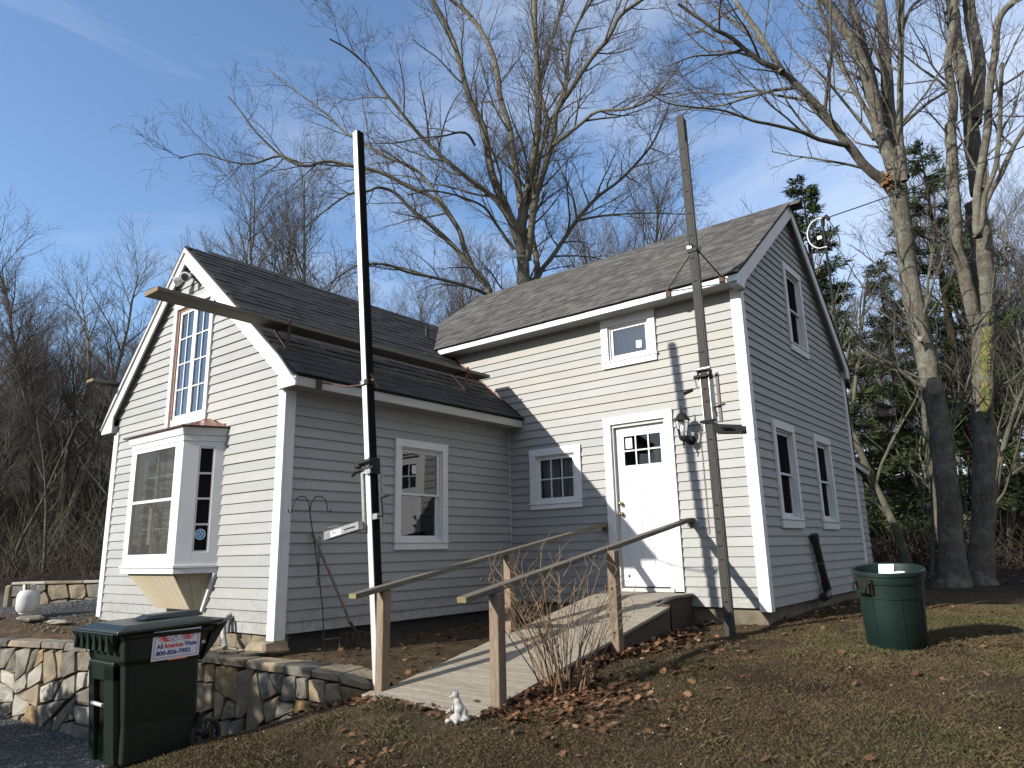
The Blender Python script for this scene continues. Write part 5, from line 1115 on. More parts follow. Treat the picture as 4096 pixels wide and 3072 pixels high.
# ------------------------------------------------------------------ shepherd hook, fork
def hook():
    bx,by=.28,-3.39; bz=gz(bx,by); t=thing('shepherd_hook','thin green double shepherd hook stuck in the soil by the wing wall','garden hook',(bx,by,bz))
    tx,ty,tz=.30,-3.66,.93; st=[(bx,by,bz-.05)]
    st=[(bx,by,bz-.05),(.285,-3.45,.0),(.30,-3.56,.5),(tx,ty,tz)]
    obj('stem',G().tube(st,.0065,6),'black_metal',t)
    g=G()
    for ph in (0,2.1,4.2):
        g.tube([(.293+.009*math.cos(ph+k*.9),-3.52-.0*k+.009*math.sin(ph+k*.9),.30+k*.03) for k in range(14)],.0035,4)
    obj('twist',g,'black_metal',t)
    g=G()
    for ph in range(4): g.tube([(.292+.022*math.sin(math.pi*k/8)*math.cos(ph*1.57+k*.35),-3.515+.022*math.sin(math.pi*k/8)*math.sin(ph*1.57+k*.35),.20+.010*k) for k in range(9)],.0035,4)
    obj('basket_twist',g,'black_metal',t)
    for sg in (-1,1):
        c=[]; dx,dy=.62*sg,.78*sg
        prof=[(0,0),(.015,.10),(.05,.155),(.10,.165),(.15,.13),(.172,.06),(.175,.02),(.19,-.005),(.21,.01),(.212,.035)]
        for (u,v) in prof: c.append((tx+u*dx,ty+u*dy,tz+v))
        obj('hook_arm',G().tube(c,.006,6),'black_metal',t)
    obj('foot_step',G().tube([(bx,by,bz+.12),(bx+.05,by+.14,bz+.125),(bx+.05,by+.14,bz-.03)],.006,6),'alu_tarn',t)
hook()
def fork():
    bx,by=-.02,-2.78; z=gz(.25,-2.78); t=thing('pitchfork','old wooden handled garden fork with rusty curved tines leaning on the wing wall','garden fork',(.25,by,z))
    tip=Vector((.05,-3.44,.74)); hub=Vector((.20,-3.02,-.20))
    obj('handle',G().tube([tip,tip.lerp(hub,.5)+Vector((.01,0,.0)),hub],[.017,.016,.015],10),'tool_wood',t,smooth=True)
    obj('ferrule',G().tube([hub,hub+Vector((.02,.06,-.09)),hub+Vector((.03,.07,-.13))],[.018,.015,.012],10),'rust',t,smooth=True)
    c=hub+Vector((.03,.08,-.12)); sp=Vector((.78,.62,0))
    g=G(); g.tube([c-sp*.17+Vector((0,0,-.01)),c+Vector((0,0,.02)),c+sp*.17+Vector((0,0,-.01))],.007,6); obj('tine_bar',g,'rust',t)
    for k in range(6):
        a=c+sp*(-.17+.068*k)+Vector((0,0,.0)); e=Vector((.62,-.78,0)); zg=gz(a.x+e.x*.07,a.y+e.y*.07)+.0
        obj('tine',G().tube([a,a+e*.03+Vector((0,0,.008)),a+e*.06+Vector((0,0,-.03)),a+e*.075+Vector((0,0,-.10)),(a.x+e.x*.07,a.y+e.y*.07,zg)],[.007,.0065,.006,.005,.003],6),'rust',t)
fork()
# black drain pipe piece leaning at the end wall
t=thing('drain_pipe','black plastic drain pipe length leaning on the shaded end wall','pipe',(3.72,1.9,-.12))
pp=obj('pipe',G().tube([(3.705,1.71,.56),(3.715,1.83,.2),(3.72,1.93,-.06)],.047,18),'black_plastic',t,smooth=True)
obj('coupling',G().tube([(3.704,1.69,.62),(3.705,1.715,.53)],.056,18),'black_plastic',t,smooth=True); obj('coupling',G().tube([(3.718,1.90,.01),(3.722,1.94,-.09)],.055,18),'black_plastic',t,smooth=True)
obj('elbow',G().tube([(3.72,1.935,-.06),(3.725,1.925,-.12),(3.73,1.86,-.155),(3.735,1.74,-.165),(3.735,1.69,-.168)],[.052,.054,.054,.050,.054],16),'black_plastic',t,smooth=True)
obj('tape',G().tube([(3.714,1.80,.27),(3.714,1.805,.255)],.049,18),'moss_yellow',t)
# pale hose/pipe bend at the foot of the bay
t=thing('drain_hose','pale grey drain hose curling down between bin and wing foundation','hose',(-.75,-3.9,-.4))
obj('hose',G().tube([(-.80,-3.80,-.10),(-.80,-3.86,-.12),(-.78,-3.90,-.20),(-.72,-3.93,-.29),(-.62,-3.97,-.36),(-.55,-4.0,-.40)],.027,12),'hose',t,smooth=True); obj('hose',G().tube([(-.74,-3.80,-.12),(-.73,-3.86,-.15),(-.70,-3.89,-.22),(-.68,-3.9,-.27)],.02,10),'alu_tarn',t,smooth=True)
# ------------------------------------------------------------------ wheeled bin
def bin_():
    z0=gz(.6,-5.3); cx=.60; t=thing('wheelie_bin','tall dark green wheeled bin with a red, white and blue company sticker','wheeled bin',(cx,-5.3,z0)); tilt=.01
    zb,zt=z0+.02,z0+.93
    def ring(f,ins=0):   # cross-section from bottom to rim
        x0=.415+(.305-.415)*f; x1=.895+(.945-.895)*f; y0=-5.60+(-5.69+5.60)*f; y1=-5.01-.05*f if f<.8 else -5.05+(f-.8)*.35; c=.045
        x0+=ins;x1-=ins;y0+=ins;y1-=ins; z=zb+(zt-zb)*f
        return [(x0+c,y0,z),(x1-c,y0,z),(x1-c*.3,y0+c*.3,z),(x1,y0+c,z),(x1,y1-c,z),(x1-c,y1,z),(x0+c,y1,z),(x0,y1-c,z),(x0,y0+c,z),(x0+c*.3,y0+c*.3,z)]
    fsn=[0,.03,.3,.62,.76,.80,1.0]; g=G(); n=10
    for i,f in enumerate(fsn): g.v+=ring(f,.012 if i==0 else (.0 if f>=.8 else .014 if f>.03 else .0))
    for i in range(len(fsn)-1):
        for j in range(n): g.f.append((i*n+j,i*n+(j+1)%n,(i+1)*n+(j+1)%n,(i+1)*n+j))
    g.f.append(tuple(range(n))[::-1]); g.f.append(tuple((len(fsn)-1)*n+j for j in range(n)))
    body=obj('body',g,'green_plastic',t,bevel=.008,seg=2)
    # front groove cut with a boolean-free recess: dark channel between two raised ribs
    def fr(x0,x1,za,zb_,d0,d1):
        f0=(za-zb)/(zt-zb); f1=(zb_-zb)/(zt-zb); ya=-5.60-.09*f0+.014; yb=-5.60-.09*f1+.014
        return G().frus([(x0,ya-d0,za),(x1,ya-d0,za),(x1,ya+.01,za),(x0,ya+.01,za)],[(x0,yb-d1,zb_),(x1,yb-d1,zb_),(x1,yb+.01,zb_),(x0,yb+.01,zb_)])
    obj('front_rib',fr(.425,.51,z0+.03,z0+.72,.045,.045),'green_plastic',t,bevel=.012,seg=2); obj('front_rib',fr(.68,.84,z0+.03,z0+.72,.045,.045),'green_plastic',t,bevel=.012,seg=2); obj('front_rib',fr(.425,.84,z0+.60,z0+.74,.045,.045),'green_plastic',t,bevel=.012,seg=2)
    obj('groove',fr(.51,.68,z0+.03,z0+.60,.003,.003),'pole_rubber',t)
    obj('lift_bar',G().tube([(.505,-5.675,z0+.435),(.685,-5.675,z0+.432)],.014,12),'alu',t,smooth=True)
    # rim and lid
    rm=G(); A=ring(.965,-.010); B=ring(1.0,-.014); rm.v+=A+B
    for j in range(n): rm.f.append((j,(j+1)%n,n+(j+1)%n,n+j))
    rm.f.append(tuple(range(n))[::-1]); rm.f.append(tuple(n+j for j in range(n))); obj('rim',rm,'green_plastic',t,bevel=.004)
    L0=[(.20,-5.735),(.968,-5.745),(.968,-4.93),(.235,-4.93)]
    lid=G(); lo=[(x,y,zt+.004+(y+5.735)*.035) for x,y in L0]; hi=[(x+.0,y,z+.028) for x,y,z in lo]; lid.frus(lo,hi); ld=obj('lid',lid,'green_lid',t,bevel=.008,seg=2)
    g=G(); q0=[(.235,-5.70),(.94,-5.71),(.94,-4.99),(.27,-4.99)]; q1=[(.30,-5.64),(.88,-5.65),(.88,-5.05),(.33,-5.05)]; h=lambda y,a:zt+.032+(y+5.735)*.035+a
    g.frus([(x,y,h(y,0)) for x,y in q0],[(x,y,h(y,.028)) for x,y in q1]); obj('lid_dome',g,'green_lid',ld,bevel=.01,seg=2)
    g=G(); g.frus([(.50,-5.45,h(-5.45,.036)),(.72,-5.45,h(-5.45,.036)),(.72,-4.96,h(-4.96,.02)),(.50,-4.96,h(-4.96,.02))],[(.54,-5.38,h(-5.4,.066)),(.68,-5.38,h(-5.4,.066)),(.68,-5.0,h(-5.0,.066)),(.54,-5.0,h(-5.0,.066))]); obj('lid_ridge',g,'green_lid',ld,bevel=.008)
    # front skirt with ribs
    g=G(); g.frus([(.26,-5.705,zt-.115),(.83,-5.705,zt-.115),(.83,-5.69,zt-.115),(.26,-5.69,zt-.115)],[(.19,-5.752,zt+.012),(.905,-5.752,zt+.012),(.93,-5.70,zt+.012),(.22,-5.70,zt+.012)]); sk=obj('front_skirt',g,'green_plastic',t,bevel=.004)
    for k in range(6):
        x=.27+k*.108; g=G(); g.add([(x,-5.752,zt+.005),(x+.012,-5.752,zt+.005),(x+.045,-5.75,zt-.112),(x-.015,-5.75,zt-.112),(x+.005,-5.70,zt-.02),(x+.04,-5.69,zt-.112),(x-.01,-5.69,zt-.112)],[(0,1,2,3),(0,3,6,4),(1,4,5,2),(0,4,1),(3,2,5,6)]); obj('rib',g,'green_plastic',sk)
    # handle at the back
    g=G(); g.frus([(.30,-4.98,zt-.05),(.93,-4.98,zt-.05),(.94,-4.89,zt+.03),(.30,-4.89,zt+.03)],[(.30,-4.96,zt+.01),(.945,-4.96,zt+.01),(.95,-4.845,zt+.055),(.30,-4.845,zt+.055)]); hn=obj('handle',g,'green_plastic',t,bevel=.008)
    g=G(); g.prism([(.86,-5.06,zt-.24),(.86,-4.98,zt-.0),(.86,-4.87,zt+.03),(.86,-4.96,zt-.12)],(.06,0,0)); obj('handle_bracket',g,'green_plastic',hn)
    # axle, wheels
    obj('axle',G().tube([(.36,-4.985,z0+.125),(.93,-4.985,z0+.125)],.012,10),'black_metal',t)
    for xc in (.905,.335):
        g=G(); prof=[]; c=Vector((xc,-4.985,z0+.127)); R=.127
        def ringy(r,x): return [(x,c.y+r*math.cos(a*math.pi/14),c.z+r*math.sin(a*math.pi/14)) for a in range(28)]
        rings=[ringy(.098,xc-.022),ringy(R-.01,xc-.024),ringy(R,xc-.012),ringy(R,xc+.012),ringy(R-.01,xc+.024),ringy(.098,xc+.022)]
        for r_ in rings: g.v+=r_
        for i in range(6):
            for j in range(28): g.f.append((i*28+j,i*28+(j+1)%28,((i+1)%6)*28+(j+1)%28,((i+1)%6)*28+j))
        wh=obj('wheel',g,'black_rubber',t,smooth=True); obj('hub',G().tube([(xc-.025,c.y,c.z),(xc+.025,c.y,c.z)],.024,14),'black_metal',wh,smooth=True)
        for k in range(12): a=k*math.pi/6; obj('spoke',G().beam((xc,c.y+.02*math.cos(a),c.z+.02*math.sin(a)),(xc,c.y+.10*math.cos(a),c.z+.10*math.sin(a)),.012,.009,(1,0,0)),'black_rubber',wh)
        obj('fender',G().beam((xc,-5.07,z0+.20),(xc,-5.04,z0+.30),.05,.03),'green_plastic',t) if xc>.5 else None
    # sticker on the east side
    sx=lambda z:.895+(.05)*((z-zb)/(zt-zb))+.0035
    zlo,zhi=z0+.725,z0+.965-.03; ya,yb=-5.475,-5.105
    def SP(u,v,o=0): # u along +y 0..1, v 0..1
        y=ya+(yb-ya)*u; z=zlo+(zhi-zlo)*v; return Vector((sx(z)+.001+o,y,z+(y-ya)*.02))
    g=G(); g.add([SP(0,0),SP(1,0),SP(1,1),SP(0,1)],[(0,1,2,3)]); sg=obj('sign',g,'sign_white',t,fix=False); sg['label']='white sticker with red wavy stripes reading All American Waste'
    def quad(a,b,c,d,o,mat,nm): return obj(nm,G().add([SP(a,c,o),SP(b,c,o),SP(b,d,o),SP(a,d,o)],[(0,1,2,3)]),mat,sg,fix=False)
    for i,(m_,mat,w) in enumerate(((.03,'sign_red',.006),(.05,'sign_blue',.007))):
        quad(m_,1-m_,m_*1.6,m_*1.6+w*1.6,.0006,mat,'border'); quad(m_,1-m_,1-m_*1.6-w*1.6,1-m_*1.6,.0006,mat,'border'); quad(m_,m_+w,m_*1.6,1-m_*1.6,.0006,mat,'border'); quad(1-m_-w,1-m_,m_*1.6,1-m_*1.6,.0006,mat,'border')
    quad(.35,.75,-.045,0,.0,'sign_orange','border')
    for side,(u0,u1) in enumerate(((.10,.43),(.62,.93))):
        for k in range(3):
            vs=[]; n_=14; off=k*.075; sh=(.035*k if side==0 else .02*k)
            for i in range(n_+1):
                tt=i/n_; u=u0+(u1-u0)*tt+(.07-sh*1.2 if side==0 else -sh*.5); v=.60+off+.14*tt+.03*math.sin(tt*9); w_=.030*(.35+.65*math.sin(math.pi*min(1,tt*1.15+.1)))
                vs+=[SP(min(u,.95),v-w_,.0008),SP(min(u,.95),v+w_,.0008)]
            obj('stripe',G().add(vs,[(2*i,2*i+2,2*i+3,2*i+1) for i in range(n_)]),'sign_red',sg,fix=False)
    pts=[(.40,.60),(.43,.72),(.47,.80),(.52,.84),(.57,.84),(.63,.80),(.60,.75),(.56,.68),(.55,.62),(.50,.66),(.47,.62),(.43,.60),(.40,.60)]
    g=G(); g.tube([SP(u,v,.001) for u,v in pts],.0018,4); g.tube([SP(.47,.72,.001),SP(.51,.74,.001),SP(.50,.70,.001)],.0014,4); obj('eagle_head',g,'sign_blue',sg)
    S_=SP(0,0); U=(SP(1,0)-SP(0,0)).normalized(); V=(SP(0,1)-SP(0,0)).normalized(); N=U.cross(V)
    def MT(u,v): o=SP(u,v,.0006); return Matrix(((U.x,V.x,N.x,o.x),(U.y,V.y,N.y,o.y),(U.z,V.z,N.z,o.z),(0,0,0,1)))
    wd=(yb-ya)
    lettering('All',.047,'sign_blue',sg,MT(.09,.40),bold=.0016,width=wd*.125); lettering('American',.047,'sign_red',sg,MT(.235,.40),bold=.0016,width=wd*.41); lettering('Waste',.047,'sign_blue',sg,MT(.665,.40),bold=.0016,width=wd*.26)
    lettering('800-826-7952',.042,'sign_blue',sg,MT(.09,.17),bold=.0018,width=wd*.72)
    o=Vector((sx(zt-.10)+.002,-5.09,zt-.115)); lettering('85',.034,'white_paper',t,Matrix(((U.x,V.x,N.x,o.x+.0015),(U.y,V.y,N.y,o.y),(U.z,V.z,N.z,o.z),(0,0,0,1))),name='number')
bin_()
# ------------------------------------------------------------------ round waste can
def can():
    x,y=5.04,-.84; z=gz(x,y)+.0; t=thing('waste_can','round dark green waste can standing open on the lawn','trash can',(x,y,z))
    prof=[(.232,0),(.240,.012),(.256,.30),(.262,.45),(.270,.452),(.276,.57),(.286,.575),(.290,.605),(.290,.635),(.300,.645),(.300,.672),(.292,.680),(.280,.672),(.272,.62),(.262,.45),(.236,.03),(.0,.03)]
    obj('body',G().lathe((x,y,z),prof,48,False),'green_can',t,smooth=True); obj('base',G().lathe((x,y,z),[(0.001,.001),(.233,.001)],32,False),'green_can',t)
    for a in (.35,1.4,2.4,3.6,4.3,5.2,6.0):
        c,s=math.cos(a),math.sin(a); g=G(); g.tube([(x+.242*c,y+.242*s,z+.02),(x+.264*c,y+.264*s,z+.45)],.004,5); obj('rib',g,'green_can',t)
    for a in (-2.15,-2.15+math.pi):
        ca,sa=math.cos(a),math.sin(a); tx,ty=-sa,ca; P=lambda u,r,v:(x+ca*r+tx*u,y+sa*r+ty*u,z+v)
        g=G(); g.tube([P(-.075,.285,.60),P(-.075,.34,.575),P(-.062,.345,.52),P(.062,.345,.52),P(.075,.34,.575),P(.075,.285,.60)],.012,8); obj('handle',g,'green_can',t,smooth=True)
        g=G(); g.frus([P(-.085,.26,.49),P(.085,.26,.49),P(.085,.282,.49),P(-.085,.282,.49)],[P(-.095,.28,.62),P(.095,.28,.62),P(.095,.30,.62),P(-.095,.30,.62)]); obj('handle_plate',g,'black_plastic',t)
    # what sticks out of it
    p=obj('paper_sheet',G().frus([(4.96,-.91,z+.46),(5.08,-.97,z+.46),(5.082,-.966,z+.46),(4.962,-.906,z+.46)],[(4.96,-.78,z+.70),(5.09,-.82,z+.71),(5.092,-.816,z+.71),(4.962,-.776,z+.70)]),'white_paper',None,loc=(x,y,z)); tag(p,'crumpled white sheet sticking out of the round green can','paper')
    q=thing('plastic_tub','pale clear plastic cup lying in the round green can','cup',(x,y,z)); obj('cup',G().lathe((5.13,-.84,z+.56),[(.035,0),(.045,.075),(.048,.08)],14,False),'glass_lamp',q,smooth=True); obj('cup_lid',G().lathe((5.13,-.84,z+.638),[(.05,0),(.05,.008)],14),'white_paper',q)
    for o in (t,p,q): o.rotation_euler=Matrix.Rotation(R_(7.5),3,Vector((.978,.206,0))).to_euler()
can()
# ------------------------------------------------------------------ garden statue (squirrel-like animal holding on to a round stone base)
def statue():
    x,y=2.905,-4.27; z=gz(x,y)-.01; t=thing('garden_statue','small white ceramic seated animal figurine on the lawn at the foot of the ramp','statue',(x,y,z)); r=random.Random(9)
    def blob(parts,name,mat='ceramic',sub=.012):
        mb=bpy.data.metaballs.new('m'); mb.resolution=.011; mb.threshold=.35; o=bpy.data.objects.new('m',mb); COL.objects.link(o)
        for (px,py,pz,rad,sx,sy,sz) in parts:
            e=mb.elements.new(type='ELLIPSOID'); e.co=(px,py,pz); e.radius=rad; e.size_x=sx; e.size_y=sy; e.size_z=sz
        bpy.context.view_layer.update(); dg=bpy.context.evaluated_depsgraph_get(); me=bpy.data.meshes.new_from_object(o.evaluated_get(dg)); bpy.data.objects.remove(o); bpy.data.metaballs.remove(mb)
        return me
    # facing camera-left (-x,-y)
    d=Vector((-.8,-.35,0)).normalized(); s=Vector((-d.y,d.x,0)); L=lambda u,v,w:(x+d.x*u+s.x*v-x,y+d.y*u+s.y*v-y,w)
    parts=[]
    def E(u,v,w,rad,sx=1,sy=1,sz=1): a=L(u,v,w); parts.append((a[0],a[1],a[2],rad,sx,sy,sz))
    E(0,0,.055,.085,1,1,.75); E(-.02,0,.125,.066,.95,.95,1.0); E(-.005,0,.175,.050,.9,.9,1.0); E(.012,0,.225,.044,1,1,.95); E(.045,0,.212,.020); E(.062,0,.207,.011)
    E(.005,.022,.263,.012,.8,.8,1.7); E(.005,-.022,.263,.012,.8,.8,1.7); E(.045,.035,.12,.022,.8,.8,1.5); E(.045,-.035,.12,.022,.8,.8,1.5); E(.06,0,.10,.025); E(.06,.05,.045,.030); E(.06,-.05,.045,.030)
    E(-.065,0,.10,.040,.8,.8,1.3); E(-.075,0,.05,.045)
    for k in range(7): a=k*.9; E(.07*math.cos(a),.07*math.sin(a),.04+.012*(k%2),.024,1,1,.7)
    me=blob(parts,'figure'); me.materials.clear(); me.materials.append(MATS['ceramic']); me.polygons.foreach_set('use_smooth',[True]*len(me.polygons))
    o=bpy.data.objects.new('figure',me); link(o,t)
    o.scale=(.9,.9,.9)
    for v_ in (.016,-.016): obj('eye',G().sphere(Vector((x,y,z))+Vector(L(.045,v_,.232))*.9,.004,8,6),'mortar_dark',t)
    for v_ in (.02,-.02): obj('paw',G().sphere(Vector((x,y,z))+Vector(L(.072,v_,.10))*.9,.011,8,6,(1,1,.8)),'ceramic',t,smooth=True)
statue()
# ------------------------------------------------------------------ shrub, leaves, grass
def np_obj(name,V,F,mat,parent=None,attr=None,smooth=False,sizes=None):
    me=bpy.data.meshes.new(name); V=np.asarray(V,np.float32); F=np.asarray(F,np.int32)
    nv,nf,k=len(V),len(F),F.shape[1]
    me.vertices.add(nv); me.vertices.foreach_set('co',V.ravel()); me.loops.add(nf*k); me.loops.foreach_set('vertex_index',F.ravel()); me.polygons.add(nf)
    me.polygons.foreach_set('loop_start',np.arange(0,nf*k,k,dtype=np.int32)); me.polygons.foreach_set('loop_total',np.full(nf,k,np.int32)) if False else None
    if smooth: me.polygons.foreach_set('use_smooth',[True]*nf)
    me.update(calc_edges=True); me.validate()
    me.materials.append(MATS[mat])
    if attr is not None: a=me.attributes.new('tone','FLOAT','POINT'); a.data.foreach_set('value',np.asarray(attr,np.float32))
    o=bpy.data.objects.new(name,me); return link(o,parent)
def shrub():
    r=random.Random(17); bx,by=3.17,-3.30; z=gz(bx,by); t=thing('bare_shrub','leafless twiggy shrub with dark dried seed heads growing beside the ramp','shrub',(bx,by,z))
    g=G(); bg_=G(); tips=[]
    for k in range(46):
        a=r.uniform(0,6.283); rr=r.uniform(0,.20); p=Vector((bx+rr*math.cos(a)*.8,by+rr*math.sin(a)*1.4,z-.03)); ln=r.uniform(.65,1.12); lean=r.uniform(.05,.36); az=a+r.uniform(-.7,.7); pts=[p]; rad=[r.uniform(.0045,.0075)]
        n=8; d=Vector((math.cos(az)*lean,math.sin(az)*lean,1)).normalized()
        for i in range(n):
            d=(d+Vector((math.cos(az)*.055,math.sin(az)*.055,0))+Vector((r.gauss(0,.06),r.gauss(0,.06),0))).normalized(); p=p+d*ln/n; pts.append(p); rad.append(rad[0]*(1-.8*(i+1)/n))
            if i>=2 and r.random()<.75:
                e=(d+Vector((r.gauss(0,.8),r.gauss(0,.8),r.uniform(-.1,.5)))).normalized(); q=p; tw=[q]
                for _ in range(4): e=(e+Vector((r.gauss(0,.25),r.gauss(0,.25),r.uniform(-.1,.12)))).normalized(); q=q+e*r.uniform(.03,.065); tw.append(q)
                g.tube(tw,[.0028,.0024,.002,.0016,.0012],4,False); tips.append(q)
        g.tube(pts,rad,5)
    for (cx,cy,cz) in ((.28,.28,.42),(.30,.22,.40),(.33,.30,.44),(-.2,-.15,.80),(-.1,-.3,.66),(.36,.35,.60)):
        tips.append(Vector((bx+cx,by+cy,z+cz))); g.tube([(bx+cx*.4,by+cy*.4,z+.2),(bx+cx*.8,by+cy*.8,z+cz*.9),(bx+cx,by+cy,z+cz)],[.003,.002,.0015],4)
    obj('stems',g,'dry_stem',t,fix=False)
    for k in range(26):
        p=r.choice(tips[-40:]) if k<16 else r.choice(tips); obj('seed_head',G().sphere(p+Vector((r.gauss(0,.012),r.gauss(0,.012),-.01)),r.uniform(.007,.013),6,4,(1,1,1.25)),'berry',t,fix=False)
shrub()
R8=np.random.default_rng(5)
LEAF=np.array([(0,-.5),(.10,-.32),(.34,-.30),(.17,-.12),(.46,.02),(.20,.10),(.36,.32),(.10,.28),(0,.52),(-.10,.28),(-.36,.32),(-.20,.10),(-.46,.02),(-.17,-.12),(-.34,-.30),(-.10,-.32)])
def leaves(name,pos,size,tone,lift=.0,tiltmax=.7,seed=1):
    rg=np.random.default_rng(seed); n=len(pos); m=len(LEAF)
    base=np.concatenate([LEAF,np.zeros((1,2))],0); base3=np.concatenate([base,(.28*(base**2).sum(1)*rg.uniform(.6,1.4,len(base)))[:,None]],1)
    yaw=rg.uniform(0,6.283,n); a=rg.normal(0,tiltmax*.5,n); b=rg.normal(0,tiltmax*.5,n); cur=rg.uniform(-1.0,1.6,n)
    cy,sy=np.cos(yaw),np.sin(yaw); ca,sa=np.cos(a),np.sin(a); cb,sb=np.cos(b),np.sin(b)
    P=np.repeat(base3[None],n,0).copy(); P[:,:,2]*=cur[:,None]; P*=size[:,None,None]
    x,y,z=P[...,0],P[...,1],P[...,2]; y,z=y*ca[:,None]-z*sa[:,None],y*sa[:,None]+z*ca[:,None]; x,z=x*cb[:,None]+z*sb[:,None],-x*sb[:,None]+z*cb[:,None]
    x,y=x*cy[:,None]-y*sy[:,None],x*sy[:,None]+y*cy[:,None]
    V=np.stack([x+pos[:,0:1],y+pos[:,1:2],z+pos[:,2:3]],2).reshape(-1,3)
    tri=np.array([(m,i,(i+1)%m) for i in range(m)]); F=(tri[None]+(np.arange(n)*(m+1))[:,None,None]).reshape(-1,3)
    return np_obj(name,V,F,'leaf_oak',None,np.repeat(tone,m+1))
gzv=np.vectorize(gz)
def wpts(n,f):
    out=[]
    while len(out)<n:
        p=f()
        if p is not None: out.append(p)
    return np.array(out)
rl=random.Random(33)
def f_pile():
    y=rl.uniform(-4.1,-.1); w=.16+.14*math.sin(y*3)+(.26 if -4.05<y<-2.9 else 0)+.05*(y>-1.2); x=2.96+abs(rl.gauss(0,1))*w; 
    if y>-1: x-=.18
    return (x,y)
def f_bush():
    a=rl.uniform(0,6.283); r_=abs(rl.gauss(0,.33)); return (3.2+r_*math.cos(a)*.9,-3.55+r_*math.sin(a)*1.2) if 3.2+r_*math.cos(a)*.9>2.95 else None
def f_left():
    x=rl.uniform(.15,1.68); y=rl.uniform(-3.7,-.1); 
    if rl.random()>.25+.75*max(0,1-abs(x-1.55)/.35) : return None
    return (x,y)
def f_front():
    x=rl.uniform(.9,2.9); y=wall_y(min(x,1.36))-abs(rl.gauss(0,.16))-.02 if x<1.5 else -4.05-abs(rl.gauss(0,.10)); return (x,y) if rl.random()<(.9 if .9<x<1.75 else .25) else None
def f_scatter():
    x=rl.uniform(.8,9); y=rl.uniform(-6.5,4); 
    if x<3 and y>-4.05: return None
    return (x,y)
_cl=[(rl.uniform(1.6,8.5),rl.uniform(-6,2.5)) for _ in range(26)]
def f_clump():
    c=rl.choice(_cl); x=c[0]+rl.gauss(0,.16); y=c[1]+rl.gauss(0,.13)
    return None if (x<3.1 and y>-4.05) or (x<3.75 and y>-.05) else (x,y)
def f_end():
    return (3.68+abs(rl.gauss(0,.25)),rl.uniform(.3,4.6))
def f_lot(): 
    return (rl.uniform(3.0,4.3),rl.uniform(-3.2,.4))
P1=np.concatenate([wpts(1900,f_pile),wpts(650,f_bush),wpts(260,f_left),wpts(260,f_front),wpts(330,f_clump),wpts(190,f_scatter),wpts(240,f_end),wpts(150,f_lot)])
npile=2150
P1=P1[~((P1[:,0]<3.03)&(P1[:,0]>1.66)&(P1[:,1]>-3.9))|(np.arange(len(P1))>=0)&(P1[:,0]>2.92)|(P1[:,0]<1.68)|(P1[:,1]<-3.95)]
zz=gzv(P1[:,0],P1[:,1])+R8.uniform(.006,.03,len(P1)); near=np.exp(-((P1[:,0]-3.02)/.2)**2)*(P1[:,1]<0)*(P1[:,0]>2.9); zz=zz+near*R8.uniform(0,.05,len(P1))
lv=leaves('fallen_leaves',np.stack([P1[:,0],P1[:,1],zz],1),R8.uniform(.028,.085,len(P1)),np.clip(R8.normal(.50,.24,len(P1)),0,1),seed=3); tag(lv,kind='stuff')
# terrace litter
def f_ter():
    x=rl.uniform(-9,1.3); y=rl.uniform(-5.2,-2.8); return (x,y) if y>wall_y(x)+.35 and not (x>-4.1 and y>-3.78 and x<0) else None
P2=wpts(320,f_ter); z2=gzv(P2[:,0],P2[:,1])+.01; tag(leaves('terrace_leaves',np.stack([P2[:,0],P2[:,1],z2],1),R8.uniform(.02,.05,len(P2)),np.clip(R8.normal(.4,.25,len(P2)),0,1),seed=4),kind='stuff')
# leaves on the ramp: single ones
for k,(x,y,zz_) in enumerate(((2.72,-3.86,-.59),)):
    o=leaves('fallen_leaf',np.array([[x,y,zz_]]),np.array([.07]),np.array([.2]),tiltmax=.1,seed=9+k); tag(o,'single brown leaf lying on the foot of the ramp','leaf')
# grass blades, dormant: short, thin, three tones mixed in patches
def grass(name,n,fx,hmin,hmax,seed,green=None,dens=None):
    rg=np.random.default_rng(seed); x,y=fx(rg,n)
    z=fl(np.clip(x,-16,13),np.clip(y,-13,10)) if len(x)<20000 else np.concatenate([fl(x[i:i+20000],y[i:i+20000]) for i in range(0,len(x),20000)])
    z=z+bumpn(x,y); m=len(x)
    h=rg.uniform(hmin,hmax,m); yaw=rg.uniform(0,6.283,m); w=rg.uniform(.0007,.0016,m); lean=rg.normal(0,.7,(m,2))*h[:,None]
    ux,uy=np.cos(yaw)*w,np.sin(yaw)*w
    A=np.stack([x-ux,y-uy,z-.004],1); B=np.stack([x+ux,y+uy,z-.004],1); C_=np.stack([x+lean[:,0]*.5+ux*.7,y+lean[:,1]*.5+uy*.7,z+h*.6],1); D=np.stack([x+lean[:,0],y+lean[:,1],z+h*.85],1)
    V=np.stack([A,B,C_,D],1).reshape(-1,3); k=np.arange(m)[:,None]*4; F=np.concatenate([k+[0,1,2],k+[0,2,3]],0)
    pn=.5+.30*np.sin(x*1.9+y*.8)*np.sin(y*2.3-x*.6)+.16*np.sin(x*5.1+2)*np.sin(y*4.3)+.1*np.sin(x*11+y*9)
    tone=np.clip(pn*.72+rg.normal(0,.17,m)+(green(x,y) if green is not None else 0),0,1)
    return tag(np_obj(name,V,F,'grass_mat',None,np.repeat(tone,4)),kind='stuff')
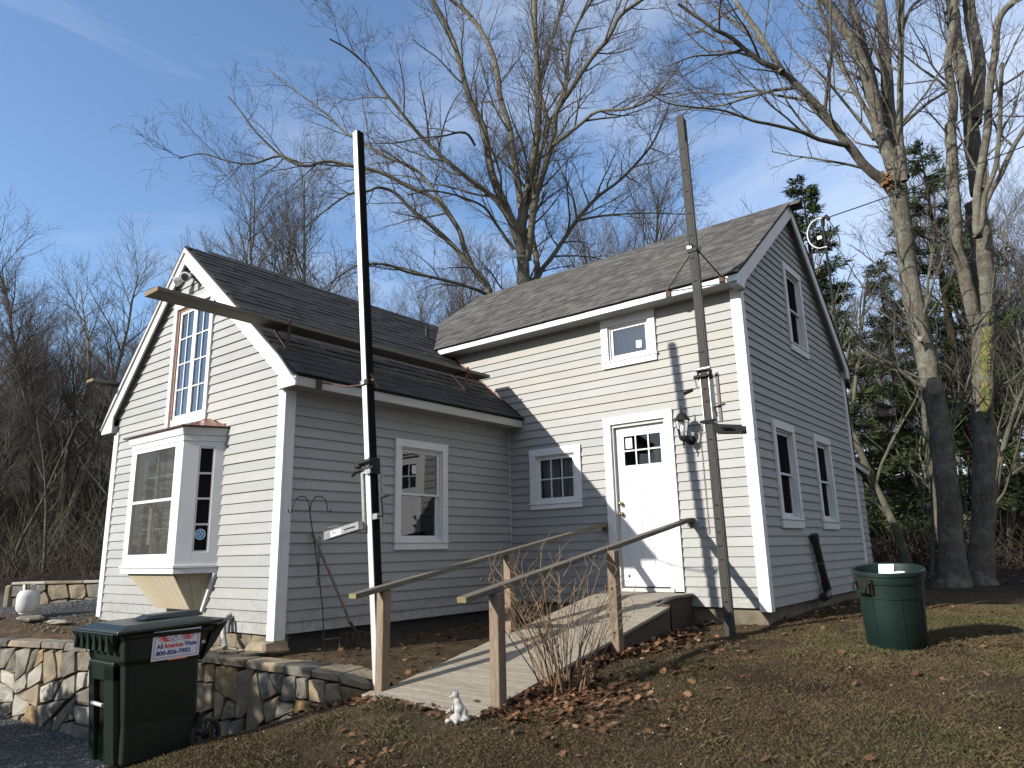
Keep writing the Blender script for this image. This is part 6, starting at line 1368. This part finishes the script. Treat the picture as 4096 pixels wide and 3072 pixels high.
def lawn_xy(rg,n):
    # denser towards the viewer
    u=rg.uniform(0,1,n); x=rg.uniform(1.0,9.2,n); y=-6.6+u**1.15*9.4
    ok=(~((x<3.02)&(y>-4.0)))&(~((x<3.7)&(y>-.0)))&(y<6)&((x>1.9)|(y<-4.15-.1*np.sin(x*7)))&((x+(-y-5)*-.35)>.55)
    q=np.hypot((x-1.35)/1.6,(y+4.35)/.5); ok&=(q>1)|(rg.uniform(0,1,n)<.25)
    bare=np.sin(x*2.3+1.1*np.sin(y*1.7))*np.sin(y*2.9+1.3*np.sin(x*1.3))+.5*np.sin(x*6.1+y*3.7)*np.sin(y*7.3-x*2.1); ok&=rg.uniform(0,1,n)<np.clip(.85-.9*(bare-.15),.12,1)
    return x[ok],y[ok]
gr=lambda x,y:.20*np.clip((x-4.2)/1.5,0,1)*np.clip((y+2.2)/1.5,0,1)+.05*np.clip((x-3)/3,-.5,1)
grass('lawn_grass',640000,lawn_xy,.008,.026,1,gr)
def tuft_xy(rg,n):
    cs=rg.uniform([1.5,-6],[8.5,1.0],(90,2)); k=rg.integers(0,90,n); x=cs[k,0]+rg.normal(0,.11,n); y=cs[k,1]+rg.normal(0,.09,n); ok=(~((x<3.05)&(y>-4.0)))&(~((x<3.7)&(y>-.05)))&((x+(-y-5)*-.35)>.55); return x[ok],y[ok]
grass('grass_tufts',26000,tuft_xy,.02,.045,2,lambda x,y:.22)
# pebbles on gravel and white flecks in the lawn
def pebbles(name,pts,s,mat='pebble',seed=1):
    rg=np.random.default_rng(seed); base=np.array([(1,0,0),(-1,0,0),(0,1,0),(0,-1,0),(0,0,.7),(0,0,-.7)],float); fc=np.array([(0,2,4),(2,1,4),(1,3,4),(3,0,4),(2,0,5),(1,2,5),(3,1,5),(0,3,5)])
    n=len(pts); yaw=rg.uniform(0,6.28,n); sc=s[:,None,None]*rg.uniform(.6,1.25,(n,1,3)); V=base[None]*sc*rg.uniform(.75,1.2,(n,6,1)); c,s_=np.cos(yaw)[:,None],np.sin(yaw)[:,None]
    V=np.stack([V[...,0]*c-V[...,1]*s_,V[...,0]*s_+V[...,1]*c,V[...,2]],2)+pts[:,None,:]
    return tag(np_obj(name,V.reshape(-1,3),(fc[None]+np.arange(n)[:,None,None]*6).reshape(-1,3),mat),kind='stuff')
rg=np.random.default_rng(12)
gx=rg.uniform(-4.5,.6,14000); gy=rg.uniform(-6.6,-4.3,14000); ok=(gy<np.interp(gx,wx,wy)-.02)&((gx+(-gy-5)*-.35)<.35+rg.normal(0,.15,14000)); gx,gy=gx[ok],gy[ok]
pebbles('driveway_gravel',np.stack([gx,gy,fl(gx,gy)+bumpn(gx,gy)+.002],1),rg.uniform(.005,.016,len(gx)))
gx=rg.uniform(-9,-3.9,5000); gy=rg.uniform(-5,-1.5,5000); ok=(gy>np.interp(gx,wx,wy)+.5); gx,gy=gx[ok],gy[ok]
pebbles('terrace_gravel',np.stack([gx,gy,hter(gx,gy)+.002],1),rg.uniform(.006,.016,len(gx)),seed=2)
gx,gy=lawn_xy(rg,200); pebbles('pale_flecks',np.stack([gx,gy,fl(gx,gy)+bumpn(gx,gy)+.02],1),rg.uniform(.003,.007,len(gx)),'white_paper',3)
gx=rg.uniform(-4.5,1.2,900); gy=np.interp(gx,wx,wy)+rg.uniform(.35,1.1,900); ok=(gy<-3.85); gx,gy=gx[ok],gy[ok]; pebbles('soil_clods',np.stack([gx,gy,hter(gx,gy)+.004],1),rg.uniform(.008,.028,len(gx)),'stone_tan',5)
rock('lone tan stone lying on the sunlit lawn right of the green can',(6.05,-.35,gz(6.05,-.35)+.02),(.045,.035,.03),'stone_tan',7)
# low green plant on the terrace by the wing corner
def lowplant():
    r=random.Random(3); c=Vector((-.52,-4.0,gz(-.52,-4.0))); t=thing('ground_plant','low leafy green plant clump growing at the foot of the wing corner','plant',c); g=G()
    for k in range(120):
        a=r.uniform(0,6.283); rr=abs(r.gauss(0,.15)); p=c+Vector((rr*math.cos(a)*1.5,rr*math.sin(a)*.55,r.uniform(.0,.07))); b=r.uniform(0,6.283); l=r.uniform(.02,.04); d=Vector((math.cos(b),math.sin(b),r.uniform(.1,.8))).normalized(); s=d.cross(Vector((0,0,1))).normalized()*l*.35
        g.add([p,p+d*l*.5+s,p+d*l,p+d*l*.5-s],[(0,1,2,3)])
    obj('leaves',g,'bushy_green',t,fix=False); g=G()
    for k in range(14): a=r.uniform(0,6.28); g.tube([c,c+Vector((.12*math.cos(a),.06*math.sin(a),.05))],.002,3)
    obj('stems',g,'dry_stem',t)
lowplant()
# ------------------------------------------------------------------ bare trees
class TB:
    """fast tube collector"""
    def __init__(s): s.V=[]; s.F=[]; s.n=0
    def tube(s,pts,rad,k):
        m=len(pts); d0=pts[1]-pts[0]; a=np.cross(d0,(0.3,.5,.8)); a/=np.linalg.norm(a)+1e-9; ang=np.arange(k)*2*math.pi/k; base=s.n
        T=np.gradient(pts,axis=0); T/=np.linalg.norm(T,axis=1)[:,None]+1e-9
        for i in range(m):
            a=a-T[i]*a.dot(T[i]); a/=np.linalg.norm(a)+1e-9; b=np.cross(T[i],a)
            s.V.append(pts[i]+(np.cos(ang)[:,None]*a+np.sin(ang)[:,None]*b)*rad[i])
        i=np.arange(m-1)[:,None]*k; j=np.arange(k)[None]; j2=(j+1)%k
        s.F.append((np.stack([i+j,i+j2,i+k+j2,i+k+j],2).reshape(-1,4)+base)); s.n+=m*k
    def build(s,name,mat,parent=None,smooth=True):
        V=np.concatenate(s.V); F=np.concatenate(s.F)
        if parent is not None: V=V-np.array(wloc(parent))
        return np_obj(name,V,F,mat,parent,smooth=smooth)
def smooth_path(p,r,n):
    p=np.asarray(p,float); r=np.asarray(r,float); t=np.arange(len(p)); 
    # Catmull-Rom resample
    out=[];ro=[]
    for i in range(len(p)-1):
        p0=p[max(i-1,0)];p1=p[i];p2=p[i+1];p3=p[min(i+2,len(p)-1)]
        for k in range(n):
            u=k/n; out.append(.5*((2*p1)+(-p0+p2)*u+(2*p0-5*p1+4*p2-p3)*u*u+(-p0+3*p1-3*p2+p3)*u**3)); ro.append(r[i]+(r[i+1]-r[i])*u)
    out.append(p[-1]); ro.append(r[-1]); return np.array(out),np.array(ro)
def sprout(tb,tw,rg,pts,rad,lvl,maxl,dens,lf,rmin,up,t0=.15,droop=0.0,spread=(.45,1.0)):
    seg=np.linalg.norm(np.diff(pts,axis=0),axis=1); L=seg.sum(); S=np.concatenate([[0],np.cumsum(seg)])
    nb=max(1,int(L*dens[lvl]+rg.uniform(0,1)))
    for k in range(nb):
        s=L*(t0+(1-t0)*(k+rg.uniform(0,1))/nb); i=min(np.searchsorted(S,s)-1,len(seg)-1); i=max(i,0); u=(s-S[i])/(seg[i]+1e-9); p=pts[i]+(pts[i+1]-pts[i])*u; d=(pts[i+1]-pts[i])/(seg[i]+1e-9); r0=rad[i]+(rad[i+1]-rad[i])*u
        q=rg.normal(0,1,3); q-=d*q.dot(d); q/=np.linalg.norm(q)+1e-9; a=rg.uniform(*spread); e=d*math.cos(a)+q*math.sin(a)+np.array((0,0,up)); e/=np.linalg.norm(e)
        ln=lf[lvl]*rg.uniform(.55,1.25)*(1-.45*s/L); r=max(rmin,min(r0*.62,ln*.016)); n=5 if lvl<maxl-1 else 4
        P=[p]; x=e
        for _ in range(n):
            x=x+rg.normal(0,.12,3)+np.array((0,0,up*.45-droop)); x/=np.linalg.norm(x); P.append(P[-1]+x*ln/n)
        P=np.array(P); Rr=np.linspace(r,max(rmin*.6,r*.3),n+1)
        thick=r>.016
        (tb if thick else tw).tube(P,Rr,5 if thick else 3)
        if lvl+1<maxl: sprout(tb,tw,rg,P,Rr,lvl+1,maxl,dens,lf,rmin,up,.2,droop,spread)
def hero(label,name,limbs,barkm,seed,dens,lf,rmin=.0042,up=.12,root_z=None,extra=None,loc=None,maxl=4,droop=0,onlytrunk=False):
    rg=np.random.default_rng(seed); base=limbs[0][0]; loc=loc or (base[0],base[1],root_z if root_z is not None else base[2])
    t=thing(name,label,'tree',loc); tb=TB(); tw=TB()
    for k,l in enumerate(limbs):
        l=np.array(l,float); P=l[:,:3]; r=l[:,3]
        if k==0 and root_z is not None: P=np.concatenate([[[loc[0],loc[1],root_z-.3]],P]); r=np.concatenate([[r[0]*1.35],r])
        P,r=smooth_path(P,r,4); w=rg.normal(0,1,(len(P),3)); P=P+w*r[:,None]*.05
        lb=TB(); lb.tube(P,r*(1+rg.normal(0,.03,len(r))),12 if r[0]>.08 else 8)
        lb.build('trunk' if k==0 else 'limb',barkm,t)
        sprout(tb,tw,rg,P,r,0 if r[0]<.35 else 0,maxl,dens,lf,rmin,up,.30 if k==0 else .12,droop)
    tag(tb.build('branches',barkm,t),kind='stuff'); o=tw.build('twigs','twig',t); tag(o,kind='stuff')
    return t
BASE_C=[(-3.72,5.33,4.94,0.159)]
t=hero('large bare many stemmed tree rising behind the meeting of the two roofs','bare_tree',LIMBS_C,'bark_grey',3,(2.7,3.6,6,7),(2.2,1.0,.50,.25),.0034,.12,gz(-3.72,5.33),loc=(-3.72,5.33,gz(-3.72,5.33)))
LB=[l for l in LIMBS_B]; LB[0]=[(-3.2,4.9,-.1,.16),(-3.35,4.6,3.0,.12)]+list(LB[0])
hero('leaning bare tree whose long low limbs arch left over the wing roof','bare_tree',LB,'bark_grey',4,(2.4,3.8,6,7),(1.6,.85,.45,.24),.0034,.06,gz(-3.2,4.9))
t=hero('thick trunked bare maple leaning left beyond the end wall, with a sawn limb scar','bare_tree',LIMBS_R,'bark_maple',5,(1.9,3.2,5,6),(2.5,1.1,.5,.25),.0034,.10,gz(4.49,6.7))
obj('limb_scar',G().sphere((4.72,6.42,3.22),.15,14,8,(.85,.25,1.25)),'cut_wood',t,smooth=True); obj('limb_scar',G().sphere((4.62,6.46,4.14),.07,10,6,(.8,.5,1)),'cut_wood',t,smooth=True)
rr_=random.Random(3); g=G()
for k in range(26): g.sphere((4.47+rr_.uniform(-.10,.10),6.40+rr_.uniform(-.03,.03),7.37+rr_.uniform(-.20,.20)),rr_.uniform(.025,.05),6,4,(1,.8,.6))
obj('fungus',g,'fungus',t,smooth=True)
t=hero('thick forked bare maple with yellow moss on its trunk, rightmost of the big trees','bare_tree',LIMBS_Q,'bark_maple',6,(1.4,3.0,5,6),(2.1,1.0,.46,.24),.0034,.10,gz(4.84,7.35))
g=G(); lq=LIMBS_Q[0]
for k in range(520):
    z=2.7+rr_.random()**1.1*2.0; zs=[p[2] for p in lq]; x0=np.interp(z,zs,[p[0] for p in lq]); y0=np.interp(z,zs,[p[1] for p in lq]); rad=np.interp(z,zs,[p[3] for p in lq]); a=-1.22+rr_.gauss(0,.20)+(.10*math.sin(z*3)); g.sphere((x0+rad*.985*math.cos(a),y0+rad*.985*math.sin(a),z),rr_.uniform(.010,.024),6,4,(1,.6,1.9))
tag(obj('moss',g,'moss_yellow',t,smooth=True,fix=False),kind='stuff')
# generic bare trees: a few grown once, then copied
def grow_tree(h,seed,multi=1,barkm='bark_brown',lean=.08,dens=(1.5,2.2),lf=(.26,.12),rmin=.009,r0=.011,low=.28,up=.15,twm='twig_far'):
    rg=np.random.default_rng(seed); tk=TB(); tb=TB(); tw=TB()
    for m in range(multi):
        a=rg.uniform(0,6.28); d=np.array((math.cos(a)*lean*(1+multi*.6),math.sin(a)*lean*(1+multi*.6),1.)); P=[np.array((0,0,-.4))+np.array((math.cos(a),math.sin(a),0))*.12*(multi>1)]; n=9
        for i in range(n): d=d+rg.normal(0,.06,3); d[2]=abs(d[2]); P.append(P[-1]+d/np.linalg.norm(d)*h/n)
        P=np.array(P); r=h*r0*np.linspace(1.1,.12,n+1)**.9; tk.tube(P,r,7)
        sprout(tb,tw,rg,P,r,0,2 if len(dens)==2 else 3,dens,[h*x for x in lf],rmin,up,low,0,(.42,1.05))
    return tk,tb,tw
def proto(name,label,cat,group,loc,tk,tb,tw,bm,twm,k=0,crown_n='crown'):
    t=thing(name,label,cat,loc,group); L=Vector(loc)
    def bld(T,nm,mat):
        V=np.concatenate(T.V); F=np.concatenate(T.F); return np_obj(nm,V,F,mat,t,smooth=True)
    bld(tk,'trunk',bm); 
    if tb.n: tag(bld(tb,'branches',bm),kind='stuff')
    if tw.n: tag(bld(tw,crown_n,twm),kind='stuff')
    return t
def copy_tree(src,loc,rz,s,label,group=None):
    c=src.copy(); link(c); c.location=loc; c.rotation_euler=(0,0,rz); c.scale=(s,s,s); c['label']=label
    if group: c['group']=group
    for ch in src.children: d=ch.copy(); link(d); d.parent=c
    return c
GRP='bare woodland trees'
def world(q,l): # forest coordinates: q metres ahead of the viewpoint, l metres to the right
    return (6.56+FHX*q+FHY*l,-8.2+FHY*q-FHX*l)
protos=[]
specs=[(13,31,1,'bark_brown',.05),(15,32,2,'bark_grey',.06),(11,33,1,'bark_grey',.10),(14,34,1,'bark_brown',.06),(12,35,3,'bark_grey',.07)]
for k,(h,sd_,mu,bm,ln) in enumerate(specs):
    tk,tb,tw=grow_tree(h,sd_,mu,bm,ln,dens=(3.0 if mu==1 else 1.7,4.6,6.0),lf=(.29,.14,.066),rmin=.0048)
    q,l=[(31,-13),(29,-9),(33,-16),(36,-4),(27,-17)][k]; x,y=world(q,l); protos.append((proto('woodland_tree','bare %s pattern tree at the front of the left wood'%['single trunked','twin trunked','crooked','straight','triple trunked'][k],'tree',GRP,(x,y,gz(x,y)),tk,tb,tw,bm,'twig_far'),bm))
rw=random.Random(77); placed=[]
KD={0:'single trunked',1:'twin trunked',2:'crooked single trunked',3:'straight single trunked',4:'triple trunked'}
def scatter(n,qr,lr,sr,mind=1.5,choose=None,zone=''):
    k=0; tries=0
    while k<n and tries<n*40:
        tries+=1; q=rw.uniform(*qr); l=rw.uniform(*lr); x,y=world(q,l)
        if any((x-a)**2+(y-b)**2<mind*mind for a,b in placed): continue
        placed.append((x,y)); kk=rw.randrange(5); p,bm=protos[kk]; lb='bare %s woodland tree %s'%(KD[kk],zone)
        copy_tree(p,(x,y,gz(x,y)),rw.uniform(0,6.28),rw.uniform(*sr),lb,'%s woodland trees %s'%(KD[kk],zone)); k+=1
scatter(54,(23,40),(-32,-9),(.42,.62),1.5,zone='on the wooded slope left of the cottage')
scatter(34,(40,64),(-50,-14),(.60,.84),2.2,zone='high on the far left slope')
scatter(26,(27,44),(-12,2.2),(.42,.60),1.7,zone='beyond the wing roof ridge')
scatter(11,(28,38),(2.5,8),(.88,1.15),1.8,zone='standing tall beyond the main roof ridge')
scatter(18,(27,52),(7,13),(.66,.90),1.8,zone='beyond the end gable peak')
scatter(30,(21,50),(11,34),(.58,.95),2.0,zone='at the right, beyond the two big maples')
scatter(20,(44,80),(-14,16),(.8,1.05),2.5,zone='in the farthest row of the wood')
# saplings between the maples and the end wall
def sap(x,y,h,seed,label,lean=(0,0)):
    rg=np.random.default_rng(seed); tk=TB(); tb=TB(); tw=TB(); P=[np.array((0,0,-.1))]; d=np.array((lean[0],lean[1],1.))
    for i in range(8): d=d+rg.normal(0,.07,3); P.append(P[-1]+d/np.linalg.norm(d)*h/8)
    P=np.array(P); r=np.linspace(.011*h,.003*h,9); tk.tube(P,r,6); sprout(tb,tw,rg,P,r,0,2,(1.9,2.6),(h*.30,h*.12),.005,.25,.12,0,(.5,1.1))
    t=proto('sapling',label,'sapling',None,(x,y,gz(x,y)),tk,tb,tw,'bark_pale','bark_pale'); return t
for k,(q,l,h,ln,lb) in enumerate(((16.5,7.5,5.5,(-.25,.05),'pale slender sapling leaning left, nearest the end wall'),(17,8.1,7.5,(-.15,0),'taller pale sapling just right of the leaning one'),(16,8.9,4.0,(.25,.1),'short pale sapling branching low left of the maple trunks'),(18.5,8.4,9,(-.10,.1),'tall pale sapling rising in front of the evergreens'),(15.5,11.3,5.5,(.1,0),'thin sapling right of the mossy maple'),(20,6.9,8.0,(-.2,0),'pale sapling just beyond the lean-to roof'),(17.5,9.3,9.5,(-.22,.03),'long pale sapling leaning left close behind the sawn maple'),(18,10.4,9,(.03,.02),'upright pale sapling between the two big maples'),(16.8,10.6,7.5,(.12,0),'pale sapling leaning right between the two big maples'),(19,7.7,8.5,(-.3,.05),'slanting pale sapling above the lean-to'),(21,12.9,8,(.05,0),'thin pale sapling at the far right'))):
    x,y=world(q,l); sap(x,y,h,60+k,lb,ln)
# evergreens
def conifer_mesh(h,seed,w=.20,n=5200):
    rg=np.random.default_rng(seed); tk=TB(); tk.tube(np.array([(0,0,-.3),(0,0,h*.5),(0,0,h)]),np.array([.014*h,.009*h,.01]),7); br=TB(); V=[];F=[];m=0; z=h*.10
    while z<h*.985:
        f=z/h; Lb=h*w*(1-f)**.7*rg.uniform(.55,1.2)+.15; a=rg.uniform(0,6.28); e=np.array((math.cos(a),math.sin(a),.18-.42*(1-f))); e/=np.linalg.norm(e); P=[np.array((0,0,z))]; x=e.copy()
        for _ in range(4): x=x+np.array((0,0,.06))+rg.normal(0,.07,3); x/=np.linalg.norm(x); P.append(P[-1]+x*Lb/4)
        P=np.array(P); br.tube(P,np.linspace(.012+.0014*h,.004,5),3)
        ns=int(44+Lb*100)
        for k in range(ns):
            t=rg.uniform(.18,1)**.8*4; i=min(int(t),3); p=P[i]+(P[i+1]-P[i])*(t-i)+rg.normal(0,.05+.03*Lb,3)*(1,1,.6); d=(P[i+1]-P[i]); d/=np.linalg.norm(d); d=d+rg.normal(0,.6,3)+np.array((0,0,-.25)); d/=np.linalg.norm(d); s=np.cross(d,rg.normal(0,1,3)); s/=np.linalg.norm(s); l=rg.uniform(.10,.27)*(.7+h*.03); s*=l*.085
            V+= [p,p+d*l*.45+s,p+d*l,p+d*l*.45-s]; F.append((m,m+1,m+2,m+3)); m+=4
        z+=h*.0070*rg.uniform(.5,1.5)
    return tk,br,np.array(V),np.array(F)
cp=[]
CG='dark evergreens behind the big maples'
for k,(h,sd_,w) in enumerate(((12,1,.19),(13.5,2,.22))):
    tk,br,V,F=conifer_mesh(h,sd_,w); q,l=((20.5,9.2),(21,13.4))[k]; x,y=world(q,l); t=thing('evergreen_tree',('dark evergreen rising right behind the main gable peak','dark evergreen seen between the two big maples')[k],'evergreen',(x,y,gz(x,y)-.2),CG)
    np_obj('trunk',np.concatenate(tk.V),np.concatenate(tk.F),'bark_conifer',t); np_obj('branches',np.concatenate(br.V),np.concatenate(br.F),'bark_conifer',t); tag(np_obj('foliage',V,F,'needles',t),kind='stuff'); cp.append(t)
for (q,l,s,lb) in ((24,10.8,.84,'shorter evergreen half hidden behind the sawn maple'),(26,14.2,.92,'evergreen farther back between the maples'),(27,17.5,.50,'low evergreen at the right edge of the view'),(24,20.0,.45,'evergreen just outside the right edge'),(30,7.6,.62,'small evergreen far behind the lean-to'),(23,15.8,.62,'bushy evergreen right behind the mossy maple')):
    x,y=world(q,l); copy_tree(cp[int(l*10)%2],(x,y,gz(x,y)-.2),l,s,lb,CG)
# woodland brush (tangle of twigs) on the slope
def brush(name,n,qr,lr,h,seed,mat='brush'):
    rg=np.random.default_rng(seed); tb=TB()
    for k in range(n):
        q=rg.uniform(*qr); l=rg.uniform(*lr); x,y=world(q,l)
        if -5<x<4 and y<7: continue
        z=float(hlow(x,y)); nn=rg.integers(2,5)
        for j in range(nn):
            d=np.array((rg.normal(0,.6),rg.normal(0,.6),1)); d/=np.linalg.norm(d); L=h*rg.uniform(.4,1.3); P=[np.array((x+rg.normal(0,.2),y+rg.normal(0,.2),z-.05))]
            for _ in range(3): d=d+rg.normal(0,.28,3); d/=np.linalg.norm(d); P.append(P[-1]+d*L/3)
            tb.tube(np.array(P),np.array([.010,.008,.006,.004])*(1+.02*q*.4),3)
    return tag(tb.build(name,mat),kind='stuff')
brush('undergrowth',2900,(17,34),(-24,-6),1.5,5); brush('undergrowth',260,(18,30),(-20,-7),2.6,15,'bark_pale'); brush('undergrowth',1500,(17.5,32),(5.5,20),1.4,6,'brush'); brush('undergrowth',1700,(30,60),(-40,16),2.2,7)
# leaf litter under the trees
def f_wood():
    q=rl.uniform(13,24); l=rl.uniform(5,20) if rl.random()<.7 else rl.uniform(-16,-8); x,y=world(q,l); return None if (x<4.2 and y<6.8 and x>-5) or y<3.5 and x>0 else (x,y)
P3=wpts(2200,f_wood); z3=hlow(P3[:,0],P3[:,1])+.02; tag(leaves('woodland_leaves',np.stack([P3[:,0],P3[:,1],z3],1),R8.uniform(.05,.11,len(P3)),np.clip(R8.normal(.32,.22,len(P3)),0,1),seed=8),kind='stuff')
# ------------------------------------------------------------------ service mast and wires
t=thing('service_mast','thin service mast with a white cable loop behind the end gable','utility mast',(3.52,5.3,1.5))
obj('mast_pipe',G().tube([(3.56,5.0,1.7),(3.54,5.0,6.25)],.022,10),'black_metal',t)
obj('weatherhead',G().tube([(3.54,5.0,6.20),(3.55,5.0,6.33),(3.62,4.98,6.36),(3.66,4.98,6.28)],[.035,.04,.04,.035],10),'black_metal',t,smooth=True); obj('insulator',G().box(3.42,4.97,5.95,3.50,5.02,6.02),'white_paper',t,bevel=.008)
lp,lr=smooth_path([(3.62,5,6.30),(3.48,4.98,6.36),(3.34,4.95,6.28),(3.27,4.93,6.10),(3.30,4.93,5.90),(3.42,4.95,5.78),(3.55,4.98,5.78),(3.56,4.97,5.76)],[.011]*8,4)
obj('cable_loop',G().tube(lp.tolist(),.011,7),'wire_white',t,smooth=True)
lp,lr=smooth_path([(3.64,4.98,6.30),(3.76,4.95,6.02),(3.80,4.95,5.80),(3.74,4.95,5.62)],[.01]*4,4); obj('cable_loop',G().tube(lp.tolist(),.010,7),'wire_black',t,smooth=True)
def wire(label,a,b,sag,r=.011):
    a=Vector(a);b=Vector(b); pts=[a.lerp(b,k/24)-Vector((0,0,sag*4*(k/24)*(1-k/24))) for k in range(25)]; tag(obj('overhead_wire',G().tube(pts,r,6),'wire_black',None,loc=tuple(a)),label,'wire')
wire('upper twisted service wire running right from the mast across both maples',(3.62,4.99,6.33),(16,7.5,9.6),.35); wire('lower thin wire crossing behind the sawn maple at mid trunk height',(3.3,7.0,4.6),(18,9.5,6.3),.4,.008)
# ------------------------------------------------------------------ woods around the viewpoint, then shrubs and trees added to shade drive and lawn
# the hidden side of the clearing: woods go on to the east and south of the viewpoint
for (x,y,k,s,lb) in ((2.0,-18,3,.9,'bare tree behind the viewpoint, nearest the drive'),(9,-17,2,1.0,'bare tree behind the viewpoint, on the right'),(16,-12,1,1.1,'bare tree east of the lawn, southmost'),(18,-6,0,1.1,'bare tree east of the lawn, second from the south'),(17,-1,3,1.2,'bare tree east of the lawn, middle'),(19,4,1,1.2,'bare tree east of the lawn, second from the north'),(16,9,0,1.1,'bare tree east of the lawn, northmost')):
    copy_tree(protos[k][0],(x,y,gz(x,y)),x*1.3,s,lb,'bare trees around the clearing')
for (x,y,s,lb) in ((20,-9,.9,'evergreen east of the lawn, southmost'),(21,-3,1.0,'evergreen east of the lawn, second from the south'),(20.5,1.8,.95,'evergreen east of the lawn, middle'),(22,7,1.0,'evergreen east of the lawn, second from the north'),(20,12,1.0,'evergreen east of the lawn, northmost'),(15,-19,1.0,'evergreen behind the viewpoint on the right')):
    copy_tree(cp[int(x)%2],(x,y,gz(x,y)-.2),x,s,lb,'evergreens around the clearing')
def juniper(x,y,h,w,seed,label):  # out-of-view shrub, added only to cast shade on drive and retaining wall
    rg=np.random.default_rng(seed); z=gz(x,y); t=thing('added_juniper',label,'shrub',(x,y,z)); tb=TB(); V=[];F=[];m=0
    for k in range(26):
        a=rg.uniform(0,6.28); e=rg.uniform(.1,1); d=np.array((math.cos(a)*(1-e)*w*1.1,math.sin(a)*(1-e)*w*1.1,h*(.35+.6*e))); P=np.array([(0,0,-.1),d*.5+rg.normal(0,.06,3),d]); tb.tube(P,np.array([.03,.02,.008]),4)
    for k in range(5200):
        q=rg.normal(0,1,3); q/=np.linalg.norm(q); r=rg.uniform(.62,1.02)*(1+.10*math.sin(q[0]*7+q[2]*5)); p=q*r*np.array((w,w,h*.5))+np.array((0,0,h*.5)); d=rg.normal(0,1,3)+q*1.2; d/=np.linalg.norm(d); s=np.cross(d,rg.normal(0,1,3)); s/=np.linalg.norm(s); l=rg.uniform(.10,.20)
        V+=[p,p+d*l*.5+s*l*.3,p+d*l,p+d*l*.5-s*l*.3]; F.append((m,m+1,m+2,m+3)); m+=4
    np_obj('stems',np.concatenate(tb.V),np.concatenate(tb.F),'bark_conifer',t); tag(np_obj('foliage',np.array(V),np.array(F),'needles',t),kind='stuff')
juniper(-2.62,-10.0,4.05,1.18,1,'tall unseen juniper added behind the viewpoint to shade drive and wall'); juniper(-4.6,-9.8,3.0,1.2,2,'rounder unseen juniper added behind the viewpoint to shade the drive'); juniper(-6.6,-9.6,2.6,1.2,3,'lowest unseen juniper added behind the viewpoint to shade the drive')
# pale saplings with level branches on the wooded slope to the left
for k,(q,l,h,ln,lb) in enumerate(((19,-12.2,4.5,(.05,0),'pale thin sapling on the left slope close to the wing corner'),(21,-14.5,5,(.2,0),'pale sapling leaning right on the left slope'),(23,-12.6,7,(-.05,.1),'taller pale sapling on the left slope'),(20,-15.5,4,(.1,.1),'short pale sapling near the left edge'))):
    x,y=world(q,l); sap(x,y,h,80+k,lb,ln)

for (x,y,k,s_,lb) in ((.6,-13.4,4,.40,'small unseen bare tree added to shade the lawn, nearest the drive'),(3.0,-14.2,4,.42,'small unseen bare tree added to shade the lawn, middle'),(4.6,-12.6,1,.33,'small unseen bare tree added to shade the lawn, rightmost')): copy_tree(protos[k][0],(x,y,gz(x,y)),x*2.1,s_,lb,'small bare trees added to shade the lawn')  # out-of-view trees, added and kept low to throw shade bands on the lawn
# far treeline to the south and east, low enough on the horizon to leave the sun free
rf=random.Random(4)
for k in range(46):
    a=math.radians(-175+k*4.6+rf.uniform(-1.5,1.5)); d=rf.uniform(58,74); x,y=2+d*math.cos(a),-6+d*math.sin(a)
    if k%3: copy_tree(cp[k%2],(x,y,gz(x,y)-.2),k,rf.uniform(.85,1.15),'distant evergreen in the treeline behind the viewpoint','evergreens in the distant treeline')
    else: copy_tree(protos[k%5][0],(x,y,gz(x,y)),k,rf.uniform(.9,1.1),'distant bare tree in the treeline behind the viewpoint','bare trees in the distant treeline')
